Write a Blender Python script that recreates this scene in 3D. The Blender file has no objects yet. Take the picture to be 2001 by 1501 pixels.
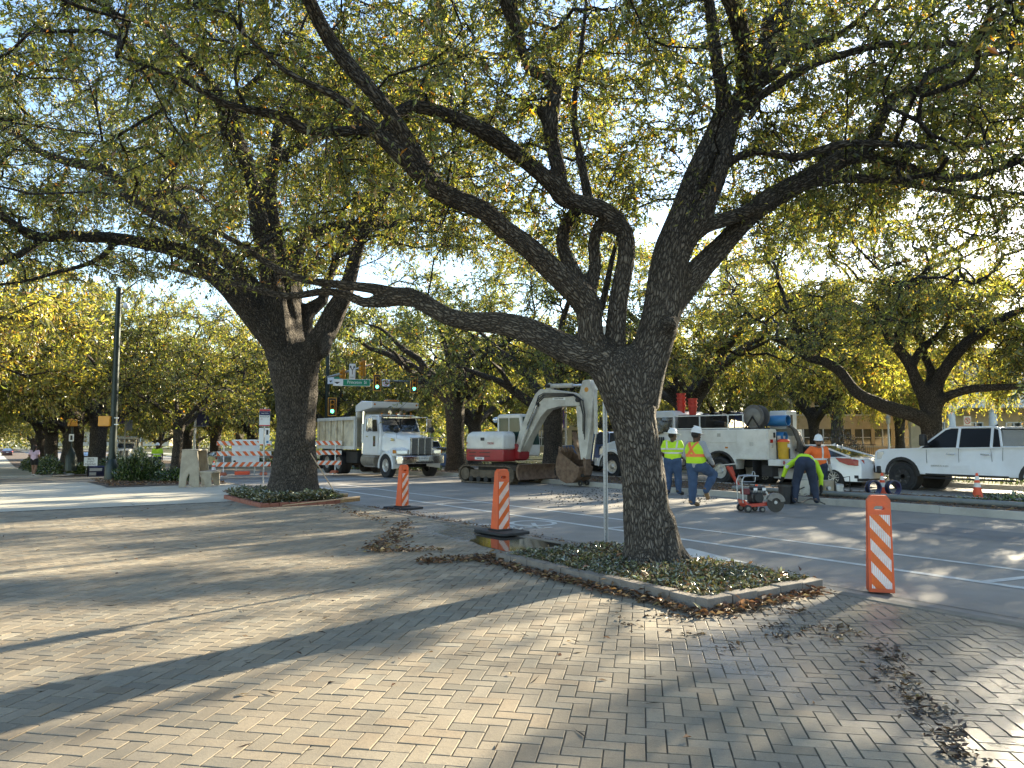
import bpy, math, random
import numpy as np
from mathutils import Vector, Matrix
R = math.radians
rnd = random.Random(7)
rng = np.random.default_rng(11)
sc = bpy.context.scene
col = sc.collection

# ------------------------------------------------------------------ camera, sky, sun
CAM_Z, FPX, PITCH = 1.5, 1450.0, math.atan(109.5 / 1450.0)
cam = bpy.data.objects.new('camera', bpy.data.cameras.new('camera'))
col.objects.link(cam)
cam.location = (0, 0, CAM_Z)
cam.rotation_euler = (R(90) + PITCH, 0, 0)
cam.data.sensor_width = 36.0
cam.data.lens = FPX / 2001.0 * 36.0
cam.data.clip_start, cam.data.clip_end = 0.05, 3000
sc.camera = cam

SUN_EL, SUN_AZ = 18.5, 42.0            # degrees; azimuth measured clockwise from the view axis (+Y)
world = bpy.data.worlds.new('World')
sc.world = world
world.use_nodes = True
wn = world.node_tree
sky = wn.nodes.new('ShaderNodeTexSky')
sky.sky_type = 'NISHITA'
sky.sun_disc = False
sky.sun_elevation = R(SUN_EL)
sky.sun_rotation = R(SUN_AZ)
sky.air_density, sky.dust_density, sky.ozone_density = 1.0, 0.35, 1.3
wn.links.new(sky.outputs[0], wn.nodes['Background'].inputs[0])
wn.nodes['Background'].inputs[1].default_value = 0.105
sd = bpy.data.lights.new('sun', 'SUN')
sd.energy, sd.angle, sd.color = 5.0, R(0.53), (1.0, 0.87, 0.63)
sun = bpy.data.objects.new('sun', sd)
col.objects.link(sun)
SUNV = Vector((math.cos(R(SUN_EL)) * math.sin(R(SUN_AZ)), math.cos(R(SUN_EL)) * math.cos(R(SUN_AZ)), math.sin(R(SUN_EL))))
sun.rotation_euler = SUNV.to_track_quat('Z', 'Y').to_euler()
sun.location = SUNV * 60
sc.view_settings.view_transform = 'Standard'
sc.view_settings.look = 'None'
sc.view_settings.exposure = 2.2
sc.view_settings.gamma = 1.0
sc.view_settings.use_curve_mapping = False
sc.cycles.max_bounces = 6
sc.cycles.diffuse_bounces = 3
sc.cycles.transmission_bounces = 4
sc.cycles.transparent_max_bounces = 6
sc.cycles.caustics_reflective = sc.cycles.caustics_refractive = False
sc.cycles.sample_clamp_indirect = 6.0

# ------------------------------------------------------------------ measuring the place
T = Vector((-0.575, 0.818, 0)).normalized()        # along the road, away from the camera
N = Vector((T.y, -T.x, 0))                          # across the road, away from the camera
A_ROAD = math.atan2(T.y, T.x)
def zs(s):                                          # the street falls away gently beyond the crossing
    return -0.020 * min(max(0.0, s - 28.0), 70.0)
def rw(s, w, z=0.0, fall=True):
    p = T * s + N * w
    return Vector((p.x, p.y, z + (zs(s) if fall else 0.0)))
def sw(p):
    return p[0] * T.x + p[1] * T.y, p[0] * N.x + p[1] * N.y
def ray(u, v):
    c, e = (u - 1000.5) / FPX, (750.5 - v) / FPX
    return Vector((c, math.cos(PITCH) - e * math.sin(PITCH), math.sin(PITCH) + e * math.cos(PITCH)))
def G(u, v, z=0.0):                                 # where a sight line meets the level z
    r = ray(u, v); k = (z - CAM_Z) / r.z
    return Vector((r.x * k, r.y * k, z))
def at(u, v, d):                                    # where a sight line reaches the depth d
    r = ray(u, v); k = d / r.y
    return Vector((r.x * k, d, CAM_Z + r.z * k))
def proj(P):                                        # numpy (n,3) -> u, v, depth
    q = P - np.array([0, 0, CAM_Z])
    cp, sp = math.cos(PITCH), math.sin(PITCH)
    dep = q[:, 1] * cp + q[:, 2] * sp
    up = -q[:, 1] * sp + q[:, 2] * cp
    dd = np.where(dep > 0.05, dep, 1e9)
    return 1000.5 + FPX * q[:, 0] / dd, 750.5 - FPX * up / dd, dep
Z_ROAD = -0.10

# ------------------------------------------------------------------ objects
def tag(o, label=None, cat=None, group=None, kind=None):
    if label: o['label'] = label
    if cat: o['category'] = cat
    if group: o['group'] = group
    if kind: o['kind'] = kind
    return o
def thing(name, loc, rz, label, cat, group=None):
    o = bpy.data.objects.new(name, None)
    o.empty_display_size = 0.2
    o.location = loc; o.rotation_euler = (0, 0, rz)
    col.objects.link(o)
    return tag(o, label, cat, group)
def link(name, mesh, parent=None, loc=None, rot=None):
    o = bpy.data.objects.new(name, mesh)
    col.objects.link(o)
    if parent is not None: o.parent = parent
    if loc is not None: o.location = loc
    if rot is not None: o.rotation_euler = rot
    return o
def kids(o):
    return [c for c in bpy.data.objects if c.parent is o]
def copy_tree(o, loc=None, rz=None, label=None, group=None, parent=None, swap=None, scale=None):
    c = o.copy(); col.objects.link(c)
    if parent is not None:
        c.parent = parent
        if swap and c.type == 'MESH' and c.data.materials and c.data.materials[0] in swap:
            m2 = c.data.materials[0]
            key = (c.data.name, m2.name, swap[m2].name)
            if key not in SWAPPED:
                d = c.data.copy(); d.materials[0] = swap[m2]; SWAPPED[key] = d
            c.data = SWAPPED[key]
    if loc is not None: c.location = loc
    if rz is not None: c.rotation_euler = (0, 0, rz)
    if scale is not None: c.scale = scale if hasattr(scale, '__len__') else (scale,) * 3
    if label: c['label'] = label
    if group: c['group'] = group
    for ch in list(o.children):
        copy_tree(ch, parent=c, swap=swap)
    return c
SWAPPED = {}

class MB:
    """collects shapes; build() links them as one mesh object"""
    def __init__(s): s.v = []; s.f = []; s.mi = []
    def add(s, vs, fs, mi=0):
        b = len(s.v)
        s.v += [tuple(p) for p in vs]
        s.f += [tuple(b + i for i in f) for f in fs]
        s.mi += [mi] * len(fs)
        return s
    def box(s, x0, x1, y0, y1, z0, z1, mi=0, M=None):
        vs = [Vector((x, y, z)) for z in (z0, z1) for y in (y0, y1) for x in (x0, x1)]
        if M is not None: vs = [M @ p for p in vs]
        return s.add(vs, [(0, 2, 3, 1), (4, 5, 7, 6), (0, 1, 5, 4), (2, 6, 7, 3), (0, 4, 6, 2), (1, 3, 7, 5)], mi)
    def frame(s, p0, p1):
        a = (Vector(p1) - Vector(p0))
        a = a.normalized() if a.length > 1e-9 else Vector((0, 0, 1))
        h = Vector((0, 0, 1)) if abs(a.z) < 0.9 else Vector((1, 0, 0))
        e1 = a.cross(h).normalized()
        return a, e1, a.cross(e1)
    def cyl(s, p0, p1, r0, r1=None, n=12, cap=True, mi=0):
        r1 = r0 if r1 is None else r1
        p0, p1 = Vector(p0), Vector(p1)
        a, e1, e2 = s.frame(p0, p1)
        vs = []
        for p, r in ((p0, r0), (p1, r1)):
            for k in range(n):
                t = 2 * math.pi * k / n
                vs.append(p + e1 * (r * math.cos(t)) + e2 * (r * math.sin(t)))
        fs = [(k, (k + 1) % n, n + (k + 1) % n, n + k) for k in range(n)]
        if cap: fs += [tuple(range(n - 1, -1, -1)), tuple(range(n, 2 * n))]
        return s.add(vs, fs, mi)
    def bar(s, p0, p1, wa, wb, up=None, mi=0):
        """rectangular bar of section wa (sideways) x wb (along up)"""
        p0, p1 = Vector(p0), Vector(p1)
        a = (p1 - p0).normalized()
        u = Vector(up) if up is not None else (Vector((0, 0, 1)) if abs(a.z) < 0.9 else Vector((1, 0, 0)))
        e1 = a.cross(u).normalized(); e2 = e1.cross(a)
        vs = [p + e1 * (i * wa / 2) + e2 * (j * wb / 2) for p in (p0, p1) for i, j in ((-1, -1), (1, -1), (1, 1), (-1, 1))]
        return s.add(vs, [(3, 2, 1, 0), (4, 5, 6, 7), (0, 1, 5, 4), (1, 2, 6, 5), (2, 3, 7, 6), (3, 0, 4, 7)], mi)
    def tube(s, pts, rad, n=8, mi=0, closed=False):
        pts = [Vector(p) for p in pts]
        m = len(pts)
        rs = list(rad) if hasattr(rad, '__len__') else [rad] * m
        vs, e1 = [], None
        for i, p in enumerate(pts):
            if closed: a = (pts[(i + 1) % m] - pts[i - 1]).normalized()
            else: a = (pts[min(i + 1, m - 1)] - pts[max(i - 1, 0)]).normalized()
            if e1 is None:
                h = Vector((0, 0, 1)) if abs(a.z) < 0.9 else Vector((1, 0, 0))
                e1 = a.cross(h).normalized()
            else:
                e1 = (e1 - a * e1.dot(a)).normalized()
            e2 = a.cross(e1)
            for k in range(n):
                t = 2 * math.pi * k / n
                vs.append(p + e1 * (rs[i] * math.cos(t)) + e2 * (rs[i] * math.sin(t)))
        fs = []
        for i in range(m if closed else m - 1):
            j = (i + 1) % m
            for k in range(n):
                fs.append((i * n + k, i * n + (k + 1) % n, j * n + (k + 1) % n, j * n + k))
        if not closed:
            fs += [tuple(range(n - 1, -1, -1)), tuple((m - 1) * n + k for k in range(n))]
        return s.add(vs, fs, mi)
    def lathe(s, prof, c=(0, 0, 0), ax=(0, 0, 1), n=20, mi=0, closed=False):
        """prof: (radius, height) pairs turned about the axis ax through c"""
        c, ax = Vector(c), Vector(ax).normalized()
        _, e1, e2 = s.frame((0, 0, 0), ax)
        vs = [c + ax * h + (e1 * math.cos(2 * math.pi * k / n) + e2 * math.sin(2 * math.pi * k / n)) * r for r, h in prof for k in range(n)]
        m = len(prof)
        fs = [(i * n + k, i * n + (k + 1) % n, ((i + 1) % m) * n + (k + 1) % n, ((i + 1) % m) * n + k)
              for i in range(m if closed else m - 1) for k in range(n)]
        if not closed:
            if prof[0][0] > 1e-6: fs.append(tuple(range(n - 1, -1, -1)))
            if prof[-1][0] > 1e-6: fs.append(tuple((m - 1) * n + k for k in range(n)))
        return s.add(vs, fs, mi)
    def prism(s, poly, ax, a, b, mi=0, fn=None):
        """poly in the two other axes (x,z for ax 'y'; y,z for 'x'; x,y for 'z'), from a to b along ax"""
        def mk(p, t):
            q = {'y': (p[0], t, p[1]), 'x': (t, p[0], p[1]), 'z': (p[0], p[1], t)}[ax]
            return fn(*q) if fn else q
        n = len(poly)
        vs = [mk(p, a) for p in poly] + [mk(p, b) for p in poly]
        fs = [tuple(range(n)), tuple(range(2 * n - 1, n - 1, -1))] + [(k, n + k, n + (k + 1) % n, (k + 1) % n) for k in range(n)]
        return s.add(vs, fs, mi)
    def ball(s, c, r, n=12, m=8, mi=0, top=False):
        rx, ry, rz = r if hasattr(r, '__len__') else (r, r, r)
        c = Vector(c)
        vs, fs = [], []
        for i in range(m + 1):
            t = math.pi * i / m * (0.5 if top else 1)
            for k in range(n):
                q = 2 * math.pi * k / n
                vs.append(c + Vector((rx * math.sin(t) * math.cos(q), ry * math.sin(t) * math.sin(q), rz * math.cos(t))))
        for i in range(m):
            for k in range(n):
                fs.append((i * n + k, (i + 1) * n + k, (i + 1) * n + (k + 1) % n, i * n + (k + 1) % n))
        return s.add(vs, fs, mi)
    def loft(s, loops, mi=0, cap=True):
        n = len(loops[0]); vs = [p for L in loops for p in L]
        fs = [(i * n + k, i * n + (k + 1) % n, (i + 1) * n + (k + 1) % n, (i + 1) * n + k) for i in range(len(loops) - 1) for k in range(n)]
        if cap: fs += [tuple(range(n - 1, -1, -1)), tuple((len(loops) - 1) * n + k for k in range(n))]
        return s.add(vs, fs, mi)
    def mesh(s, name, mats, smooth=35):
        me = bpy.data.meshes.new(name)
        me.from_pydata(s.v, [], s.f)
        for m in (mats if isinstance(mats, (list, tuple)) else [mats]): me.materials.append(m)
        if any(s.mi): me.polygons.foreach_set('material_index', s.mi)
        import bmesh
        bm = bmesh.new(); bm.from_mesh(me)
        bmesh.ops.recalc_face_normals(bm, faces=bm.faces)
        bm.to_mesh(me); bm.free()
        if smooth:
            me.polygons.foreach_set('use_smooth', [True] * len(me.polygons))
            me.set_sharp_from_angle(angle=R(smooth))
        return me
    def build(s, name, mats, parent=None, bevel=0, seg=2, smooth=35, loc=None, rot=None):
        o = link(name, s.mesh(name, mats, smooth), parent, loc, rot)
        if bevel:
            b = o.modifiers.new('bevel', 'BEVEL')
            b.width, b.segments, b.limit_method, b.angle_limit = bevel, seg, 'ANGLE', R(30)
            b.harden_normals = False
        return o

def np_mesh(name, V, F, mats, attr=None, vec=None, smooth=False, parent=None, mi=None):
    """big meshes from arrays; F has a fixed number of corners per face"""
    me = bpy.data.meshes.new(name)
    V = np.asarray(V, np.float32); F = np.asarray(F, np.int32)
    k = F.shape[1]
    me.vertices.add(len(V)); me.vertices.foreach_set('co', V.ravel())
    me.loops.add(F.size); me.loops.foreach_set('vertex_index', F.ravel())
    me.polygons.add(len(F))
    me.polygons.foreach_set('loop_start', np.arange(0, F.size, k, dtype=np.int32))
    me.polygons.foreach_set('loop_total', np.full(len(F), k, np.int32))
    me.polygons.foreach_set('use_smooth', np.full(len(F), smooth, bool))
    if mi is not None: me.polygons.foreach_set('material_index', np.asarray(mi, np.int32))
    for m in (mats if isinstance(mats, (list, tuple)) else [mats]): me.materials.append(m)
    if attr is not None:
        a = me.attributes.new('tint', 'FLOAT_COLOR', 'POINT')
        a.data.foreach_set('color', np.asarray(attr, np.float32).ravel())
    if vec is not None:
        a = me.attributes.new('grain', 'FLOAT_VECTOR', 'POINT')
        a.data.foreach_set('vector', np.asarray(vec, np.float32).ravel())
    me.update(calc_edges=True)
    return link(name, me, parent)

# ------------------------------------------------------------------ smooth-union solids (trunks, people)
def surface_nets(f, org, h):
    s = f < 0
    C = [s[i:s.shape[0] - 1 + i, j:s.shape[1] - 1 + j, k:s.shape[2] - 1 + k] for i in (0, 1) for j in (0, 1) for k in (0, 1)]
    anyc = C[0].copy(); allc = C[0].copy()
    for c in C[1:]: anyc |= c; allc &= c
    act = anyc & ~allc
    idx = np.argwhere(act)
    mp = np.full(act.shape, -1, np.int32); mp[act] = np.arange(len(idx))
    acc = np.zeros((len(idx), 3)); cnt = np.zeros(len(idx))
    off = [(i, j, k) for i in (0, 1) for j in (0, 1) for k in (0, 1)]
    val = {o: f[idx[:, 0] + o[0], idx[:, 1] + o[1], idx[:, 2] + o[2]] for o in off}
    for a in off:
        for ax in range(3):
            if a[ax] == 0:
                b = list(a); b[ax] = 1; b = tuple(b)
                fa, fb = val[a], val[b]
                m = (fa < 0) != (fb < 0)
                t = np.where(m, fa / np.where(m, fa - fb, 1), 0)
                p = np.repeat(np.array(a, float)[None], len(idx), 0)
                p[:, ax] = t
                acc[m] += p[m]; cnt[m] += 1
    V = org + (idx + acc / cnt[:, None]) * h
    F = []
    for ax in range(3):
        o1, o2 = (ax + 1) % 3, (ax + 2) % 3
        sl0 = [slice(1, -1)] * 3; sl1 = [slice(1, -1)] * 3
        sl0[ax] = slice(0, -1); sl1[ax] = slice(1, None)
        d = s[tuple(sl0)] != s[tuple(sl1)]
        e = np.argwhere(d)
        if not len(e): continue
        e = e + np.array([0 if i == ax else 1 for i in range(3)])
        ins = s[e[:, 0], e[:, 1], e[:, 2]]
        q = []
        for a1, a2 in ((-1, -1), (0, -1), (0, 0), (-1, 0)):
            c = e.copy(); c[:, o1] += a1; c[:, o2] += a2
            q.append(mp[c[:, 0], c[:, 1], c[:, 2]])
        q = np.stack(q, 1)
        q[~ins] = q[~ins][:, ::-1]
        F.append(q)
    return V, np.concatenate(F), idx

def solid(prims, h, k=0.03, clips=(), want_id=False):
    """prims: (p0, p1, r0, r1[, k]); rounded tapered bars joined smoothly; clips: (point, normal) cut away the normal's side"""
    P0 = np.array([p[0] for p in prims], float); P1 = np.array([p[1] for p in prims], float)
    r0 = np.array([p[2] for p in prims]); r1 = np.array([p[3] for p in prims])
    rm = np.maximum(r0, r1)
    lo = np.minimum(P0 - rm[:, None], P1 - rm[:, None]).min(0) - 4 * h
    hi = np.maximum(P0 + rm[:, None], P1 + rm[:, None]).max(0) + 4 * h
    n = np.ceil((hi - lo) / h).astype(int) + 1
    f = np.full(n, 9.0, np.float32)
    ids = np.zeros(n, np.int16) if want_id else None
    gx, gy, gz = [lo[i] + np.arange(n[i]) * h for i in range(3)]
    gid = [p[5] if len(p) > 5 else -1 - i for i, p in enumerate(prims)]
    order = {}
    for q, g in enumerate(gid): order.setdefault(g, []).append(q)
    for g, qs in order.items():                       # hard union along one limb, smooth union between limbs
        kk = max(prims[q][4] if len(prims[q]) > 4 else k for q in qs)
        pads = [rm[q] + kk + 3 * h for q in qs]
        A_ = np.maximum(((np.min([np.minimum(P0[q], P1[q]) - pd for q, pd in zip(qs, pads)], 0) - lo) / h).astype(int), 0)
        B_ = np.minimum(((np.max([np.maximum(P0[q], P1[q]) + pd for q, pd in zip(qs, pads)], 0) - lo) / h).astype(int) + 2, n)
        loc = np.full(B_ - A_, 9.0, np.float32); lid = np.full(B_ - A_, qs[0], np.int16) if want_id else None
        for q, pd in zip(qs, pads):
            a = np.maximum(((np.minimum(P0[q], P1[q]) - pd - lo) / h).astype(int), 0); b = np.minimum(((np.maximum(P0[q], P1[q]) + pd - lo) / h).astype(int) + 2, n)
            X = gx[a[0]:b[0], None, None]; Y = gy[None, a[1]:b[1], None]; Z = gz[None, None, a[2]:b[2]]
            d = P1[q] - P0[q]; L2 = max(float(d @ d), 1e-12)
            t = np.clip(((X - P0[q][0]) * d[0] + (Y - P0[q][1]) * d[1] + (Z - P0[q][2]) * d[2]) / L2, 0, 1)
            dist = np.sqrt((X - P0[q][0] - t * d[0]) ** 2 + (Y - P0[q][1] - t * d[1]) ** 2 + (Z - P0[q][2] - t * d[2]) ** 2) - (r0[q] + (r1[q] - r0[q]) * t)
            sl = tuple(slice(a[i] - A_[i], b[i] - A_[i]) for i in range(3))
            if want_id: lid[sl][dist < loc[sl]] = q
            loc[sl] = np.minimum(loc[sl], dist)
        S = tuple(slice(A_[i], B_[i]) for i in range(3)); sub = f[S]
        if want_id: ids[S] = np.where(loc < sub, lid, ids[S])
        hh = np.maximum(kk - np.abs(loc - sub), 0) / kk
        f[S] = np.minimum(loc, sub) - hh * hh * kk * 0.25
    for p, nn in clips:
        p = np.array(p, float); nn = np.array(nn, float); nn /= np.linalg.norm(nn)
        pl = (gx[:, None, None] - p[0]) * nn[0] + (gy[None, :, None] - p[1]) * nn[1] + (gz[None, None, :] - p[2]) * nn[2]
        f = np.maximum(f, pl)
    V, F, idx = surface_nets(f, lo, h)
    if want_id: return V, F, ids[idx[:, 0], idx[:, 1], idx[:, 2]]
    return V, F

# ------------------------------------------------------------------ materials
MATS = {}
def nodes_of(m):
    m.use_nodes = True
    return m.node_tree, m.node_tree.nodes['Principled BSDF']
def mat(name, c, rough=0.5, metal=0.0, var=0.12, scale=6.0, bump=0.0, bscale=40.0, coat=0.0, dirt=None, dirt_amt=0.0, spec=0.5, emit=None):
    if name in MATS: return MATS[name]
    m = bpy.data.materials.new(name); MATS[name] = m
    nt, b = nodes_of(m)
    tc = nt.nodes.new('ShaderNodeTexCoord')
    nz = nt.nodes.new('ShaderNodeTexNoise'); nz.inputs['Scale'].default_value = scale; nz.inputs['Detail'].default_value = 5
    nt.links.new(tc.outputs['Object'], nz.inputs['Vector'])
    rp = nt.nodes.new('ShaderNodeValToRGB')
    rp.color_ramp.elements[0].position, rp.color_ramp.elements[1].position = 0.3, 0.7
    lo = [max(0, x * (1 - var)) for x in c]; hi = [min(1, x * (1 + var)) for x in c]
    rp.color_ramp.elements[0].color = (*lo, 1); rp.color_ramp.elements[1].color = (*hi, 1)
    nt.links.new(nz.outputs['Fac'], rp.inputs['Fac'])
    out = rp.outputs['Color']
    if dirt is not None:
        n2 = nt.nodes.new('ShaderNodeTexNoise'); n2.inputs['Scale'].default_value = scale * 0.6; n2.inputs['Detail'].default_value = 8; n2.inputs['Roughness'].default_value = 0.7
        nt.links.new(tc.outputs['Object'], n2.inputs['Vector'])
        mr = nt.nodes.new('ShaderNodeMapRange'); mr.inputs['From Min'].default_value = 0.45; mr.inputs['From Max'].default_value = 0.7; mr.inputs['To Max'].default_value = dirt_amt
        nt.links.new(n2.outputs['Fac'], mr.inputs['Value'])
        mx = nt.nodes.new('ShaderNodeMixRGB'); mx.inputs[2].default_value = (*dirt, 1)
        nt.links.new(mr.outputs[0], mx.inputs[0]); nt.links.new(out, mx.inputs[1]); out = mx.outputs[0]
    nt.links.new(out, b.inputs['Base Color'])
    b.inputs['Roughness'].default_value = rough; b.inputs['Metallic'].default_value = metal
    b.inputs['Specular IOR Level'].default_value = spec
    if coat: b.inputs['Coat Weight'].default_value = coat; b.inputs['Coat Roughness'].default_value = 0.06
    if emit: b.inputs['Emission Color'].default_value = (*emit[0], 1); b.inputs['Emission Strength'].default_value = emit[1]
    if bump:
        n3 = nt.nodes.new('ShaderNodeTexNoise'); n3.inputs['Scale'].default_value = bscale; n3.inputs['Detail'].default_value = 4
        nt.links.new(tc.outputs['Object'], n3.inputs['Vector'])
        bp = nt.nodes.new('ShaderNodeBump'); bp.inputs['Strength'].default_value = bump; bp.inputs['Distance'].default_value = 0.02
        nt.links.new(n3.outputs['Fac'], bp.inputs['Height']); nt.links.new(bp.outputs[0], b.inputs['Normal'])
    return m
def glass(name, c=(0.02, 0.025, 0.03), rough=0.04):
    return mat(name, c, rough, 0.0, 0.1, 3, spec=0.8, coat=0.5)
def V3(*a): return Vector(a)

PAINT_W = mat('white_paint', (0.78, 0.78, 0.76), 0.32, 0, 0.03, 2, coat=0.6, dirt=(0.35, 0.32, 0.27), dirt_amt=0.12)
PAINT_WC = mat('clean_white_paint', (0.78, 0.79, 0.81), 0.25, 0, 0.03, 2, coat=0.8, dirt=(0.45, 0.42, 0.38), dirt_amt=0.18)
BODY_W = mat('dusty_white_paint', (0.72, 0.71, 0.66), 0.4, 0, 0.05, 3, coat=0.2, dirt=(0.30, 0.25, 0.18), dirt_amt=0.35)
BED_W = mat('scraped_cream_paint', (0.72, 0.64, 0.47), 0.6, 0, 0.1, 3, dirt=(0.22, 0.15, 0.09), dirt_amt=0.7)
RUBBER = mat('tyre_rubber', (0.022, 0.022, 0.023), 0.75, 0, 0.3, 9, bump=0.3)
BLACK = mat('black_plastic', (0.018, 0.018, 0.02), 0.45, 0, 0.2, 10)
CHASSIS = mat('dark_chassis', (0.025, 0.024, 0.023), 0.7, 0, 0.3, 5)
CHROME = mat('chrome', (0.75, 0.76, 0.78), 0.14, 1.0, 0.05, 4)
STEEL = mat('galvanised_steel', (0.42, 0.43, 0.44), 0.42, 0.85, 0.15, 14)
RIM_S = mat('dusty_alloy', (0.55, 0.54, 0.51), 0.4, 0.7, 0.15, 9)
GLASS = glass('dark_glass')
TINTED = mat('tinted_glass', (0.012, 0.013, 0.015), 0.25, 0, 0.1, 3, spec=0.25)
GLASS_G = mat('green_glass', (0.03, 0.06, 0.05), 0.12, 0, 0.2, 3, spec=0.4)
LAMP_CL = mat('clear_lamp', (0.65, 0.66, 0.66), 0.12, 0.3, 0.1, 20, coat=0.8)
LAMP_RED = mat('red_lamp', (0.35, 0.015, 0.015), 0.2, 0, 0.1, 20, coat=0.8)
LAMP_AMB = mat('amber_lamp', (0.6, 0.22, 0.03), 0.2, 0, 0.1, 20, coat=0.8)
ORANGE = mat('safety_orange', (0.72, 0.11, 0.025), 0.5, 0, 0.08, 5, dirt=(0.30, 0.09, 0.05), dirt_amt=0.6)
RED_OR = mat('cone_red_orange', (0.80, 0.10, 0.03), 0.5, 0, 0.06, 5)
REFL_W = mat('reflective_white', (0.78, 0.77, 0.73), 0.4, 0, 0.04, 9, dirt=(0.42, 0.37, 0.30), dirt_amt=0.55)
REFL_O = mat('reflective_orange', (0.78, 0.15, 0.02), 0.4, 0, 0.10, 9, dirt=(0.40, 0.12, 0.05), dirt_amt=0.5)
SIGN_W = mat('sign_white', (0.75, 0.76, 0.76), 0.4, 0, 0.03, 4)
SIGN_G = mat('sign_green', (0.01, 0.22, 0.12), 0.4, 0, 0.05, 4)
SIGN_R = mat('sign_red', (0.5, 0.02, 0.03), 0.4, 0, 0.05, 4)
INK = mat('black_ink', (0.015, 0.015, 0.016), 0.5)
NAVY = mat('navy_print', (0.02, 0.025, 0.09), 0.5)
POLE_G = mat('dark_green_pole', (0.012, 0.022, 0.018), 0.4, 0.3, 0.2, 6)
YELLOW = mat('signal_yellow', (0.62, 0.27, 0.02), 0.45, 0, 0.08, 6)
CONC = mat('weathered_concrete', (0.40, 0.345, 0.26), 0.85, 0, 0.15, 4, bump=0.3, bscale=60, dirt=(0.16, 0.14, 0.11), dirt_amt=0.5)
RUST = mat('rusty_steel', (0.16, 0.10, 0.065), 0.7, 0.4, 0.35, 8, bump=0.2, dirt=(0.30, 0.22, 0.15), dirt_amt=0.6)

FONT_CACHE = {}
def text(body, size, m, parent, loc, rot, name='lettering', sx=1.0, depth=0.002, align='CENTER'):
    c = bpy.data.curves.new(name, 'FONT')
    c.body, c.size, c.align_x, c.align_y, c.extrude = body, size, align, 'CENTER', depth
    c.resolution_u = 2
    tmp = bpy.data.objects.new(name, c); col.objects.link(tmp)
    dg = bpy.context.evaluated_depsgraph_get(); dg.update()
    me = bpy.data.meshes.new_from_object(tmp.evaluated_get(dg))
    bpy.data.objects.remove(tmp); bpy.data.curves.remove(c)
    me.materials.clear(); me.materials.append(m)
    o = link(name, me, parent, loc, rot)
    o.scale = (sx, 1, 1)
    return o

# ------------------------------------------------------------------ ground materials
def ground_mat(name, c1, c2, scale=3.0, rough=0.9, bump=0.4, bscale=90.0, fine=0.25, fscale=160.0, stain=None, wet=0.0):
    m = bpy.data.materials.new(name); MATS[name] = m
    nt, b = nodes_of(m); L = nt.links
    ge = nt.nodes.new('ShaderNodeNewGeometry')
    def noise(sc_, det=6, rg=0.6):
        n = nt.nodes.new('ShaderNodeTexNoise'); n.inputs['Scale'].default_value = sc_; n.inputs['Detail'].default_value = det; n.inputs['Roughness'].default_value = rg
        L.new(ge.outputs['Position'], n.inputs['Vector']); return n.outputs['Fac']
    rp = nt.nodes.new('ShaderNodeValToRGB')
    rp.color_ramp.elements[0].position, rp.color_ramp.elements[1].position = 0.32, 0.68
    rp.color_ramp.elements[0].color = (*c1, 1); rp.color_ramp.elements[1].color = (*c2, 1)
    L.new(noise(scale), rp.inputs[0])
    mx = nt.nodes.new('ShaderNodeMixRGB'); mx.blend_type = 'OVERLAY'; mx.inputs[0].default_value = fine
    nf = noise(fscale, 2); L.new(rp.outputs[0], mx.inputs[1]); L.new(nf, mx.inputs[2])
    out = mx.outputs[0]
    if stain:
        mr = nt.nodes.new('ShaderNodeMapRange'); mr.inputs['From Min'].default_value = 0.52; mr.inputs['From Max'].default_value = 0.75; mr.inputs['To Max'].default_value = stain[1]
        L.new(noise(scale * 0.35, 8, 0.7), mr.inputs[0])
        m2 = nt.nodes.new('ShaderNodeMixRGB'); m2.inputs[2].default_value = (*stain[0], 1)
        L.new(mr.outputs[0], m2.inputs[0]); L.new(out, m2.inputs[1]); out = m2.outputs[0]
    L.new(out, b.inputs['Base Color'])
    b.inputs['Roughness'].default_value = rough
    bp = nt.nodes.new('ShaderNodeBump'); bp.inputs['Strength'].default_value = bump; bp.inputs['Distance'].default_value = 0.01
    L.new(noise(bscale, 3), bp.inputs['Height']); L.new(bp.outputs[0], b.inputs['Normal'])
    return m
ASPHALT = ground_mat('asphalt', (0.185, 0.17, 0.15), (0.30, 0.275, 0.242), 0.55, 0.7, 0.5, 120, 0.35, 190, ((0.12, 0.118, 0.112), 0.7))
CONCRETE = ground_mat('walk_concrete', (0.40, 0.37, 0.30), (0.50, 0.46, 0.37), 0.9, 0.9, 0.25, 90, 0.2, 150, ((0.25, 0.22, 0.17), 0.5))
KERB_M = ground_mat('kerb_concrete', (0.34, 0.33, 0.30), (0.45, 0.43, 0.39), 1.5, 0.85, 0.3, 60, 0.25, 120, ((0.16, 0.14, 0.12), 0.6))
KERB_D = ground_mat('worn_kerb', (0.13, 0.115, 0.095), (0.22, 0.195, 0.16), 1.5, 0.85, 0.4, 60, 0.3, 120, ((0.07, 0.06, 0.05), 0.6))
SOIL = ground_mat('bare_soil', (0.07, 0.05, 0.035), (0.14, 0.10, 0.07), 4, 0.95, 1.0, 40, 0.4, 80)
GRASS_G = ground_mat('lawn_ground', (0.06, 0.075, 0.025), (0.13, 0.12, 0.05), 1.2, 0.95, 1.0, 30, 0.4, 60)
PAINT = ground_mat('road_paint', (0.50, 0.50, 0.48), (0.66, 0.66, 0.63), 5, 0.7, 0.4, 120, 0.3, 160, ((0.2, 0.2, 0.2), 0.75))
JOINT = ground_mat('joint_sand', (0.05, 0.045, 0.035), (0.10, 0.09, 0.07), 8, 0.95, 0.6, 120, 0.3, 150)

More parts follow.
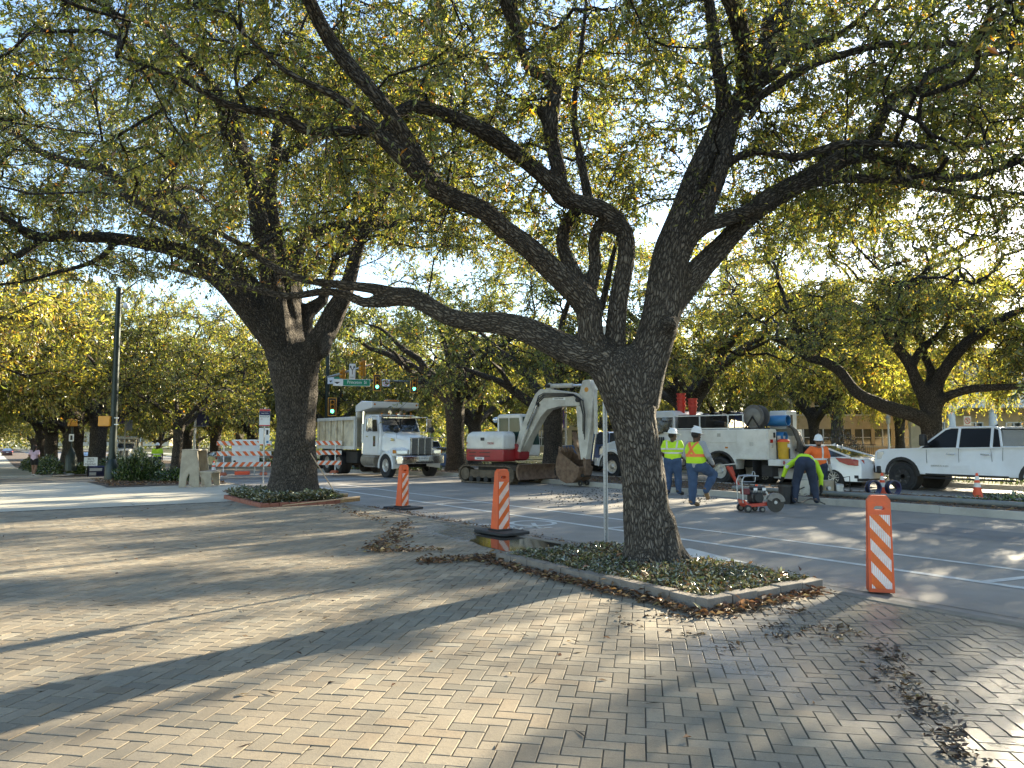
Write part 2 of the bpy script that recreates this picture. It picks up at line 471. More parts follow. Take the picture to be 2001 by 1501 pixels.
def sheet(name, s0, s1, w0, w1, z, m, ns=1, kind='structure', parent=None, nw=1):
    vs, fs = [], []
    for i in range(ns + 1):
        for j in range(nw + 1):
            vs.append(rw(s0 + (s1 - s0) * i / ns, w0 + (w1 - w0) * j / nw, z))
    for i in range(ns):
        for j in range(nw):
            a = i * (nw + 1) + j
            fs.append((a, a + 1, a + nw + 2, a + nw + 1))
    mb = MB().add(vs, fs)
    return tag(mb.build(name, m, parent, smooth=0), kind=kind)
def kerb(name, s0, s1, w0, w1, z0, z1, m, step=1.8, jog=0.0):
    mb = MB(); s = s0
    while s < s1 - 0.01:
        e = min(s + step, s1)
        j = rnd.uniform(-jog, jog)
        a = [rw(s + 0.004, w0, z0 + j), rw(s + 0.004, w1, z0 + j), rw(e - 0.004, w1, z0 + j), rw(e - 0.004, w0, z0 + j)]
        b = [rw(s + 0.004, w0 + 0.01, z1 + j), rw(s + 0.004, w1 - 0.01, z1 + j), rw(e - 0.004, w1 - 0.01, z1 + j), rw(e - 0.004, w0 + 0.01, z1 + j)]
        mb.add(a + b, [(0, 1, 2, 3), (4, 7, 6, 5), (0, 4, 5, 1), (1, 5, 6, 2), (2, 6, 7, 3), (3, 7, 4, 0)])
        s = e
    return tag(mb.build(name, m, smooth=0), kind='structure')

# ground to the horizon, then the streets and walks laid on it
gv, gf = [], []
ss = [-900, -60, 0, 28, 40, 60, 80, 98, 200, 1200]
for s in ss:
    for w in (-900, -60, 0, 30, 60, 200, 1200): gv.append(rw(s, w, -0.35))
for i in range(len(ss) - 1):
    for j in range(6):
        a = i * 7 + j; gf.append((a, a + 1, a + 8, a + 7))
tag(MB().add(gv, gf).build('ground', GRASS_G, smooth=0), kind='structure')
S_END = 300
tag(sheet('road', -60, S_END, 6.98, 17.02, Z_ROAD, ASPHALT, 90), kind='structure')
sheet('far_carriageway', -60, S_END, 20.58, 27.02, Z_ROAD, ASPHALT, 90)
sheet('median_soil', -60, S_END, 17.15, 20.45, 0.035, SOIL, 90)
kerb('median_kerb', -40, 150, 17.0, 17.16, -0.2, 0.06, KERB_M, 2.4, 0.006)
kerb('median_far_kerb', -40, 150, 20.44, 20.6, -0.2, 0.06, KERB_M, 2.4, 0.006)
kerb('far_kerb', -40, 150, 27.0, 27.16, -0.2, 0.04, KERB_M, 2.4)
sheet('far_verge', -60, S_END, 27.15, 30.0, 0.02, GRASS_G, 90)
sheet('far_sidewalk', -60, S_END, 30.0, 32.0, 0.024, CONCRETE, 90)
sheet('lawn', -120, S_END, 32.0, 160, 0.02, GRASS_G, 90)
sheet('paving_bed', -30, 19.0, -45, 6.82, -0.018, JOINT, 1)
sheet('concrete_walk', 19.0, 32.5, -45, 6.82, 0.0, CONCRETE, 12)
sheet('side_street', 32.5, 43.5, -80, 6.98, -0.03, ASPHALT, 12)
sheet('campus_path', 43.5, S_END, -2.6, 2.4, 0.0, CONCRETE, 80)
sheet('path_verge', 43.5, S_END, 2.4, 6.82, 0.02, SOIL, 80)
sheet('campus_lawn', 43.5, S_END, -120, -2.6, 0.01, GRASS_G, 80)
sheet('shrub_bed', 26.6, 32.4, 3.1, 6.8, 0.02, SOIL, 6)
kerb('paving_kerb', -30, 32.5, 6.82, 6.98, -0.2, 0.010, KERB_D, 1.5, 0.004)
kerb('verge_kerb', 43.5, 150, 6.82, 6.98, -0.2, 0.03, KERB_M, 2.4, 0.004)
mb = MB()                                            # kerb turning round the corner of the verge
pts = [(43.4, -14), (43.4, 1.2), (43.6, 2.6), (44.4, 3.4), (46, 3.7), (52, 3.7)]
for (a, b), (c, d) in zip(pts[:-1], pts[1:]):
    mb.bar(rw(a, b, -0.02), rw(c, d, -0.02), 0.22, 0.16)
tag(mb.build('corner_kerb', KERB_M), kind='structure')
mb = MB()                                            # joints of the concrete walk
for s in (21.4, 23.8, 26.2, 28.6, 31.0): mb.add([rw(s, -40, 0.004), rw(s + 0.018, -40, 0.004), rw(s + 0.018, 6.8, 0.004), rw(s, 6.8, 0.004)], [(0, 1, 2, 3)])
for w in (-8, -4.4, -0.8, 2.8): mb.add([rw(19.1, w, 0.004), rw(19.1, w + 0.018, 0.004), rw(32.4, w + 0.018, 0.004), rw(32.4, w, 0.004)], [(0, 1, 2, 3)])
tag(mb.build('walk_joints', JOINT, smooth=0), kind='structure')

# painted markings, a few mm above the asphalt
ZP = Z_ROAD + 0.005
def stripe(name, p, q, width, z=ZP):
    a, b = Vector(p), Vector(q); d = (b - a).normalized(); n = Vector((-d.y, d.x))
    n_ = max(1, int((b - a).length / 4))
    vs, fs = [], []
    for i in range(n_ + 1):
        c = a + (b - a) * i / n_
        for k in (-1, 1): vs.append(rw(*(c + n * (k * width / 2)), z))
    for i in range(n_): fs.append((2 * i, 2 * i + 1, 2 * i + 3, 2 * i + 2))
    return tag(MB().add(vs, fs).build(name, PAINT, smooth=0), kind='structure')
stripe('bike_lane_line', (-40, 9.23), (29, 9.23), 0.13)
stripe('buffer_line', (-40, 10.47), (29, 10.47), 0.11)
for k in range(-2, 5):
    s = 10.1 + k * 6.3
    stripe('buffer_hatch', (s + 0.1, 9.3), (s - 0.15, 10.42), 0.12)
stripe('far_edge_line', (-40, 25.2), (29, 25.2), 0.14)
stripe('far_edge_line', (-40, 26.75), (60, 26.75), 0.12)
stripe('stop_line', (29.5, 10.6), (29.5, 16.9), 0.45)
stripe('crossing_line', (31.2, 7.1), (31.2, 16.9), 0.2)
stripe('crossing_line', (33.4, 7.1), (33.4, 16.9), 0.2)
stripe('crossing_line', (32.8, -12), (32.8, 6.9), 0.2, -0.024)
stripe('crossing_line', (35.2, -12), (35.2, 6.9), 0.2, -0.024)
def flat_ring(mb, c, r, wd, n=20):
    vs, fs = [], []
    for k in range(n):
        t = 2 * math.pi * k / n
        for q in (r - wd / 2, r + wd / 2): vs.append(rw(c[0] + q * math.cos(t), c[1] + q * math.sin(t), ZP))
    for k in range(n): fs.append((2 * k, 2 * k + 1, 2 * ((k + 1) % n) + 1, 2 * ((k + 1) % n)))
    mb.add(vs, fs)
def flat_bar(mb, p, q, wd, z=ZP):
    a, b = Vector(p), Vector(q); d = (b - a).normalized(); n = Vector((-d.y, d.x)) * wd / 2
    mb.add([rw(*(a + n), z), rw(*(a - n), z), rw(*(b - n), z), rw(*(b + n), z)], [(0, 1, 2, 3)])
mb = MB()
cs, cw = 11.6, 8.1
flat_ring(mb, (cs, cw + 0.55), 0.42, 0.10); flat_ring(mb, (cs, cw - 0.55), 0.42, 0.10)
for p, q in (((0, .55), (-.55, .2)), ((0, -.55), (-.5, -.25)), ((-.55, .2), (-.5, -.25)), ((0, -.55), (-.05, -.02)), ((-.05, -.02), (-.55, .2)), ((-.05, -.02), (-.66, -.3)), ((-.7, -.42), (-.62, -.15)), ((-.55, .2), (-.75, .22)), ((-.75, .1), (-.75, .42))):
    flat_bar(mb, (cs + p[0], cw + p[1]), (cs + q[0], cw + q[1]), 0.09, ZP + 0.0015)
tag(mb.build('bike_symbol', PAINT, smooth=0), kind='structure')
mb = MB()
mb.add([rw(6.2, 8.15, ZP), rw(7.6, 7.75, ZP), rw(7.6, 8.55, ZP)], [(0, 1, 2)]); flat_bar(mb, (7.6, 8.15), (8.6, 8.15), 0.16)
tag(mb.build('bike_arrow', PAINT, smooth=0), kind='structure')
# ragged patches and cut joints in the asphalt
CUT = ground_mat('asphalt_patch', (0.13, 0.13, 0.13), (0.17, 0.168, 0.165), 2, 0.75, 0.5, 110, 0.35, 170)
for (s0, s1, w0, w1) in ((2.0, 7.5, 13.2, 14.6), (14.5, 17.0, 11.5, 12.6), (-3, 1.2, 7.3, 8.4)):
    sheet('asphalt_patch', s0, s1, w0, w1, Z_ROAD + 0.003, CUT)
mb = MB()
for w, s0, s1 in ((13.75, -20, 29), (7.62, -20, 29)):
    s = s0
    while s < s1:
        a = rnd.uniform(-.012, .012); mb.add([rw(s, w + a, ZP), rw(s, w + a + .02, ZP), rw(s + 1.2, w + .02, ZP), rw(s + 1.2, w, ZP)], [(0, 1, 2, 3)]); s += 1.2
tag(mb.build('tar_seam', INK, smooth=0), kind='structure')

# ------------------------------------------------------------------ herringbone clay pavers
def paver_mat():
    m = bpy.data.materials.new('clay_paver'); nt, b = nodes_of(m); L = nt.links
    ge = nt.nodes.new('ShaderNodeNewGeometry'); at_ = nt.nodes.new('ShaderNodeAttribute'); at_.attribute_name = 'tint'
    def noise(sc_, det=5, rg=0.6, v=None):
        n = nt.nodes.new('ShaderNodeTexNoise'); n.inputs['Scale'].default_value = sc_; n.inputs['Detail'].default_value = det; n.inputs['Roughness'].default_value = rg
        L.new(v or ge.outputs['Position'], n.inputs['Vector']); return n.outputs['Fac']
    def mrange(src, a, b_, c=0.0, d=1.0):
        r = nt.nodes.new('ShaderNodeMapRange'); r.inputs['From Min'].default_value = a; r.inputs['From Max'].default_value = b_; r.inputs['To Min'].default_value = c; r.inputs['To Max'].default_value = d
        L.new(src, r.inputs[0]); return r.outputs[0]
    def math_(op, x, y):
        n = nt.nodes.new('ShaderNodeMath'); n.operation = op
        for i, q in enumerate((x, y)):
            if hasattr(q, 'links'): L.new(q, n.inputs[i])
            else: n.inputs[i].default_value = q
        return n.outputs[0]
    def mix(f, x, y, bt='MIX'):
        n = nt.nodes.new('ShaderNodeMixRGB'); n.blend_type = bt
        for i, q in enumerate((f, x, y)):
            if hasattr(q, 'links'): L.new(q, n.inputs[i])
            elif isinstance(q, tuple): n.inputs[i].default_value = (*q, 1)
            else: n.inputs[i].default_value = q
        return n.outputs[0]
    c = mix(mrange(noise(1.1, 6), 0.35, 0.65), (0.205, 0.172, 0.125), (0.278, 0.236, 0.172))
    c = mix(1.0, c, at_.outputs['Color'], 'MULTIPLY')
    c = mix(mrange(noise(26, 8, 0.75), 0.50, 0.72, 0, 0.5), c, (0.12, 0.10, 0.08))            # grime
    c = mix(mrange(noise(9, 8, 0.8), 0.60, 0.70, 0, 0.65), c, (0.44, 0.38, 0.27))              # lime bloom
    c = mix(mrange(noise(0.55, 7, 0.65), 0.52, 0.70, 0, 0.42), c, (0.09, 0.08, 0.066))          # broad stains
    c = mix(mrange(noise(3.1, 9, 0.72), 0.56, 0.68, 0, 0.40), c, (0.13, 0.11, 0.085))
    c = mix(0.3, c, noise(150, 2), 'OVERLAY')
    # damp bricks towards the kerb and by the puddle
    dt = nt.nodes.new('ShaderNodeVectorMath'); dt.operation = 'DOT_PRODUCT'; dt.inputs[1].default_value = tuple(N); L.new(ge.outputs['Position'], dt.inputs[0])
    d2 = nt.nodes.new('ShaderNodeVectorMath'); d2.operation = 'DOT_PRODUCT'; d2.inputs[1].default_value = tuple(T); L.new(ge.outputs['Position'], d2.inputs[0])
    wet = mrange(dt.outputs['Value'], 3.1, 4.6)
    near = mrange(d2.outputs['Value'], 4.8, 3.4)
    pud = math_('MULTIPLY', mrange(dt.outputs['Value'], 5.4, 6.3), math_('MULTIPLY', mrange(d2.outputs['Value'], 6.8, 7.8), mrange(d2.outputs['Value'], 13.0, 10.5)))
    reg = math_('MAXIMUM', math_('MULTIPLY', wet, near), pud)
    wetf = mrange(math_('ADD', reg, math_('MULTIPLY', noise(1.6, 5), 0.9)), 0.72, 1.15)
    c = mix(math_('MULTIPLY', wetf, 0.62), c, (0.05, 0.05, 0.055))
    L.new(c, b.inputs['Base Color'])
    L.new(math_('SUBTRACT', 0.82, math_('MULTIPLY', wetf, 0.56)), b.inputs['Roughness'])
    bp = nt.nodes.new('ShaderNodeBump'); bp.inputs['Strength'].default_value = 0.35; bp.inputs['Distance'].default_value = 0.006
    L.new(noise(55, 6, 0.7), bp.inputs['Height']); L.new(bp.outputs[0], b.inputs['Normal'])
    return m
PAVER = paver_mat()
BW = 0.1015                                          # half a brick: the pattern's cell
PA = A_ROAD - R(135)                                 # pattern turned 45 degrees to the kerb
ax_, ay_ = np.array([math.cos(PA), math.sin(PA)]), np.array([-math.sin(PA), math.cos(PA)])
def brick_verts(lx, ly, dz=0.0, tx=0.0, ty=0.0):
    g, c = 0.0042, 0.0015
    a, b = lx / 2 - g, ly / 2 - g
    V = []
    for (x, y, z) in ((a - c, b - c, 0), (a, b, -c), (a, b, -0.022)):
        for sx, sy in ((-1, -1), (1, -1), (1, 1), (-1, 1)):
            V.append((sx * x, sy * y, z + dz + sx * x * tx + sy * y * ty))
    return V
BF = [(0, 1, 2, 3)] + [(4 + k, 4 + (k + 1) % 4, (k + 1) % 4, k) for k in range(4)] + [(8 + k, 8 + (k + 1) % 4, 4 + (k + 1) % 4, 4 + k) for k in range(4)]
cells = []
ii, jj = np.meshgrid(np.arange(-420, 420), np.arange(-420, 420), indexing='ij')
kk = (ii - jj) % 4
for typ, sel in ((0, kk == 0), (1, kk == 3)):
    I, J = ii[sel], jj[sel]
    cx = (I + (1.0 if typ == 0 else 0.5)) * BW; cy = (J + (0.5 if typ == 0 else 1.0)) * BW
    P = cx[:, None] * ax_ + cy[:, None] * ay_
    s_, w_ = P @ np.array([T.x, T.y]), P @ np.array([N.x, N.y])
    u_, v_, d_ = proj(np.column_stack([P, np.zeros(len(P))]))
    ok = (s_ < 18.9) & (w_ < 6.87) & (w_ > -40) & (d_ > 0.6) & (u_ > -700) & (u_ < 2700) & (v_ < 2100)
    ok &= ~((s_ > 4.55) & (s_ < 7.64) & (w_ > 5.32)) & ~((s_ > 16.95) & (s_ < 19.9) & (w_ > 5.1))
    for p, u, v, d in zip(P[ok], u_[ok], v_[ok], d_[ok]): cells.append((d, typ, p[0], p[1], -60 < u < 2060 and v < 1530))
cells.sort(key=lambda c: c[0])
paving = tag(sheet('brick_paving', -12, 18.95, -40, 6.81, -0.0045, JOINT), kind='structure')
def brick_tint():
    t = rnd.gauss(1.0, 0.095); h = rnd.gauss(0, 0.03)
    if rnd.random() < 0.06: t *= 0.72
    return (t * (1 + h), t, t * (1 - h), 1)
variants = []
for k in range(16):
    me = bpy.data.meshes.new('brick')
    me.from_pydata(brick_verts(2 * BW, BW, rnd.uniform(-.0018, .0018), rnd.gauss(0, .007), rnd.gauss(0, .01)), [], BF)
    me.materials.append(PAVER)
    a = me.attributes.new('tint', 'FLOAT_COLOR', 'POINT'); a.data.foreach_set('color', np.tile(brick_tint(), 12).astype(np.float32))
    variants.append(me)
seen = [c for c in cells if c[4]][:300]
keep = set(id(c) for c in seen)
for c in seen:
    link('brick', rnd.choice(variants), paving, (c[2], c[3], 0), (0, 0, PA + (R(90) if c[1] else 0) + (math.pi if rnd.random() < .5 else 0)))
rest = [c for c in cells if id(c) not in keep]
n = len(rest)
base = np.array(brick_verts(2 * BW, BW))
ang = np.array([PA + (math.pi / 2 if c[1] else 0) for c in rest])
cen = np.array([(c[2], c[3]) for c in rest])
tx, ty, dz = rng.normal(0, .007, n), rng.normal(0, .01, n), rng.uniform(-.0018, .0018, n)
VX = base[None, :, 0] * np.cos(ang)[:, None] - base[None, :, 1] * np.sin(ang)[:, None] + cen[:, 0:1]
VY = base[None, :, 0] * np.sin(ang)[:, None] + base[None, :, 1] * np.cos(ang)[:, None] + cen[:, 1:2]
VZ = base[None, :, 2] + dz[:, None] + base[None, :, 0] * tx[:, None] + base[None, :, 1] * ty[:, None]
tint = np.array([brick_tint() for _ in range(n)])
tag(np_mesh('brick_field', np.stack([VX, VY, VZ], -1).reshape(-1, 3), (np.array(BF)[None] + 12 * np.arange(n)[:, None, None]).reshape(-1, 4), PAVER,
            attr=np.repeat(tint, 12, 0), parent=paving), kind='stuff')

# puddle by the kerb
WATER = mat('puddle_water', (0.035, 0.032, 0.026), 0.06, 0, 0.1, 2, spec=0.5)
loop = []
for k in range(36):
    t = 2 * math.pi * k / 36
    q = 1 + 0.10 * math.sin(3 * t + 1) + 0.07 * math.sin(5 * t) + 0.04 * math.sin(9 * t + 2)
    loop.append(rw(8.85 + 1.05 * q * math.cos(t), min(6.81, 6.36 + 0.58 * q * math.sin(t)), 0.0045))
tag(MB().add(loop, [tuple(range(36))]).build('puddle', WATER, smooth=0), kind='structure')

# ------------------------------------------------------------------ loose leaves
def leaf_mat(name, trans=0.5, rough=0.5, gloss=0.06):
    m = bpy.data.materials.new(name); m.use_nodes = True
    nt = m.node_tree; L = nt.links; nt.nodes.clear()
    out = nt.nodes.new('ShaderNodeOutputMaterial'); a = nt.nodes.new('ShaderNodeAttribute'); a.attribute_name = 'tint'
    d = nt.nodes.new('ShaderNodeBsdfDiffuse'); t = nt.nodes.new('ShaderNodeBsdfTranslucent'); g = nt.nodes.new('ShaderNodeBsdfGlossy')
    g.inputs['Roughness'].default_value = rough; g.inputs['Color'].default_value = (1, 1, 1, 1)
    hs = nt.nodes.new('ShaderNodeHueSaturation'); hs.inputs['Saturation'].default_value = 1.15; hs.inputs['Value'].default_value = 1.65
    L.new(a.outputs['Color'], d.inputs['Color']); L.new(a.outputs['Color'], hs.inputs['Color']); L.new(hs.outputs[0], t.inputs['Color'])
    m1 = nt.nodes.new('ShaderNodeMixShader'); m1.inputs[0].default_value = trans
    L.new(d.outputs[0], m1.inputs[1]); L.new(t.outputs[0], m1.inputs[2])
    m2 = nt.nodes.new('ShaderNodeMixShader'); m2.inputs[0].default_value = gloss
    L.new(m1.outputs[0], m2.inputs[1]); L.new(g.outputs[0], m2.inputs[2])
    L.new(m2.outputs[0], out.inputs['Surface'])
    return m
LEAF = leaf_mat('oak_leaf', 0.60, 0.35, 0.06)
LITTER = leaf_mat('dry_leaf', 0.12, 0.55, 0.05)
IVY = leaf_mat('ivy_leaf', 0.25, 0.25, 0.10)
def palette(n, cols, wts, jit=0.18):
    c = np.array(cols)[rng.choice(len(cols), n, p=np.array(wts) / sum(wts))]
    return np.clip(c * np.exp(rng.normal(0, jit, (n, 1))) * np.exp(rng.normal(0, 0.06, (n, 3))), 0.004, 0.9)
def leaves(name, P, D, size, colr, m, parent=None, wid=0.34, fold=0.25, nrm=None):
    """folded pointed leaves at P growing along D"""
    n = len(P)
    D = D / np.maximum(np.linalg.norm(D, axis=1, keepdims=True), 1e-6)
    rv = rng.normal(0, 1, (n, 3)) if nrm is None else nrm
    S = np.cross(D, rv); S /= np.maximum(np.linalg.norm(S, axis=1, keepdims=True), 1e-6)
    U = np.cross(S, D)
    sz = (size * np.exp(rng.normal(0, 0.25, n)))[:, None]
    mid = P + D * sz * 0.45
    V = np.stack([P, mid + S * sz * wid * 0.5 + U * sz * fold * 0.4, P + D * sz + U * sz * rng.normal(0, 0.12, (n, 1)), mid - S * sz * wid * 0.5 + U * sz * fold * 0.4], 1).reshape(-1, 3)
    F = (np.array([[0, 1, 2], [0, 2, 3]])[None] + 4 * np.arange(n)[:, None, None]).reshape(-1, 3)
    A = np.repeat(np.column_stack([colr, np.ones(n)]), 4, 0)
    return np_mesh(name, V, F, m, attr=A, parent=parent)
WETL = [(0.045, 0.028, 0.016), (0.08, 0.045, 0.022), (0.15, 0.10, 0.05), (0.03, 0.02, 0.013)]
DRY = [(0.14, 0.075, 0.035), (0.09, 0.045, 0.022), (0.26, 0.15, 0.07), (0.34, 0.24, 0.13), (0.05, 0.03, 0.018)]
def litter(name, pts, size=0.07, z=0.0, pile=0.0, kind='stuff', parent=None, fall=False, cols=None):
    """pts: (n,2) in street coordinates"""
    n = len(pts)
    P = np.array([rw(a, b, z, fall) for a, b in pts])
    P[:, 2] += 0.006 + np.abs(rng.normal(0, 1, n)) * pile
    an = rng.uniform(0, 2 * math.pi, n)
    D = np.column_stack([np.cos(an), np.sin(an), rng.normal(0.05, 0.22, n)])
    nr = np.column_stack([rng.normal(0, .35, n), rng.normal(0, .35, n), np.ones(n)])
    return tag(leaves(name, P, D, size, palette(n, cols or DRY, (4, 3, 3, 1.5, 2)[:len(cols or DRY)]), LITTER, parent, 0.42, 0.4, nr), kind=kind)

# ------------------------------------------------------------------ trees
def bark_mat(name, attr, c1, c2, sc_=1.0):
    m = bpy.data.materials.new(name); nt, b = nodes_of(m); L = nt.links
    if attr:
        a = nt.nodes.new('ShaderNodeAttribute'); a.attribute_name = 'grain'; src = a.outputs['Vector']
    else:
        tc = nt.nodes.new('ShaderNodeTexCoord'); src = tc.outputs['Object']
    mp = nt.nodes.new('ShaderNodeMapping'); mp.inputs['Scale'].default_value = (1, 1, 0.30); L.new(src, mp.inputs[0])
    wb = nt.nodes.new('ShaderNodeTexNoise'); wb.inputs['Scale'].default_value = 14 * sc_; wb.inputs['Detail'].default_value = 5
    L.new(mp.outputs[0], wb.inputs['Vector'])
    va = nt.nodes.new('ShaderNodeVectorMath'); va.operation = 'MULTIPLY_ADD'; va.inputs[1].default_value = (0.09, 0.09, 0.09)
    L.new(wb.outputs['Color'], va.inputs[0]); L.new(mp.outputs[0], va.inputs[2])
    vo = nt.nodes.new('ShaderNodeTexVoronoi'); vo.feature = 'DISTANCE_TO_EDGE'; vo.inputs['Scale'].default_value = 33 * sc_
    L.new(va.outputs[0], vo.inputs['Vector'])
    mr = nt.nodes.new('ShaderNodeMapRange'); mr.inputs['From Max'].default_value = 0.30; L.new(vo.outputs['Distance'], mr.inputs[0])
    nz = nt.nodes.new('ShaderNodeTexNoise'); nz.inputs['Scale'].default_value = 60 * sc_; nz.inputs['Detail'].default_value = 5; L.new(mp.outputs[0], nz.inputs['Vector'])
    n2 = nt.nodes.new('ShaderNodeTexNoise'); n2.inputs['Scale'].default_value = 3.0; n2.inputs['Detail'].default_value = 4; L.new(src, n2.inputs['Vector'])
    ad = nt.nodes.new('ShaderNodeMath'); ad.operation = 'MULTIPLY_ADD'; ad.inputs[1].default_value = 0.5; L.new(nz.outputs['Fac'], ad.inputs[0]); L.new(mr.outputs[0], ad.inputs[2])
    rp = nt.nodes.new('ShaderNodeValToRGB'); rp.color_ramp.elements[0].position = 0.15; rp.color_ramp.elements[1].position = 1.25
    rp.color_ramp.elements[0].color = (*[x * 0.28 for x in c1], 1); rp.color_ramp.elements[1].color = (*c2, 1)
    e = rp.color_ramp.elements.new(0.55); e.color = (*c1, 1)
    L.new(ad.outputs[0], rp.inputs[0])
    mx = nt.nodes.new('ShaderNodeMixRGB'); mx.blend_type = 'OVERLAY'; mx.inputs[0].default_value = 0.5
    L.new(rp.outputs[0], mx.inputs[1]); L.new(n2.outputs['Fac'], mx.inputs[2]); L.new(mx.outputs[0], b.inputs['Base Color'])
    b.inputs['Roughness'].default_value = 0.85; b.inputs['Specular IOR Level'].default_value = 0.3
    bp = nt.nodes.new('ShaderNodeBump'); bp.inputs['Strength'].default_value = 1.0; bp.inputs['Distance'].default_value = 0.035
    L.new(ad.outputs[0], bp.inputs['Height']); L.new(bp.outputs[0], b.inputs['Normal'])
    return m
BARK = bark_mat('oak_bark', True, (0.082, 0.066, 0.052), (0.20, 0.167, 0.13))
BARK_D = bark_mat('dark_oak_bark', True, (0.060, 0.049, 0.039), (0.15, 0.125, 0.098))
BARK_F = bark_mat('branch_bark', False, (0.035, 0.028, 0.022), (0.08, 0.066, 0.053), 0.6)

# where the sun reaches the paving through the gaps in the foliage (measured on the ground)
LIT = [[(-500, 1195), (420, 1172), (800, 1150), (1080, 1165), (1290, 1182), (1420, 1240), (1380, 1290), (1180, 1350), (1010, 1410), (900, 1560), (-500, 1700)],
       [(-500, 1092), (300, 1076), (680, 1090), (730, 1112), (200, 1132), (-500, 1156)], [(300, 1128), (760, 1118), (900, 1128), (600, 1150)],
       [(-300, 960), (250, 956), (430, 966), (300, 985), (-300, 1002)], [(-300, 1016), (330, 1008), (430, 1018), (200, 1038), (-300, 1046)],
       [(1440, 1290), (1600, 1300), (1580, 1350), (1430, 1335)], [(1480, 1450), (1700, 1480), (1660, 1540), (1460, 1540)], [(1900, 1420), (2100, 1440), (2150, 1560), (1880, 1560)],
       [(940, 952), (1130, 956), (1120, 972), (930, 968)], [(1440, 1004), (1730, 994), (1740, 1012), (1430, 1026)], [(1130, 975), (1215, 978), (1205, 992), (1120, 988)],
       [(640, 938), (900, 936), (890, 948), (650, 950)], [(1330, 998), (1420, 1000), (1400, 1014), (1330, 1010)],
       [(1290, 1100), (1500, 1118), (1470, 1150), (1310, 1140)], [(1850, 1044), (2060, 1052), (2040, 1078), (1860, 1068)]]
def in_poly(u, v, poly):
    r = np.zeros(len(u), bool); n = len(poly)
    for i in range(n):
        (x0, y0), (x1, y1) = poly[i], poly[i - 1]
        if y0 == y1: continue
        c = ((y0 > v) != (y1 > v)) & (u < (x1 - x0) * (v - y0) / (y1 - y0) + x0)
        r ^= c
    return r
def sunlit(P):
    """True where a leaf at P would shade one of the sunny patches of the ground"""
    k = np.maximum(P[:, 2], 0) / SUNV.z
    g = P - k[:, None] * np.array(SUNV); g[:, 2] = 0
    j = g[:, :2] * 1.7
    gx = g[:, 0] + 0.10 * np.sin(j[:, 1] * 2.3 + 1) + 0.07 * np.sin(j[:, 0] * 4.1) ; gy = g[:, 1] + 0.14 * np.sin(j[:, 0] * 2.9) + 0.1 * np.sin(j[:, 1] * 5.3 + 2)
    u, v, d = proj(np.column_stack([gx, gy, g[:, 2]]))
    ok = np.zeros(len(P), bool)
    f = d > 0.3
    full = in_poly(u, v, LIT[0])
    for q in LIT: ok |= in_poly(u, v, q)
    # broken up by drifting streaks of shade
    streak = np.sin(gx * 0.9 + 2.2 * np.sin(gy * 0.7) + 1.3) + np.sin(gy * 3.1 + gx * 0.6) * 0.8 + np.sin(gx * 2.7 - gy * 1.9) * 0.5
    return ok & f & ((streak > -1.0) | (full & (streak > -1.75)))

LIMB = np.full((420, 560), 1e9)                        # depth of the big limbs per 5 px, from u = -300, v = -300
def note_limbs(limbs, rmin=0.035):
    for L in limbs:
        u, v, d = proj(L[:, :3])
        for k in range(len(L)):
            if L[k, 3] < rmin or d[k] < 1: continue
            r = max(1, int(round(L[k, 3] * FPX / d[k] * 1.05 / 5))); i, j = int((v[k] + 300) / 5), int((u[k] + 300) / 5)
            if 0 <= i - r and i + r < 420 and 0 <= j - r and j + r < 560:
                a = LIMB[i - r:i + r + 1, j - r:j + r + 1]; yy, xx = np.mgrid[-r:r + 1, -r:r + 1]; m = yy * yy + xx * xx <= r * r + 1
                a[m] = np.minimum(a[m], d[k])
def before_limb(P):
    u, v, d = proj(P); i, j = np.clip(((v + 300) / 5).astype(int), 0, 419), np.clip(((u + 300) / 5).astype(int), 0, 559)
    return (d > .5) & (d < LIMB[i, j] - 0.05) & (LIMB[i, j] < 1e8)
def catmull(pts, step):
    P = [np.array(p, float) for p in pts]
    P = [2 * P[0] - P[1]] + P + [2 * P[-1] - P[-2]]
    out = []
    for i in range(1, len(P) - 2):
        n = max(1, int(round(np.linalg.norm((P[i + 1] - P[i])[:3]) / step)))
        for k in range(n):
            t = k / n
            a, b, c, d = P[i - 1], P[i], P[i + 1], P[i + 2]
            q = 0.5 * (2 * b + (c - a) * t + (2 * a - 5 * b + 4 * c - d) * t * t + (3 * b - a - 3 * c + d) * t ** 3)
            q[3] = b[3] + (c[3] - b[3]) * t
            out.append(q)
    out.append(P[-2])
    return np.array(out)

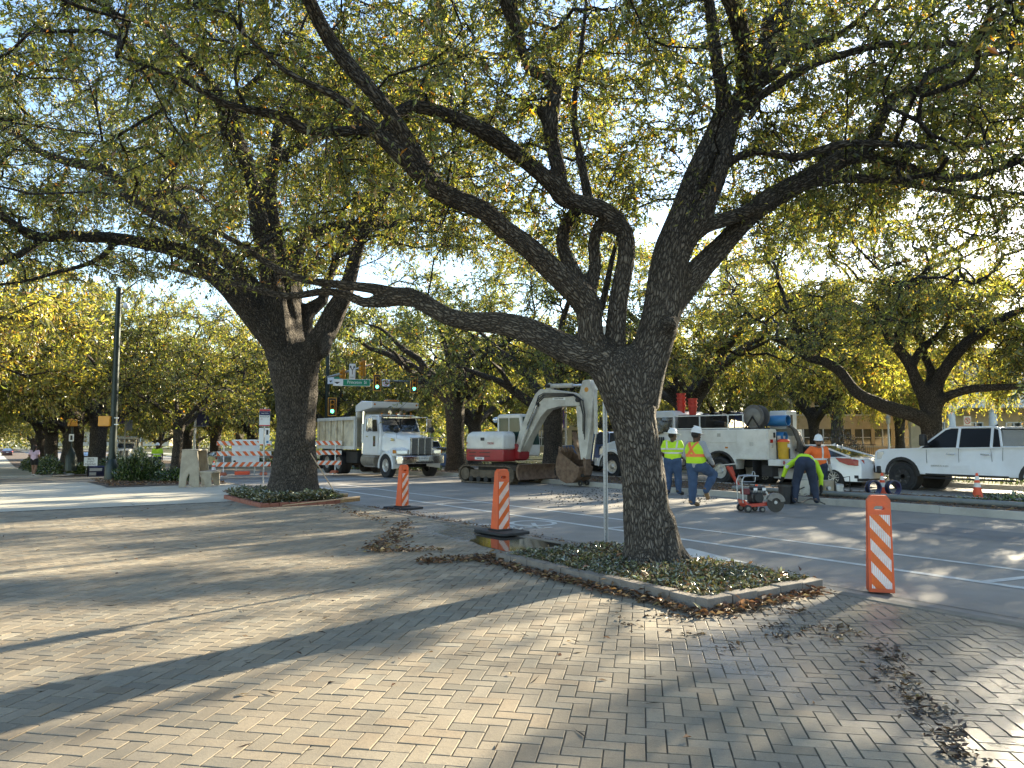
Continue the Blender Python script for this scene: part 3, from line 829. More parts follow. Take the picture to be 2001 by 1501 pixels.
def sdf_trunk(name, limbs, h, k, m, parent):
    """limbs: arrays (n,4) of x,y,z,r -> one continuous trunk with its limbs, with the bark's grain along each limb"""
    prims, meta = [], []
    for gi, L in enumerate(limbs):
        acc, e1 = rnd.uniform(0, 9), None
        for i in range(len(L) - 1):
            p, q = L[i, :3], L[i + 1, :3]; d = q - p; l = np.linalg.norm(d); a = d / max(l, 1e-9)
            if e1 is None: e1 = np.cross(a, [0.3, 0.9, 0.1] if abs(a[1]) < 0.8 else [1, 0, 0])
            e1 = e1 - a * (e1 @ a); e1 /= np.linalg.norm(e1)
            rr = min(L[i, 3], L[i + 1, 3])
            prims.append((p, q, L[i, 3], L[i + 1, 3], min(k, L[0, 3] * 1.1), gi))
            meta.append((p, a, e1, np.cross(a, e1), acc)); acc += l
    V, F, ids = solid(prims, h, k, want_id=True)
    mp = np.array([x[0] for x in meta]); ma = np.array([x[1] for x in meta]); m1 = np.array([x[2] for x in meta]); m2 = np.array([x[3] for x in meta]); mo = np.array([x[4] for x in meta])
    d = V - mp[ids]
    g = np.column_stack([(d * m1[ids]).sum(1), (d * m2[ids]).sum(1), (d * ma[ids]).sum(1) + mo[ids]])
    # burrs, swellings and ridges of real depth
    th = np.arctan2(g[:, 1], g[:, 0]); z_ = g[:, 2]
    w = 0.75 * np.abs(np.sin(th * 6.5 + 1.3 * np.sin(z_ * 2.3) + .8 * np.sin(z_ * 5.1))) - 0.4 + 0.9 * np.sin(z_ * 3.1 + th * 2 + 1.2 * np.sin(z_ * 1.3)) + 0.5 * np.sin(z_ * 7.3 - th * 3)
    Nn = g[:, 0:1] * m1[ids] + g[:, 1:2] * m2[ids]; rr = np.linalg.norm(Nn, axis=1, keepdims=True)
    V = V + Nn / np.maximum(rr, 1e-4) * np.clip(rr * 0.045, 0, 0.013) * w[:, None]
    return np_mesh(name, V, F, m, vec=g, smooth=True, parent=parent)

def tubes(chains, name, m, parent, smooth=True):
    """chains: list of (n,4) arrays; joined into one mesh of thin round branches"""
    VV, FF, b = [], [], 0
    for C in chains:
        P, r = C[:, :3], C[:, 3]
        n = 8 if r[0] > 0.06 else 5 if r[0] > 0.02 else 3
        D = np.gradient(P, axis=0); D /= np.maximum(np.linalg.norm(D, axis=1, keepdims=True), 1e-9)
        ref = np.array([0.31, 0.2, 0.93]) if abs(D[0, 2]) < 0.85 else np.array([1, 0.1, 0])
        E1 = np.cross(D, ref); E1 /= np.maximum(np.linalg.norm(E1, axis=1, keepdims=True), 1e-9)
        E2 = np.cross(D, E1)
        t = 2 * np.pi * np.arange(n) / n
        ring = P[:, None] + r[:, None, None] * (np.cos(t)[None, :, None] * E1[:, None] + np.sin(t)[None, :, None] * E2[:, None])
        VV.append(ring.reshape(-1, 3))
        i = np.arange(len(P) - 1)[:, None] * n; k = np.arange(n)[None]; k2 = (k + 1) % n
        FF.append(np.stack([i + k, i + k2, i + n + k2, i + n + k], -1).reshape(-1, 4) + b)
        b += len(P) * n
    return np_mesh(name, np.concatenate(VV), np.concatenate(FF), m, smooth=smooth, parent=parent)

def grow(nodes, att, rt=0.007, expo=0.40, wig=0.12, cap=0.09, seg=0.33):
    """branches from the limbs' nodes to every attractor; returns chains and the tips' directions"""
    n0 = len(nodes)
    P = np.zeros((n0 + len(att) * 14, 3)); par = np.full(len(P), -1)
    P[:n0] = nodes[:, :3]; cost = np.zeros(len(P)); n = n0
    d0 = np.array([np.min(((nodes[:, :3] - a) ** 2).sum(1)) for a in att])
    ends, spans = [], []
    for a in att[np.argsort(d0)]:
        d = np.sqrt(((P[:n] - a) ** 2).sum(1))
        j = int(np.argmin(d + 0.18 * cost[:n] + 0.5 * np.maximum(P[:n, 2] - a[2], 0)))
        L = d[j]
        if L < 0.15: continue
        k = int(min(12, max(2, L / seg)))
        b = P[par[j]] if par[j] >= 0 else P[j]
        pd = P[j] - b; pn = np.linalg.norm(pd); pd = pd / pn if pn > 1e-6 else np.array([0, 0, 1.0])
        c = P[j] + pd * L * 0.35 + rng.normal(0, 0.10, 3) * L + np.array([0, 0, 0.12 * L])
        t = np.arange(1, k + 1)[:, None] / k
        q = (1 - t) ** 2 * P[j] + 2 * t * (1 - t) * c + t * t * a
        q[:-1] += rng.normal(0, wig, (k - 1, 3)) * min(L, 1) * 0.5
        P[n:n + k] = q; par[n] = j; par[n + 1:n + k] = np.arange(n, n + k - 1)
        cost[n:n + k] = cost[j] + L * t[:, 0]
        spans.append((j, n, n + k)); ends.append(n + k - 1); n += k
    cnt = np.zeros(n); cnt[ends] = 1
    for i in range(n - 1, n0 - 1, -1):
        if par[i] >= n0: cnt[par[i]] += cnt[i]
    r = np.minimum(rt * np.maximum(cnt, 1) ** expo, cap)
    chains = []
    for j, a, b in spans:
        rr = r[a:b].copy()
        r0 = min(r[j], rr[0] * 1.25) if j >= n0 else rr[0] * 1.35
        rr[-1] = rt * 0.55 if cnt[b - 1] <= 1 else rr[-1]
        chains.append(np.column_stack([np.vstack([P[j], P[a:b]]), np.concatenate([[r0], rr])]))
    return chains

def foliage(chains, per_tip, tw_len, per_twig, size, cols, wts, parent, name, cull=True, xf=None, droop=0.35, vmax=None, twig_r=0.004, keepout=None, bare=0.0):
    """twigs at the ends of the branches and leaves along the twigs"""
    S, D = [], []
    for C in chains:
        P = C[:, :3]; L = len(P)
        dd = P[-1] - P[-2]; dd = dd / max(np.linalg.norm(dd), 1e-6)
        t = rng.uniform(0.35, 1.0, per_tip); t[: max(1, per_tip // 3)] = 1.0
        x = t * (L - 1); i = np.minimum(x.astype(int), L - 2); f = (x - i)[:, None]
        S.append(P[i] * (1 - f) + P[i + 1] * f)
        D.append(dd + rng.normal(0, 0.75, (per_tip, 3)))
    S = np.concatenate(S); D = np.concatenate(D)
    D /= np.linalg.norm(D, axis=1, keepdims=True)
    D[:, 2] -= droop * rng.uniform(0.2, 1.2, len(D)); D /= np.linalg.norm(D, axis=1, keepdims=True)
    Ln = tw_len * np.exp(rng.normal(0, 0.35, len(S)))
    M1 = S + D * Ln[:, None] * 0.5 + rng.normal(0, 0.05, S.shape) * Ln[:, None]
    D2 = D + rng.normal(0, 0.3, D.shape); D2[:, 2] -= droop * 0.4
    D2 /= np.linalg.norm(D2, axis=1, keepdims=True)
    E = M1 + D2 * Ln[:, None] * 0.5
    if cull:
        ok = ~sunlit(xf(M1) if xf else M1); S, M1, E, D, D2 = S[ok], M1[ok], E[ok], D[ok], D2[ok]
    n = len(S)
    # twigs: three-sided, two joints
    a1 = np.cross(D, rng.normal(0, 1, D.shape)); a1 /= np.linalg.norm(a1, axis=1, keepdims=True); a2 = np.cross(D, a1)
    rings = []
    for p, r in ((S, twig_r), (M1, twig_r * 0.8), (E, twig_r * 0.4)):
        for t in (0, 2.094, 4.189): rings.append(p + r * (math.cos(t) * a1 + math.sin(t) * a2))
    V = np.stack(rings, 1).reshape(-1, 3)
    F = np.array([[i + k, i + (k + 1) % 3, i + 3 + (k + 1) % 3, i + 3 + k] for i in (0, 3) for k in range(3)])
    F = (F[None] + 9 * np.arange(n)[:, None, None]).reshape(-1, 4)
    tag(np_mesh('twigs', V, F, BARK_F, parent=parent), kind='stuff')
    # leaves
    full = rng.random(n) >= bare
    S, M1, E, D, D2 = S[full], M1[full], E[full], D[full], D2[full]; n = len(S)
    t = rng.uniform(0.1, 1.05, (n, per_twig, 1))
    P = np.where(t < 0.5, S[:, None] + (M1 - S)[:, None] * t * 2, M1[:, None] + (E - M1)[:, None] * (t * 2 - 1)).reshape(-1, 3)
    DD = (D2[:, None] + rng.normal(0, 0.8, (n, per_twig, 3))).reshape(-1, 3)
    DD[:, 2] -= 0.3
    P += rng.normal(0, 0.02, P.shape)
    if cull:
        ok = ~sunlit(xf(P) if xf else P) | (rng.random(len(P)) < 0.02); P, DD = P[ok], DD[ok]
    if vmax is not None:
        ok = ~before_limb(P) | (rng.random(len(P)) < .22); P, DD = P[ok], DD[ok]
        u, v, d = proj(P); ok = (v < np.interp(u, *vmax) + rng.normal(0, 14, len(u))) | (d < 0.5); P, DD = P[ok], DD[ok]
    cl = palette(len(P), cols, wts)
    return tag(leaves(name, P, DD, size, cl, LEAF, parent), kind='stuff')

GREENS = [(0.10, 0.115, 0.03), (0.185, 0.19, 0.045), (0.29, 0.265, 0.06), (0.42, 0.35, 0.09), (0.45, 0.20, 0.04), (0.20, 0.13, 0.06)]
W_NEAR = (4.2, 3.8, 1.8, 0.55, 0.14, 0.45)
W_GREEN = (5, 4, 1.3, 0.25, 0.05, 0.2)
W_SUNNY = (0.8, 2.4, 3.6, 2.6, 0.12, 0.4)  # yellow weighting puts the sunshine on a crown into its leaf colours
VMAX = ([-900, 0, 200, 320, 480, 640, 720, 900, 1010, 1120, 1210, 1320, 1440, 1540, 1640, 1760, 1880, 2001, 2900],
        [620, 585, 560, 560, 575, 560, 500, 520, 560, 560, 470, 440, 450, 580, 590, 575, 560, 560, 620])
def traced(lst, d0, z_add=0.0, step=0.16):
    """limb from (u, v, width in px, depth offset) read off the photograph at the tree's own distance"""
    out, dy, last = [], 0.0, None
    for e in lst:
        w = e[2] if len(e) > 2 and e[2] is not None else None
        if len(e) > 3: dy = e[3]
        d = d0 + dy
        p = at(e[0], e[1], d)
        if w is None: w = last
        last = w
        out.append((p.x, p.y, p.z, w * d / FPX / 2))
    return catmull(out, step)

# ---- the near oak in the block-edged bed
D1 = 8.95
oak1 = thing('oak_tree', (G(1275, 1100).x, D1, 0), 0, 'big dark oak with leaning forked trunk in the grey block edged bed', 'tree', 'mature street oaks')
inv1 = Vector(oak1.location)
L1 = [
    [(1277, 1118, 128, 0), (1275, 1098, 106), (1270, 1060, 94), (1262, 980, 84), (1252, 900, 83), (1240, 830, 88), (1224, 775, 98), (1212, 730, 98)],
    [(1215, 745, 80), (1176, 705, 76, 0), (1136, 694, 68), (1085, 670, 62, .1), (1030, 646, 54, .2), (975, 631, 46, .3), (917, 629, 41, .5), (872, 617, 40, .6), (832, 594, 38, .7), (796, 580, 36, .8), (760, 588, 26, .9), (710, 591, 22, 1.1), (679, 577, 19, 1.3), (634, 570, 17, 1.5), (560, 578, 15, 1.8), (476, 560, 13, 2.1), (400, 542, 11, 2.3), (320, 520, 9, 2.5)],
    [(796, 580, 28, .8), (742, 566, 23, .9), (688, 559, 20, 1.0), (593, 546, 17, 1.1), (526, 517, 15, 1.2), (467, 476, 13, 1.3), (418, 454, 11, 1.4), (350, 440, 8, 1.5)],
    [(1200, 745, 60), (1160, 680, 58, -.05), (1153, 640, 54, -.1), (1150, 600, 52), (1138, 578, 50)],
    [(1150, 600, 50, -.1), (1120, 566, 54, -.2), (1072, 520, 50, -.3), (1025, 478, 47, -.5), (985, 448, 45, -.6), (945, 412, 43, -.8), (875, 382, 41, -1.0), (822, 342, 38, -1.2), (778, 300, 36, -1.4), (745, 268, 32, -1.5), (700, 222, 24, -1.7), (650, 185, 18, -1.9), (560, 140, 13, -2.1), (470, 60, 9, -2.3)],
    [(1222, 735, 60, 0), (1203, 690, 46, .05), (1203, 640, 44), (1213, 560, 42), (1224, 500, 40), (1222, 455, 38), (1205, 430, 37), (1170, 407, 37, -.1), (1115, 392, 36, -.2), (1048, 332, 37, -.4), (1000, 293, 37, -.5), (950, 258, 35, -.7), (890, 232, 32, -.8), (835, 211, 31, -.9), (803, 208, 29), (775, 222, 26, -1.0), (745, 252, 24, -1.1), (690, 257, 24, -1.3), (640, 256, 24, -1.4), (595, 252, 24, -1.5), (545, 226, 21, -1.6), (480, 214, 19, -1.7), (440, 203, 17, -1.8), (390, 175, 15, -1.9), (345, 150, 12, -2.0), (300, 134, 10, -2.1), (230, 110, 7, -2.2)],
    [(1150, 605, 34, 0), (1130, 550, 36, .15), (1108, 505, 32, .25), (1098, 470, 28, .3), (1108, 435, 27, .3), (1130, 405, 26, .2)],
    [(1150, 590, 30, .1), (1163, 520, 27, .2), (1160, 480, 26, .2), (1172, 440, 24, .1), (1205, 445, 26, 0)],
    [(1098, 385, 34, -.2), (1092, 330, 33, -.3), (1080, 290, 33, -.3), (1076, 240, 33, -.4), (1086, 178, 28, -.4), (1068, 152, 24, -.5), (1036, 138, 23, -.5), (1020, 100, 21, -.6), (1008, 40, 19, -.6), (1000, -30, 17, -.7), (985, -160, 12, -.8)],
    [(1150, 395, 22, .2), (1142, 345, 20, .3), (1130, 290, 18, .4), (1122, 225, 16, .4), (1128, 150, 13, .5), (1140, 60, 10, .5), (1150, -60, 7, .6)],
    [(1176, 600, 16, .3), (1187, 550, 15, .5), (1198, 500, 12, .7), (1212, 450, 9, .9)],
    [(1245, 770, 100), (1262, 710, 88, 0), (1283, 650, 84, 0), (1297, 590, 82, 0), (1305, 530, 80, 0), (1318, 475, 76, .05), (1340, 405, 63, .1), (1370, 328, 56, .1), (1408, 252, 52, .2), (1445, 200, 44, .2), (1482, 145, 40, .2), (1507, 88, 35, .3), (1528, 35, 31, .3), (1545, -20, 27, .4), (1560, -110, 20, .5), (1590, -220, 12, .6)],
    [(1408, 262, 38, .2), (1414, 195, 36, .1), (1402, 125, 29, 0), (1392, 55, 26, 0), (1383, -20, 22, -.1), (1370, -130, 14, -.1)],
    [(1340, 480, 34, 0), (1362, 440, 40, -.1), (1393, 378, 36, -.15), (1412, 318, 34, -.15), (1428, 262, 26, 0), (1440, 215, 20, .1)],
    [(1415, 325, 17, -.1), (1450, 303, 17, -.2), (1495, 296, 17, -.3), (1550, 309, 17, -.4), (1600, 294, 17, -.5), (1650, 281, 17, -.6), (1700, 280, 15, -.7), (1780, 285, 13, -.8), (1860, 290, 10, -.9), (1960, 275, 7, -1)],
    [(1283, 640, 60, 0), (1318, 586, 60, .1), (1350, 545, 56, .15), (1385, 508, 48, .2), (1420, 470, 44, .25), (1455, 432, 44, .3), (1500, 393, 46, .35), (1550, 363, 43, .4), (1600, 335, 40, .5), (1650, 310, 34, .6), (1700, 284, 30, .7), (1716, 248, 27, .75), (1737, 200, 25, .8), (1765, 177, 22, .9), (1825, 178, 19, 1.0), (1900, 158, 16, 1.2), (2000, 142, 13, 1.4), (2110, 120, 10, 1.6)],
    [(1335, 470, 30, 0), (1375, 443, 32, -.1), (1420, 428, 31, -.05), (1460, 412, 30, .1), (1505, 388, 30, .3)],
    [(1560, 362, 26, .4), (1610, 352, 24, .5), (1660, 349, 22, .6), (1725, 351, 19, .7), (1790, 362, 16, .8), (1850, 373, 13, .9), (1930, 390, 9, 1.1)],
    [(1660, 308, 24, .6), (1705, 309, 24, .6), (1760, 322, 22, .6), (1825, 345, 20, .6), (1890, 347, 17, .6), (1950, 331, 14, .6), (2040, 300, 10, .6)],
    [(1470, 170, 26, .2), (1510, 148, 24, .1), (1540, 112, 23, .1), (1572, 92, 21, 0), (1625, 76, 18, -.1), (1665, 50, 14, -.2), (1710, 10, 10, -.3), (1750, -50, 7, -.4)],
    [(1440, 225, 22, .1), (1485, 188, 20, -.1), (1545, 150, 19, -.2), (1600, 121, 18, -.3), (1660, 103, 18, -.4), (1725, 87, 17, -.5), (1800, 89, 15, -.6), (1870, 84, 14, -.7), (1918, 108, 11, -.8), (1975, 100, 8, -.9)],
    [(1470, 215, 13, .1), (1480, 205, 17, 0), (1466, 230, 13, -.1)],
]
L1 += [[(1300, 640, 40, -.1), (1312, 632, 26, -.34), (1313, 630, 16, -.40)], [(1075, 250, 22, -.3), (1058, 218, 24, -.38), (1056, 214, 14, -.42)]]
L1 = [L1[0]] + [[(e[0], e[1], e[2] * .90, *e[3:]) for e in l] for l in L1[1:]]
limbs1 = [traced(l, D1) for l in L1]
# limbs that reach back over the paving and out over the street, beyond the picture's top
def arc(p, q, r0, r1, lift, n=6):
    p, q = np.array(p, float), np.array(q, float); out = []
    for k in range(n + 1):
        t = k / n; x = p + (q - p) * t; x[2] += lift * math.sin(math.pi * t); x[:2] += rng.normal(0, 0.12, 2) * (0 < k < n)
        out.append((*x, r0 + (r1 - r0) * t))
    return catmull(out, 0.2)
def node_at(limbs, i, f): return limbs[i][int(f * (len(limbs[i]) - 1)), :3]
limbs1 += [arc(node_at(limbs1, 11, .55), (0.6, 5.4, 7.0), 0.11, 0.03, .5), arc(node_at(limbs1, 4, .55), (-3.2, 5.0, 6.6), 0.09, 0.03, .4),
           arc(node_at(limbs1, 8, .6), (-1.0, 5.6, 8.0), 0.07, 0.02, .3), arc(node_at(limbs1, 11, .7), (4.5, 13.2, 8.2), 0.10, 0.03, .4),
           arc(node_at(limbs1, 15, .4), (6.0, 12.6, 6.2), 0.09, 0.03, .3), arc(node_at(limbs1, 11, .85), (4.4, 6.8, 8.6), 0.07, 0.02, .3)]
def flare(x, y, k, z0=0.0):                             # buttress roots spreading into the bed
    out = []
    for q in range(6):
        a = 6.283 * q / 6 + rnd.uniform(-.3, .3); l = k * rnd.uniform(.85, 1.2); c_, s_ = math.cos(a), math.sin(a)
        out.append(catmull([(x + .10 * k * c_, y + .10 * k * s_, z0 + .75 * k, .22 * k), (x + .30 * k * c_, y + .30 * k * s_, z0 + .30 * k, .20 * k), (x + .62 * l * c_, y + .62 * l * s_, z0 + .03, .11 * k), (x + .85 * l * c_, y + .85 * l * s_, z0 - .06, .06 * k)], .12))
    return out
limbs1 += flare(oak1.location.x, D1, .66)
oak1_trunk = sdf_trunk('trunk', limbs1, 0.024, 0.10, BARK, None)
oak1_trunk.parent = oak1; oak1_trunk.matrix_parent_inverse = Matrix.Translation(-inv1)
def dome(c, rad, n, lo, hi, zmid=0.3, squash=1.0, clump=6, sig=0.42):
    """points through a domed crown, gathered in clumps with gaps between them"""
    out = []
    while len(out) < n:
        r = rad * math.sqrt(rnd.random()); a = rnd.uniform(0, 2 * math.pi)
        f = r / rad
        z1 = lo + (hi - lo) * math.sqrt(max(0, 1 - f * f)) ** 0.8; z0 = lo + zmid * (1 - f) * (hi - lo)
        z = rnd.uniform(z0 - 0.4 * f, z1)
        p = (c[0] + r * math.cos(a) * squash, c[1] + r * math.sin(a), z)
        for q in range(rnd.randint(2, clump * 2 - 2)): out.append((p[0] + rnd.gauss(0, sig * 1.3), p[1] + rnd.gauss(0, sig * 1.3), p[2] + rnd.gauss(0, sig * .7)))
    return np.array(out[:n])
def around(limbs, n, sig, lift):
    A = np.concatenate([l[int(len(l) * 0.45):] for l in limbs if l[-1, 3] < 0.1])
    return A[rng.integers(0, len(A), n), :3] + rng.normal(0, sig, (n, 3)) * np.array([1, 1, 0.75]) + np.array([0, 0, lift])
def under(P, vm, margin=10):
    u, v, d = proj(P); return P[(v < np.interp(u, *vm) - margin) | (d < 0.5)]
def clear_path(P, R_=1.2):                                # nothing hangs in front of the lens
    d = np.linalg.norm(P - np.array([0, 0, CAM_Z]), axis=1); return P[d > 3.4]
def shift(o, org): o.matrix_parent_inverse = Matrix.Translation(-Vector(org))
def make_crown(root, limbs, att, rt, per_tip, tw, per_twig, size, wts, **kw):
    nodes = np.concatenate([l[int(len(l) * 0.25):] for l in limbs])
    ch = grow(nodes, att, rt)
    b = tag(tubes(ch, 'branches', BARK_F, root), kind='stuff'); shift(b, root.location)
    lv = foliage(ch, per_tip, tw, per_twig, size, GREENS, wts, root, 'crown', **kw); shift(lv, root.location)
    for c in root.children:
        if c.name.startswith('twigs'): shift(c, root.location)
    return ch
# ---- the second oak, in the brick-edged bed
D2 = 18.55
oak2 = thing('oak_tree', (at(575, 960, D2).x, D2, 0), 0, 'broad oak with thick grey trunk in the red brick edged bed', 'tree', 'mature street oaks')
L2 = [
    [(573, 985, 116, 0), (573, 962, 100), (575, 930, 86), (577, 880, 78), (579, 820, 73), (578, 770, 78), (572, 730, 86), (566, 700, 82)],
    [(572, 745, 60), (548, 690, 50, -.2), (520, 650, 47, -.4), (490, 610, 45, -.6), (450, 565, 42, -.9), (400, 520, 36, -1.2), (360, 492, 32, -1.4), (280, 475, 27, -1.9), (215, 465, 23, -2.3), (125, 462, 21, -2.8), (80, 463, 19, -3.0), (40, 448, 18, -3.2), (8, 425, 16, -3.4), (-10, 395, 14, -3.6), (-70, 360, 10, -3.9)],
    [(90, 466, 14, -3), (35, 500, 13, -3.2), (0, 515, 11, -3.4), (-60, 530, 8, -3.7)],
    [(225, 470, 14, -2.2), (215, 487, 12, -2.4), (175, 515, 10, -2.7), (115, 531, 9, -3), (50, 550, 8, -3.3), (-10, 557, 6, -3.6)],
    [(565, 720, 50), (540, 645, 44, 0), (510, 590, 40, .2), (480, 545, 36, .4), (450, 510, 34, .5), (415, 482, 31, .6), (370, 450, 28, .8), (300, 415, 25, 1), (250, 383, 24, 1.2), (228, 350, 22, 1.3), (190, 326, 20, 1.4), (140, 318, 18, 1.6), (75, 295, 15, 1.9), (30, 262, 12, 2.1), (-30, 240, 8, 2.4)],
    [(560, 715, 50), (545, 640, 46, -.3), (530, 550, 44, -.5), (515, 475, 37, -.6), (500, 400, 30, -.8), (490, 340, 27, -.9), (472, 290, 24, -1), (456, 228, 20, -1.1), (470, 188, 16, -1.2), (520, 135, 12, -1.3), (560, 70, 8, -1.4)],
    [(570, 715, 56), (562, 620, 52, .2), (553, 525, 48, .4), (532, 450, 36, .5), (526, 375, 28, .6), (538, 300, 24, .7), (545, 240, 20, .8), (562, 195, 15, .9), (590, 150, 11, 1), (610, 80, 7, 1)],
    [(568, 640, 36, .6), (575, 540, 34, 1), (585, 478, 30, 1.2), (622, 452, 22, 1.4), (665, 440, 18, 1.7), (740, 440, 15, 2), (800, 430, 13, 2.3), (875, 415, 10, 2.6), (940, 400, 7, 2.8)],
    [(590, 765, 50), (607, 690, 48, -.2), (632, 655, 45, -.3), (650, 618, 41, -.3), (668, 585, 36, -.4), (682, 550, 29, -.4), (695, 500, 24, -.5), (718, 440, 19, -.6), (750, 390, 14, -.7), (790, 330, 9, -.8)],
    [(588, 730, 30, .5), (592, 645, 36, .8), (600, 610, 33, .9), (630, 588, 22, 1), (640, 550, 19, 1.2), (662, 500, 15, 1.4), (690, 430, 10, 1.6)],
    [(625, 690, 20, -.3), (640, 665, 22, -.6), (636, 690, 16, -.9)],
]
limbs2 = [traced(l, D2, step=0.25) for l in L2]
limbs2 += [arc(node_at(limbs2, 5, .6), (-7.5, 13.5, 9.5), 0.14, 0.04, .8), arc(node_at(limbs2, 6, .6), (-3.0, 22.5, 10.5), 0.14, 0.04, .8), arc(node_at(limbs2, 4, .5), (-9.5, 23.5, 9.0), 0.13, 0.04, .6)]
NB2 = len(limbs2)
o = sdf_trunk('trunk', limbs2 + flare(oak2.location.x, D2, .98), 0.045, 0.16, BARK_D, oak2); shift(o, oak2.location)
limbs1 = limbs1[:-6]
note_limbs(limbs1); note_limbs(limbs2)
att = np.concatenate([around(limbs1[1:], 1000, 0.7, 0.15), dome((1.7, 9.6), 8.6, 1150, 4.5, 10.2, 0.25), dome((8.6, 12.0), 5.0, 330, 4.3, 9.2, 0.1), dome((7.5, 5.5), 4.2, 160, 4.8, 9.0, 0.1)])
att = clear_path(under(att, VMAX, 25)); att = att[att[:, 2] > 3.3]
make_crown(oak1, limbs1[1:], att, 0.0065, 9, 0.42, 18, 0.066, W_NEAR, vmax=VMAX, bare=0.15)

att = np.concatenate([around(limbs2[1:], 850, 1.0, 0.3), dome((-6.0, 17.6), 10.2, 1250, 5.6, 13.2, 0.25)])
att = clear_path(under(att, VMAX, 20)); att = att[att[:, 2] > 4.4]
make_crown(oak2, limbs2[1:], att, 0.009, 10, 0.55, 14, 0.086, W_NEAR, vmax=VMAX, twig_r=0.006, bare=0.1)

# ---- the spreading oak on the far kerb, behind the pickup
DR = 27.4
oak3 = thing('oak_tree', (at(1824, 880, DR).x, DR, 0), 0, 'wide spreading oak on the far kerb directly behind the white pickup', 'tree', 'mature street oaks')
L3 = [
    [(1824, 950, 74, 0), (1823, 900, 46), (1822, 850, 37), (1820, 812, 35), (1817, 785, 37), (1815, 765, 36)],
    [(1818, 840, 30), (1807, 822, 29, -.2), (1775, 808, 28, -.4), (1737, 797, 26, -.6), (1700, 782, 24, -.9), (1675, 768, 22, -1), (1658, 748, 20, -1.2), (1640, 725, 19, -1.3), (1612, 707, 18, -1.5), (1587, 702, 16, -1.6), (1567, 690, 14, -1.8), (1564, 662, 12, -1.9), (1556, 637, 11, -2), (1542, 610, 9, -2.1), (1530, 575, 7, -2.2)],
    [(1567, 692, 9, -1.8), (1545, 680, 8, -2), (1525, 668, 7, -2.2), (1500, 660, 5, -2.4)],
    [(1815, 790, 24), (1796, 758, 22, -.2), (1783, 725, 21, -.3), (1768, 697, 20, -.4), (1742, 668, 18, -.6), (1725, 635, 14, -.8), (1712, 600, 10, -1)],
    [(1782, 715, 16, 0), (1795, 690, 15, .3), (1812, 672, 15, .4), (1840, 650, 13, .5), (1860, 615, 9, .7)],
    [(1818, 780, 18, .3), (1818, 745, 17, .5), (1819, 722, 15, .7), (1806, 695, 13, .9), (1800, 660, 11, 1), (1790, 610, 8, 1.2)],
    [(1824, 780, 26), (1831, 752, 24, -.2), (1842, 728, 23, -.4), (1862, 700, 22, -.5), (1887, 671, 20, -.7), (1925, 643, 18, -.9), (1962, 620, 15, -1), (2010, 600, 11, -1.2)],
    [(1826, 800, 22), (1840, 780, 20, -.3), (1862, 770, 17, -.6), (1900, 760, 16, -.9), (1950, 757, 14, -1.3), (2000, 754, 12, -1.6), (2090, 745, 8, -2)],
]
limbs3 = [traced(l, DR, step=0.3) for l in L3]
limbs3 += [arc(node_at(limbs3, 5, .7), (15.0, 32.0, 7.6), 0.14, 0.04, .4), arc(node_at(limbs3, 6, .6), (19.5, 31.5, 7.0), 0.14, 0.04, .4), arc(node_at(limbs3, 3, .7), (13.0, 22.6, 7.2), 0.12, 0.04, .4)]
o = sdf_trunk('trunk', limbs3, 0.055, 0.15, BARK_D, oak3); shift(o, oak3.location)
VM3 = ([-900, 1440, 1500, 1560, 1640, 1700, 1780, 1860, 1930, 2001, 2900], [600, 640, 690, 690, 690, 700, 690, 720, 740, 730, 740])
att = np.concatenate([around(limbs3[1:], 350, 0.9, 0.3), dome((15.5, 27.0), 8.4, 950, 4.8, 12.6, 0.12)])
att = under(att, VM3, 12); att = att[att[:, 2] > 3.6]
make_crown(oak3, limbs3[1:], att, 0.012, 9, 0.6, 13, 0.110, (3.5, 4, 2.6, 1.2, 0.1, 0.3), vmax=VM3, twig_r=0.008)

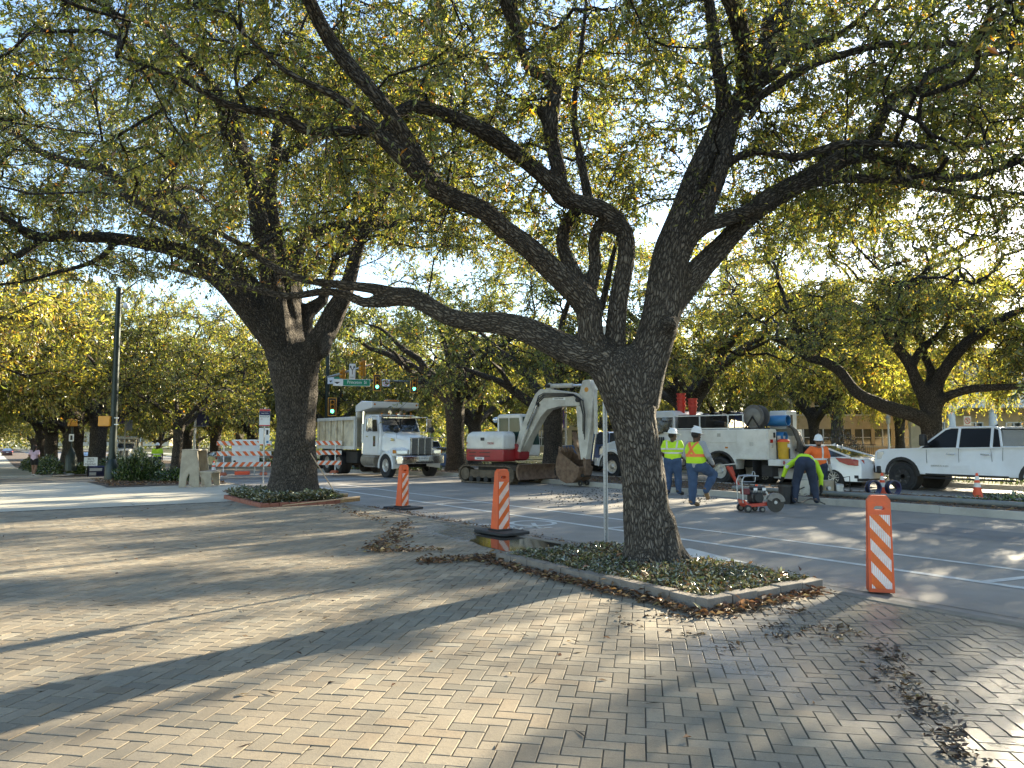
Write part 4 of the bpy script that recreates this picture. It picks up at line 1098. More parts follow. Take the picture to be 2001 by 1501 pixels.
# ---- the rows of street oaks further off: a few individuals, then copies of them
def plain_oak(seed, h, rad, fork, tr, nl, natt, size, wts, label, name='oak_tree', tip=10, pt=10, place=None, trim=None):
    random_state = rnd.getstate(); rnd.seed(seed)
    root = thing(name, (0, 0, 0), 0, label, 'tree', 'street oaks')
    ln = [np.array([(0, 0, -0.3, tr * 1.5), (0.03, 0, 0.25, tr * 1.12), (0.08, 0.02, 1.2, tr * 0.95), (0.12, 0.05, fork, tr * 1.05), (0.14, 0.05, fork + .4, tr * .8)])]
    ln = [catmull(ln[0], 0.3)]
    a0 = rnd.uniform(0, 6.28)
    for k in range(nl):
        a = a0 + 6.283 * k / nl + rnd.uniform(-.35, .35)
        el = rnd.uniform(0.55, 1.15); L = rad * rnd.uniform(0.7, 1.0); p = np.array([0.1, 0.04, fork - rnd.uniform(0, .5)]); out = [(*p, tr * 0.62)]
        n = 8
        for i in range(1, n + 1):
            el2 = el * (1 - 0.55 * i / n) + rnd.uniform(-.22, .22); a += rnd.uniform(-.22, .22)
            p = p + np.array([math.cos(a) * math.cos(el2), math.sin(a) * math.cos(el2), math.sin(el2)]) * (L / n * 1.15)
            out.append((*p, tr * 0.6 * (1 - 0.82 * i / n)))
        ln.append(catmull(out, 0.35))
        if rnd.random() < .75:
            q = out[3]; b = a + rnd.choice((-.8, .8)); pp = np.array(q[:3]); o2 = [(*pp, q[3] * .75)]
            for i in range(1, 6):
                b += rnd.uniform(-.2, .2); pp = pp + np.array([math.cos(b) * .8, math.sin(b) * .8, rnd.uniform(.2, .7)]) * (L * 0.13); o2.append((*pp, q[3] * .75 * (1 - .75 * i / 5)))
            ln.append(catmull(o2, 0.35))
    o = sdf_trunk('trunk', ln, 0.07, 0.16, BARK_D, root)
    at_ = dome((0, 0), rad, natt, fork + 0.6, h, 0.22)
    keep_ = np.sin(at_[:, 0] * 1.1 + seed) + np.sin(at_[:, 1] * 1.3 + 2 * seed) + np.sin(at_[:, 2] * 1.6) > -1.5
    at_ = np.concatenate([at_[keep_], around(ln[1:], natt // 3, 0.9, 0.2)]); at_ = at_[at_[:, 2] > fork - 0.2]
    xf = None
    if place:
        (s_, w_), rz_, sc_ = place; o_ = rw(s_, w_, 0); cr, sr = math.cos(rz_), math.sin(rz_)
        xf = lambda P: np.column_stack([o_.x + sc_ * (P[:, 0] * cr - P[:, 1] * sr), o_.y + sc_ * (P[:, 0] * sr + P[:, 1] * cr), o_.z + sc_ * P[:, 2]])
    if trim: u_, v_, _ = proj(xf(at_)); at_ = at_[trim(u_, v_)]
    make_crown(root, ln[1:], at_, 0.012, tip, 0.65, pt, size, wts, cull=bool(place), xf=xf, twig_r=0.009)
    if place: root.location = o_; root.rotation_euler.z = rz_; root.scale = (sc_,) * 3
    rnd.setstate(random_state)
    return root
protos = [plain_oak(3, 10.5, 7.2, 2.7, 0.40, 6, 420, 0.15, W_GREEN, 'oak'), plain_oak(8, 9.6, 6.6, 2.3, 0.36, 5, 400, 0.15, (4, 4, 2, .6, .1, .3), 'oak'),
          plain_oak(21, 11.0, 7.6, 3.0, 0.45, 6, 430, 0.16, (2.6, 4, 3, 1.3, .15, .3), 'oak'), plain_oak(34, 9.0, 6.4, 2.4, 0.34, 5, 400, 0.15, W_SUNNY, 'oak'),
          plain_oak(55, 8.2, 3.9, 2.3, 0.20, 4, 300, 0.12, (3.5, 4, 2.4, .8, .1, .3), 'oak')]
used = [0] * 5
def plant(k, s, w, rz, scl, label, group='street oaks', z=0.0):
    p = rw(s, w, z)
    if not used[k]:
        used[k] = 1; o = protos[k]; o.location = p; o.rotation_euler.z = rz; o.scale = scl if hasattr(scl, '__len__') else (scl,) * 3; o['label'] = label; o['group'] = group
        return o
    return copy_tree(protos[k], p, rz, label, group, scale=scl)
def uv_sw(u, d): x = (u - 1000.5) / FPX * d; return sw((x, d))
# (variant, u, depth, turn, scale, label)
plain_oak(103, 10.2, 7.0, 2.9, 0.42, 6, 420, 0.14, (4, 4, 1.8, .5, .1, .3), 'oak on the median with dark trunk just behind the excavator boom', place=(uv_sw(1078, 32.0), 0.6, 1.0))
plain_oak(121, 11.0, 5.6, 3.2, 0.42, 6, 380, 0.14, W_GREEN, 'oak on the median rising between the dump truck and the excavator', place=(uv_sw(893, 38.5), 2.2, 1.15), trim=lambda u, v: (u > 865) | (v < 650))
plain_oak(134, 9.4, 7.0, 2.6, 0.42, 6, 420, 0.15, (2, 3.5, 3.5, 1.8, .15, .3), 'yellow green oak on the far kerb behind the service truck bed', place=(uv_sw(1346, 38.0), 1.2, 1.28))
for k, u, d, rz, scl, lb in (
    (1, 1592, 47.0, 3.0, (.85, .85, 1.2), 'dark stubby oak standing before the tan brick windows'),
    (3, 1756, 48.0, 4.2, (.85, .85, 1.25), 'grey trunked oak before the tan building, left of the spreading oak'),
    (1, 640, 54.0, 5.0, (.95, .95, 1.25), 'oak on the median half hidden behind the traffic signal pole'),
    (4, 345, 36.0, 0.4, 1.12, 'slim young oak with narrow crown behind the concrete bench'),
    (2, 2150, 30.0, 2.0, 0.9, 'oak at the right edge beyond the pickup bed'),
    (0, 2760, 18.0, 1.0, 1.15, 'unseen oak on the far kerb beyond the right edge, added for its shade')):  # the last oak stands out of view, added to shade paving and road
    s, w = uv_sw(u, d); plant(k, s, w, rz, scl, lb)
for i, (k, s, w, scl, rz) in enumerate(((0, 52, 5.4, 1.2, 1.0), (2, 60.5, 5.0, 1.25, 2.4), (1, 70, 5.2, 1.35, 0.2), (0, 84, 5.0, 1.4, 4.4), (2, 102, 5.0, 1.1, 3.3), (1, 124, 5.2, 1.1, 5.1))):
    plant(k, s, w, rz, scl, ('thick trunked oak in the kerbside verge right behind the tall green signal pole', 'oak second along the kerbside verge beyond the green signal pole', 'oak third along the kerbside verge beyond the green signal pole',
          'distant oak fourth along the left kerbside verge', 'distant oak fifth along the left kerbside verge', 'farthest oak of the left kerbside verge row')[i], 'oaks along the kerbside verge')
for i, (k, s, w, scl, rz) in enumerate(((3, 37, -5.6, 1.35, 0.5), (3, 51, -6.0, 1.4, 2.2), (2, 66, -6.4, 1.4, 4.0), (0, 84, -6.6, 1.1, 1.1), (1, 106, -6.4, 1.2, 2.0), (2, 130, -6.2, 1.2, 0.3))):
    plant(k, s, w, rz, scl, ('sunlit oak hanging over the walk at the left edge', 'second sunlit oak left of the campus path', 'third oak on the lawn left of the campus path', 'fourth oak on the lawn left of the campus path',
          'fifth oak far down the campus path', 'last oak far down the campus path')[i], 'oaks on the campus lawn')
for i, (k, s, w, scl, rz) in enumerate(((1, 66, 18.8, 1.3, 1.7), (0, 79, 18.9, 1.35, 3.9), (2, 93, 18.8, 1.4, 0.9), (1, 110, 18.8, 1.05, 5.3), (0, 132, 18.8, 1.1, 2.6))):
    plant(k, s, w, rz, scl, ('oak on the median left of the bus stop sign', 'oak on the median behind the striped barricade', 'oak on the median behind the parked cars', 'distant oak on the median beyond the far worker', 'last oak on the median far down the street')[i], 'oaks on the median')
for i, (k, s, w, scl, rz) in enumerate(((0, 46, 29, 1.2, 1.3), (2, 58, 29.2, 1.3, 3.1), (1, 72, 29, 1.4, 5.0), (0, 88, 29, 1.1, 0.4), (2, 108, 29, 1.15, 2.2), (1, 134, 29, 1.2, 4.1))):
    plant(k, s, w, rz, scl, ('oak on the far kerb behind the excavator cab', 'oak on the far kerb behind the white work pickup', 'oak on the far kerb beyond the traffic lights', 'far oak across the street behind the dump truck bed', 'far oak across the street behind the street name sign', 'farthest oak on the other kerb')[i], 'oaks on the far kerb')
for i, (k, s, w, scl, rz) in enumerate(((3, 36, 44, (1, 1, 1.25), 0.2), (3, 50, 46, 1.3, 2.6), (0, 70, 48, 1.4, 4.4), (2, 96, 50, 1.5, 1.0), (1, 60, 62, 1.5, 0.7), (2, 40, 66, (1.2, 1.2, 1.5), 3.3))):
    plant(k, s, w, rz, scl, ('sunlit yellow oak on the lawn behind the service truck', 'sunlit oak on the lawn between the excavator boom and the tan wing', 'oak on the far lawn behind the signals', 'tall oak far back on the lawn', 'back row oak on the lawn seen over the excavator', 'back row oak on the lawn beside the tan wing')[i], 'oaks on the lawn across the street')
far_mass = []

# ------------------------------------------------------------------ the two planted beds
BLOCK = mat('grey_edging_block', (0.20, 0.17, 0.14), 0.85, 0, 0.25, 5, bump=0.5, bscale=50, dirt=(0.09, 0.075, 0.06), dirt_amt=0.6)
REDBRICK = mat('red_edging_brick', (0.30, 0.115, 0.075), 0.85, 0, 0.25, 5, bump=0.5, bscale=50, dirt=(0.16, 0.08, 0.06), dirt_amt=0.6)
IVYC = [(0.055, 0.058, 0.024), (0.09, 0.10, 0.04), (0.13, 0.115, 0.055), (0.26, 0.26, 0.15)]
def bed(label, s0, s1, w0, w1, m, blk, hb, wd, cover_h, dens, edges, size):
    root = thing('planting_bed', rw((s0 + s1) / 2, (w0 + w1) / 2, 0), A_ROAD, label, 'planter')
    hl, hw = (s1 - s0) / 2, (w1 - w0) / 2                     # local x along the street, local y towards the paving
    vs = [(-hl + wd, -hw, 0.05), (hl - wd, -hw, 0.05), (hl - wd, hw - wd, 0.05), (-hl + wd, hw - wd, 0.05)]
    nx, ny = 16, 10; g = MB(); V = []
    for i in range(nx + 1):
        for j in range(ny + 1):
            x = -hl + wd + (2 * hl - 2 * wd) * i / nx; y = -hw + (2 * hw - wd) * j / ny
            V.append((x, y, 0.045 + 0.05 * math.exp(-(x * x + y * y) / 1.2) + rnd.uniform(-.012, .012)))
    g.add(V, [(i * (ny + 1) + j, (i + 1) * (ny + 1) + j, (i + 1) * (ny + 1) + j + 1, i * (ny + 1) + j + 1) for i in range(nx) for j in range(ny)])
    g.build('soil', SOIL, root)
    meshes = []
    for k in range(4):
        b = MB().box(-blk / 2 + .004, blk / 2 - .004, -wd / 2, wd / 2, -0.06, hb)
        me = b.mesh('edging_block', m, 0); meshes.append(me)
    def run(a, b):
        a, b = Vector(a), Vector(b); n = max(1, round((b - a).length / blk)); d = (b - a) / n
        for k in range(n):
            c = a + d * (k + .5)
            o = link('edging_block', rnd.choice(meshes), root, (c.x + rnd.uniform(-.006, .006), c.y + rnd.uniform(-.006, .006), rnd.uniform(-.008, .008)),
                     (rnd.uniform(-.02, .02), rnd.uniform(-.02, .02), math.atan2(d.y, d.x) + rnd.uniform(-.02, .02)))
            o.scale = (d.length / blk, 1, 1)
            bv = o.modifiers.new('bevel', 'BEVEL'); bv.width = 0.012; bv.segments = 2
    run((-hl + wd, hw - wd / 2), (hl - wd * .0, hw - wd / 2)); run((-hl + wd / 2, -hw + .02), (-hl + wd / 2, hw))
    if 'far' in edges: run((hl - wd / 2, hw - wd), (hl - wd / 2, -hw + .02))
    # evergreen ground cover: short stems thick with leaves
    n = int(dens * 4 * hl * hw); pts = []
    while len(pts) < n:
        x, y = rnd.uniform(-hl + wd, hl - wd), rnd.uniform(-hw + .05, hw - wd)
        if cover_h[1](x / hl, y / hw) < rnd.random(): continue
        pts.append((x, y))
    P = np.array(pts); k = 7
    h = cover_h[0] * rng.uniform(.35, 1.0, n)
    base = np.column_stack([P, np.full(n, 0.06)])
    Q = np.repeat(base, k, 0) + rng.normal(0, 0.035, (n * k, 3)) * np.array([1, 1, .3])
    Q[:, 2] += np.repeat(h, k) * rng.uniform(.2, 1.0, n * k); Q[:, 2] = np.maximum(Q[:, 2], 0.05)
    D = rng.normal(0, 1, (n * k, 3)); D[:, 2] = np.abs(D[:, 2]) * .5
    tag(leaves('ground_cover', Q, D, size, palette(n * k, IVYC, (4, 4, 2.5, .9)), IVY, root, 0.5, 0.3), kind='stuff')
    m_ = int(1100 * hl * hw)
    P2 = np.column_stack([rng.uniform(-hl + wd, hl - wd, m_), rng.uniform(-hw, hw - wd, m_), np.full(m_, 0.075) + np.abs(rng.normal(0, .02, m_))])
    an = rng.uniform(0, 6.28, m_)
    tag(leaves('fallen_leaves', P2, np.column_stack([np.cos(an), np.sin(an), rng.normal(0.1, .3, m_)]), 0.07, palette(m_, DRY, (3, 2, 3, 3, 2)), LITTER, root, .42, .4), kind='stuff')
    return root
bed('planting bed edged with grey stone blocks round the near oak', 4.43, 7.75, 5.2, 6.98, BLOCK, 0.335, 0.105, 0.13,
    (0.085, lambda a, b: (0.85 if a < .75 else .75) * (1 if abs(a - .1) > .22 or b > .1 else .35)), 300, 'far', 0.042)
bed('planting bed edged with red bricks round the second oak', 16.85, 20.0, 5.0, 6.98, REDBRICK, 0.22, 0.09, 0.11,
    (0.24, lambda a, b: 1.0), 420, 'far', 0.075)

# ------------------------------------------------------------------ traffic barricades, panels and cones
def delineator_mesh(root):
    W, Hh, Dp = 0.245, 1.02, 0.16
    b = MB()
    # hollow moulded post: wide face towards the traffic, flaring sideways to its foot, with a hand slot at the top
    y0 = -0.055
    out = [(-W / 2, .02), (W / 2, .02), (W / 2 - .012, Hh - .05), (W / 2 - .05, Hh), (-W / 2 + .05, Hh), (-W / 2 + .012, Hh - .05)]
    sl = [(-.055, .885), (-.035, .868), (.035, .868), (.055, .885), (.035, .91), (-.035, .91)]
    def yb(z): return 0.035 + 0.10 * (1 - z / Hh)
    top = [(-W / 2 + .012, Hh - .05), (-W / 2 + .05, Hh), (W / 2 - .05, Hh), (W / 2 - .012, Hh - .05)]
    F = [(x, y0, z) for x, z in out]; Bk = [(x, yb(z), z) for x, z in out]
    SF = [(x, y0, z) for x, z in sl]; SB = [(x, yb(z), z) for x, z in sl]
    # front and back faces as strips round the slot
    for ring_o, ring_s, flip in ((F, SF, False), (Bk, SB, True)):
        zc = .84; L, Rr = (ring_o[0][0], ring_o[1][0])
        y = lambda z: y0 if ring_o is F else yb(z)
        wv = lambda z: W / 2 - .012 * z / (Hh - .05)
        q = [(-W / 2, y(.02), .02), (W / 2, y(.02), .02), (wv(zc), y(zc), zc), (-wv(zc), y(zc), zc)]
        b.add(q, [(0, 1, 2, 3)])
        t = Hh - .05
        P = [(-wv(zc), y(zc), zc), (wv(zc), y(zc), zc), (wv(.888), y(.888), .888), (wv(t), y(t), t), (W / 2 - .05, y(Hh), Hh), (-W / 2 + .05, y(Hh), Hh), (-wv(t), y(t), t), (-wv(.888), y(.888), .888)]
        Q = P + ring_s
        b.add(Q, [(0, 1, 10, 9), (1, 2, 11, 10), (2, 3, 4, 12, 11), (4, 5, 13, 12), (5, 6, 7, 8, 13), (7, 0, 9, 8)])
    n = len(sl)
    b.add(SF + SB, [(k, (k + 1) % n, n + (k + 1) % n, n + k) for k in range(n)])
    m = len(out)
    b.add(F + Bk, [(k, (k + 1) % m, m + (k + 1) % m, m + k) for k in range(m)])
    b.build('post', ORANGE, root, smooth=30)
    # reflective panel with its diagonal bands, standing a hair proud of the face
    pw, z0, z1 = 0.095, 0.06, 0.82
    MB().box(-pw, pw, y0 - .006, y0 - .001, z0, z1).build('panel', REFL_O, root)
    def clip(poly, ax, v, keep_less):
        out = []
        for i in range(len(poly)):
            p, q = poly[i - 1], poly[i]
            ip, iq = (p[ax] <= v) == keep_less, (q[ax] <= v) == keep_less
            if ip != iq:
                t = (v - p[ax]) / (q[ax] - p[ax]); out.append((p[0] + (q[0] - p[0]) * t, p[1] + (q[1] - p[1]) * t))
            if iq: out.append(q)
        return out
    for k in range(-1, 5):
        zb = z0 - .04 + k * .235
        poly = [(-pw, zb + .2), (pw, zb - .02), (pw, zb + .10), (-pw, zb + .32)]
        poly = clip(clip(poly, 1, z0, False), 1, z1, True)
        if len(poly) >= 3: MB().prism(poly, 'y', y0 - .0085, y0 - .006).build('band', REFL_W, root, smooth=0)
    g = MB()
    for x in np.linspace(-pw + .012, pw - .012, 10): g.box(x - .0016, x + .0016, y0 - .0105, y0 - .0085, z0, z1)
    tag(g.build('panel_ribs', REFL_O, root, smooth=0), kind='stuff')
    f = MB()
    f.prism([(-.24, -.42), (.24, -.42), (.29, -.36), (.29, .36), (.24, .42), (-.24, .42), (-.29, .36), (-.29, -.36)], 'z', 0, .045)
    f.box(-.15, .15, -.11, .17, .045, .07)
    f.build('base', RUBBER, root, bevel=.012)
def stand_at(p, z): return Vector((p.x, p.y, z))
def facing(rz_deg): return R(rz_deg)
p = G(1708, 1166, -0.10)
dl = thing('delineator', (3.86, 7.90, Z_ROAD), R(-16), 'orange and white striped delineator nearest at the right, on the kerb by the bed', 'barricade', 'delineators along the kerb')
delineator_mesh(dl)
p = G(980, 1043, 0.0); dl2 = copy_tree(dl, (p.x, p.y, 0.012), R(38), 'orange and white delineator beside the puddle, left of the near oak'); dl2.scale = (-1, 1, 1)
p = G(786, 990, -0.04); dl3 = copy_tree(dl, (p.x, p.y + .15, Z_ROAD), R(52), 'orange and white delineator in the bike lane beyond the brick kerb'); dl3.scale = (-1, 1, 1)
for c in list(dl.children):                            # the near one stands in the gutter, its foot hidden by the kerb
    if c.name.startswith('base'): bpy.data.objects.remove(c)
def cone(loc, label, group='traffic cones', H=0.71):
    root = thing('traffic_cone', loc, rnd.uniform(0, 1), label, 'traffic cone', group)
    MB().prism([(-.17, -.18), (.17, -.18), (.18, -.17), (.18, .17), (.17, .18), (-.17, .18), (-.18, .17), (-.18, -.17)], 'z', 0, .03).build('base', BLACK, root, bevel=.008)
    rr = lambda z: .135 - (.135 - .028) * (z - .03) / (H - .03)
    MB().lathe([(rr(.03) + .01, .03), (rr(.05), .05), (rr(H - .01), H - .01), (rr(H) * .7, H), (.012, H)], n=20).build('shell', RED_OR, root)
    for a, b in ((.33, .45), (.52, .63)):
        MB().lathe([(rr(a) + .003, a), (rr(b) + .003, b)], n=20).build('collar', REFL_W, root)
    return root
p = G(1911, 976, Z_ROAD); c0 = cone((p.x, p.y, Z_ROAD), 'orange cone standing alone in front of the pickup door')
p = at(1725, 970, 20.3); copy_tree(c0, (p.x, p.y, Z_ROAD), .4, "orange cone by the pipe rings near the pickup's front wheel")
p = rw(*sw(G(417, 931, 0)), 0); copy_tree(c0, (p.x, p.y, Z_ROAD + .04), .9, 'small orange cone at the left foot of the striped barricade')
BARR_O = mat('barricade_orange', (0.75, 0.14, 0.03), 0.45, 0, 0.05, 5)
def barricade(root, L, lean=True):
    for sx in (-.37, .37):
        x = sx * L
        MB().box(x - .022, x + .022, -.02, .02, .05, 1.52).build('post', SIGN_W, root)
        MB().bar((x, -.75, .035), (x, .75, .035), .06, .06).build('foot', SIGN_W, root)
        MB().loft([[Vector((x + a * .17, y, .06 + b * hz)) for a, b in ((-1, 0), (1, 0), (.8, 1), (-.8, 1))] for y, hz in ((-.75, .03), (-.6, .1), (-.2, .12), (.1, .04))]).build('sandbag', mat('sandbag', (0.45, .12, .05), .8, 0, .2, 8, bump=.3), root, bevel=.02)
    for i, z in enumerate((.42, .9, 1.36)):
        rail = MB().box(-L / 2, L / 2, -.045, -.022, z, z + .2).build('rail', REFL_W, root)
        n = int(L / .3); s = -1 if i == 2 or i == 1 else 1
        for k in range(n + 1):
            x = -L / 2 + .02 + k * (L - .04) / (n + .5); a, b_ = (x, x + .15)
            q = [(a, z + .001), (min(b_, L / 2), z + .001), (min(b_ + s * .16, L / 2) if s > 0 else max(b_ + s * .16, -L / 2), z + .199), (min(a + s * .16, L / 2) if s > 0 else max(a + s * .16, -L / 2), z + .199)]
            MB().prism(q, 'y', -.0475, -.0455).build('band', BARR_O, rail, smooth=0)
pb = rw(31.5, 10.2, Z_ROAD)
pa, pc = at(428, 930, 33.0), at(523, 928, 33.6)
bar1 = thing('barricade', ((pa.x + pc.x) / 2, 33.3, Z_ROAD + zs(32) * 0), math.atan2(pc.y - pa.y, pc.x - pa.x), 'orange and white three-rail barricade left of the second oak, behind the bus stop sign', 'barricade', 'road closed barricades')
barricade(bar1, 2.3)
p = at(660, 925, 35.5); copy_tree(bar1, (p.x - 1.0, p.y, Z_ROAD), .1, 'orange and white barricade half hidden between the second oak and the dump truck')
# white construction sign propped on the barricade's back
pn = at(479, 930, 34.2)
ws = thing('work_sign', (pn.x, pn.y, Z_ROAD), bar1.rotation_euler.z, 'blank white board sign standing behind the striped barricade', 'sign')
MB().box(-.6, .6, -.015, .015, .5, 1.62).build('board', SIGN_W, ws, bevel=.01)
MB().lathe([(0.001, 0), (.06, 0), (.06, .004), (.001, .004)], (-.47, -.019, .62), (0, -1, 0), 16).build('emblem', INK, ws)
for sx in (-.4, .4): MB().box(sx - .03, sx + .03, .02, .06, 0, 1.55).build('leg', STEEL, ws)
MB().loft([[Vector((x, y * a, .02 + z)) for y, z in ((-1, 0), (1, 0), (.7, .16), (-.7, .16))] for x, a in ((-.45, .2), (-.3, .3), (.1, .3), (.2, .2))]).build('sandbag', RED_OR, ws, bevel=.02)

# ------------------------------------------------------------------ posts and signs
def sign_plate(parent, w, h, cx, cz, y, m, name='plate', r=.03, t=.004):
    q = []
    for sx, sz, a0 in ((1, -1, -90), (1, 1, 0), (-1, 1, 90), (-1, -1, 180)):
        for k in range(4):
            a = R(a0 + 30 * k); q.append((cx + sx * (w / 2 - r) + r * math.cos(a), cz + sz * (h / 2 - r) + r * math.sin(a)))
    return MB().prism(q, 'y', y - t, y).build(name, m, parent, smooth=0)
FRONT = (R(90), 0, 0)                               # lettering that faces local -y
p = G(1184, 1066, -0.05)
sp = thing('sign_post', (p.x, p.y, -0.1), R(8), 'galvanised sign post at the kerb left of the near oak', 'sign post')
b = MB().prism([(-.033, -.015), (-.02, -.015), (-.014, .012), (.014, .012), (.02, -.015), (.033, -.015), (.033, -.011), (.023, -.011), (.017, .016), (-.017, .016), (-.023, -.011), (-.033, -.011)], 'z', 0, 3.16)
b.build('post', STEEL, sp)
g = MB()
for k in range(56): g.lathe([(.0045, 0), (.0045, .0015)], (0, .0105, .12 + k * .054), (0, -1, 0), 6)
tag(g.build('punched_holes', INK, sp, smooth=0), kind='stuff')
sign_plate(sp, .305, .46, 0, 2.42 + .16, -.02, SIGN_W, 'lower_plate'); sign_plate(sp, .305, .46, 0, 2.98 + .1, -.02, SIGN_W, 'upper_plate')
# bus stop
p = G(514, 952, Z_ROAD)
bs = thing('bus_stop_sign', (p.x, p.y, Z_ROAD), R(16), 'red, navy and white bus stop sign on a steel post left of the second oak', 'sign'); bs.scale = (.76, 1, .90)
MB().cyl((0, 0, 0), (0, 0, 3.02), .03, n=12).build('post', STEEL, bs)
sign_plate(bs, .46, .66, 0, 2.63, -.035, SIGN_W, 'plate')
MB().box(-.225, .225, -.042, -.0395, 2.88, 2.95).build('red_band', SIGN_R, bs); MB().box(-.225, .225, -.042, -.0395, 2.72, 2.875).build('navy_band', NAVY, bs); MB().box(-.225, .225, -.042, -.0395, 2.31, 2.35).build('red_band', SIGN_R, bs)
text('BUS STOP', .095, INK, bs, (0, -.041, 2.665), FRONT, sx=.95); text('53', .075, SIGN_R, bs, (-.13, -.041, 2.57), FRONT)
text('TRINITY METRO', .05, SIGN_W, bs, (0, -.0435, 2.79), FRONT, sx=.9)
for sx in (-.13, .13):
    sign_plate(bs, .2, .62, sx, 1.93, -.035, SIGN_W, 'route_card', .015)
MB().box(.08, .17, -.042, -.0395, 1.98, 2.16).build('map_print', INK, bs); MB().box(.09, .19, -.042, -.0395, 1.66, 1.75).build('blue_print', mat('blue_print', (.05, .2, .4), .5), bs)
# concrete bench at the bus stop: high arched back with the seat beyond it
p = G(372, 952, 0)
bn = thing('bench', (p.x, p.y, 0), R(6), 'weathered concrete bus stop bench seen from its tall end panel', 'bench'); bn.scale = (.78, .6, 1.0)
b = MB(); b.prism([(-.46, 0), (-.18, 0), (-.15, .28), (-.06, .44), (.03, .28), (.06, 0), (.36, 0), (.32, .62), (.24, 1.16), (-.36, 1.16), (-.41, .62)], 'y', -.06, .06)
b.build('end_panel', CONC, bn, bevel=.015)
MB().prism([(-.38, 1.16), (.26, 1.16), (.25, 1.2), (-.37, 1.2)], 'y', -.07, 1.75).build('top_slab', CONC, bn, bevel=.01)
b = MB(); b.prism([(-.46, 0), (-.18, 0), (-.15, .28), (-.06, .44), (.03, .28), (.06, 0), (.36, 0), (.32, .62), (.24, 1.16), (-.36, 1.16), (-.41, .62)], 'y', 1.6, 1.72); b.build('end_panel', CONC, bn, bevel=.015)
MB().prism([(-.30, .45), (-.24, .45), (-.18, 1.15), (-.26, 1.15)], 'y', .06, 1.6).build('backrest', CONC, bn)
MB().box(.30, .86, -.02, 1.7, .43, .50).build('seat', CONC, bn, bevel=.012)
for y in (0, 1.55): MB().prism([(.36, 0), (.5, .12), (.56, .36), (.36, .43), (.84, .43), (.84, .02), (.66, 0), (.60, .1), (.5, .0)][:0] + [(.40, .43), (.40, .30), (.52, .24), (.60, 0), (.82, 0), (.80, .43)], 'y', y, y + .1).build('leg', CONC, bn, bevel=.01)

# tall green pole with camera, street light arm and pedestrian signal
p = at(219, 905, 27.5)
sl = thing('signal_pole', (p.x, p.y, 0), 0, 'tall dark green pole with camera and curved arm behind the shrub', 'street pole')
MB().cyl((0, 0, 0), (0, 0, 7.1), .135, .10, 12).build('shaft', POLE_G, sl)
MB().lathe([(.24, 0), (.24, .5), (.16, .75), (.135, .8)], n=12).build('base', POLE_G, sl)
MB().lathe([(.11, 7.1), (.11, 7.18), (.03, 7.24), (.001, 7.25)], n=12).build('cap', POLE_G, sl)
MB().tube([(0, 0, 6.9), (.3, -.05, 7.1), (.75, -.15, 7.42), (1.0, -.2, 7.5)], .025, 6).build('arm', POLE_G, sl)
MB().ball((.34, -.1, 6.5), (.11, .11, .12)).build('camera', SIGN_W, sl); MB().cyl((.08, 0, 6.62), (.34, -.1, 6.62), .02, n=6).build('bracket', STEEL, sl)
def ped_signal(loc, rz, label):
    r = thing('pedestrian_signal', loc, rz, label, 'pedestrian signal', 'yellow pedestrian signals')
    MB().box(-.22, .22, -.11, .11, -.19, .19).build('housing', YELLOW, r, bevel=.03, seg=3)
    MB().box(-.19, .19, .112, .2, .02, .17).build('visor', BLACK, r)
    for z in (-.12, .12): MB().bar((.2, 0, z), (.46, .03, z), .03, .03).build('bracket', STEEL, r)
    return r
q = at(202, 823, 27.3); ped_signal((q.x + .02, q.y + .1, q.z), R(150) + math.pi * 0, 'yellow pedestrian signal strapped to the tall green pole, seen from behind').rotation_euler.z = 0
p = at(139, 905, 39)
pp = thing('signal_pole', (p.x, p.y, -.1), 0, 'short green pole carrying a small white sign in the verge', 'street pole')
MB().cyl((0, 0, 0), (0, 0, 3.1), .055, n=10).build('shaft', POLE_G, pp); MB().lathe([(.28, 0), (.28, .7), (.12, 1.1), (.055, 1.2)], n=10).build('base', POLE_G, pp)
sign_plate(pp, .26, .38, 0, 1.72, -.07, SIGN_W, 'plate'); MB().box(-.06, .06, -.078, -.0745, 1.6, 1.84).build('print', INK, pp)
q = at(142, 826, 38.9); s2 = ped_signal((q.x, q.y, q.z), R(70), 'small yellow pedestrian signal on the short green pole')

# the big signal pole on the median with mast arms
PD = 47.0
p = at(637, 905, PD)
zb = Z_ROAD + zs(sw(p)[0])
mp = thing('traffic_signal_pole', (p.x, p.y, zb), 0, 'dark green traffic signal mast between the second oak and the dump truck', 'signal pole')
Hm = at(637, 700, PD).z - zb
MB().cyl((0, 0, 0), (0, 0, Hm + .6), .17, .12, 12).build('shaft', POLE_G, mp)
def rel(u, v, d): return at(u, v, d) - Vector(mp.location)
a0 = rel(640, 738, PD); a1 = rel(728, 712, 39.3)
MB().cyl(a0, a1, .09, .05, 8).build('mast_arm', STEEL, mp)
a2, a3 = rel(640, 742, PD), rel(822, 746, 33.2)
MB().cyl(a2, a3, .08, .04, 8).build('mast_arm', POLE_G, mp)
SIG_GREEN = mat('green_signal_lens', (0.02, .5, .3), .3, emit=((0.05, 1.0, .55), 3.5)); LENS = mat('dark_signal_lens', (.03, .02, .015), .25)
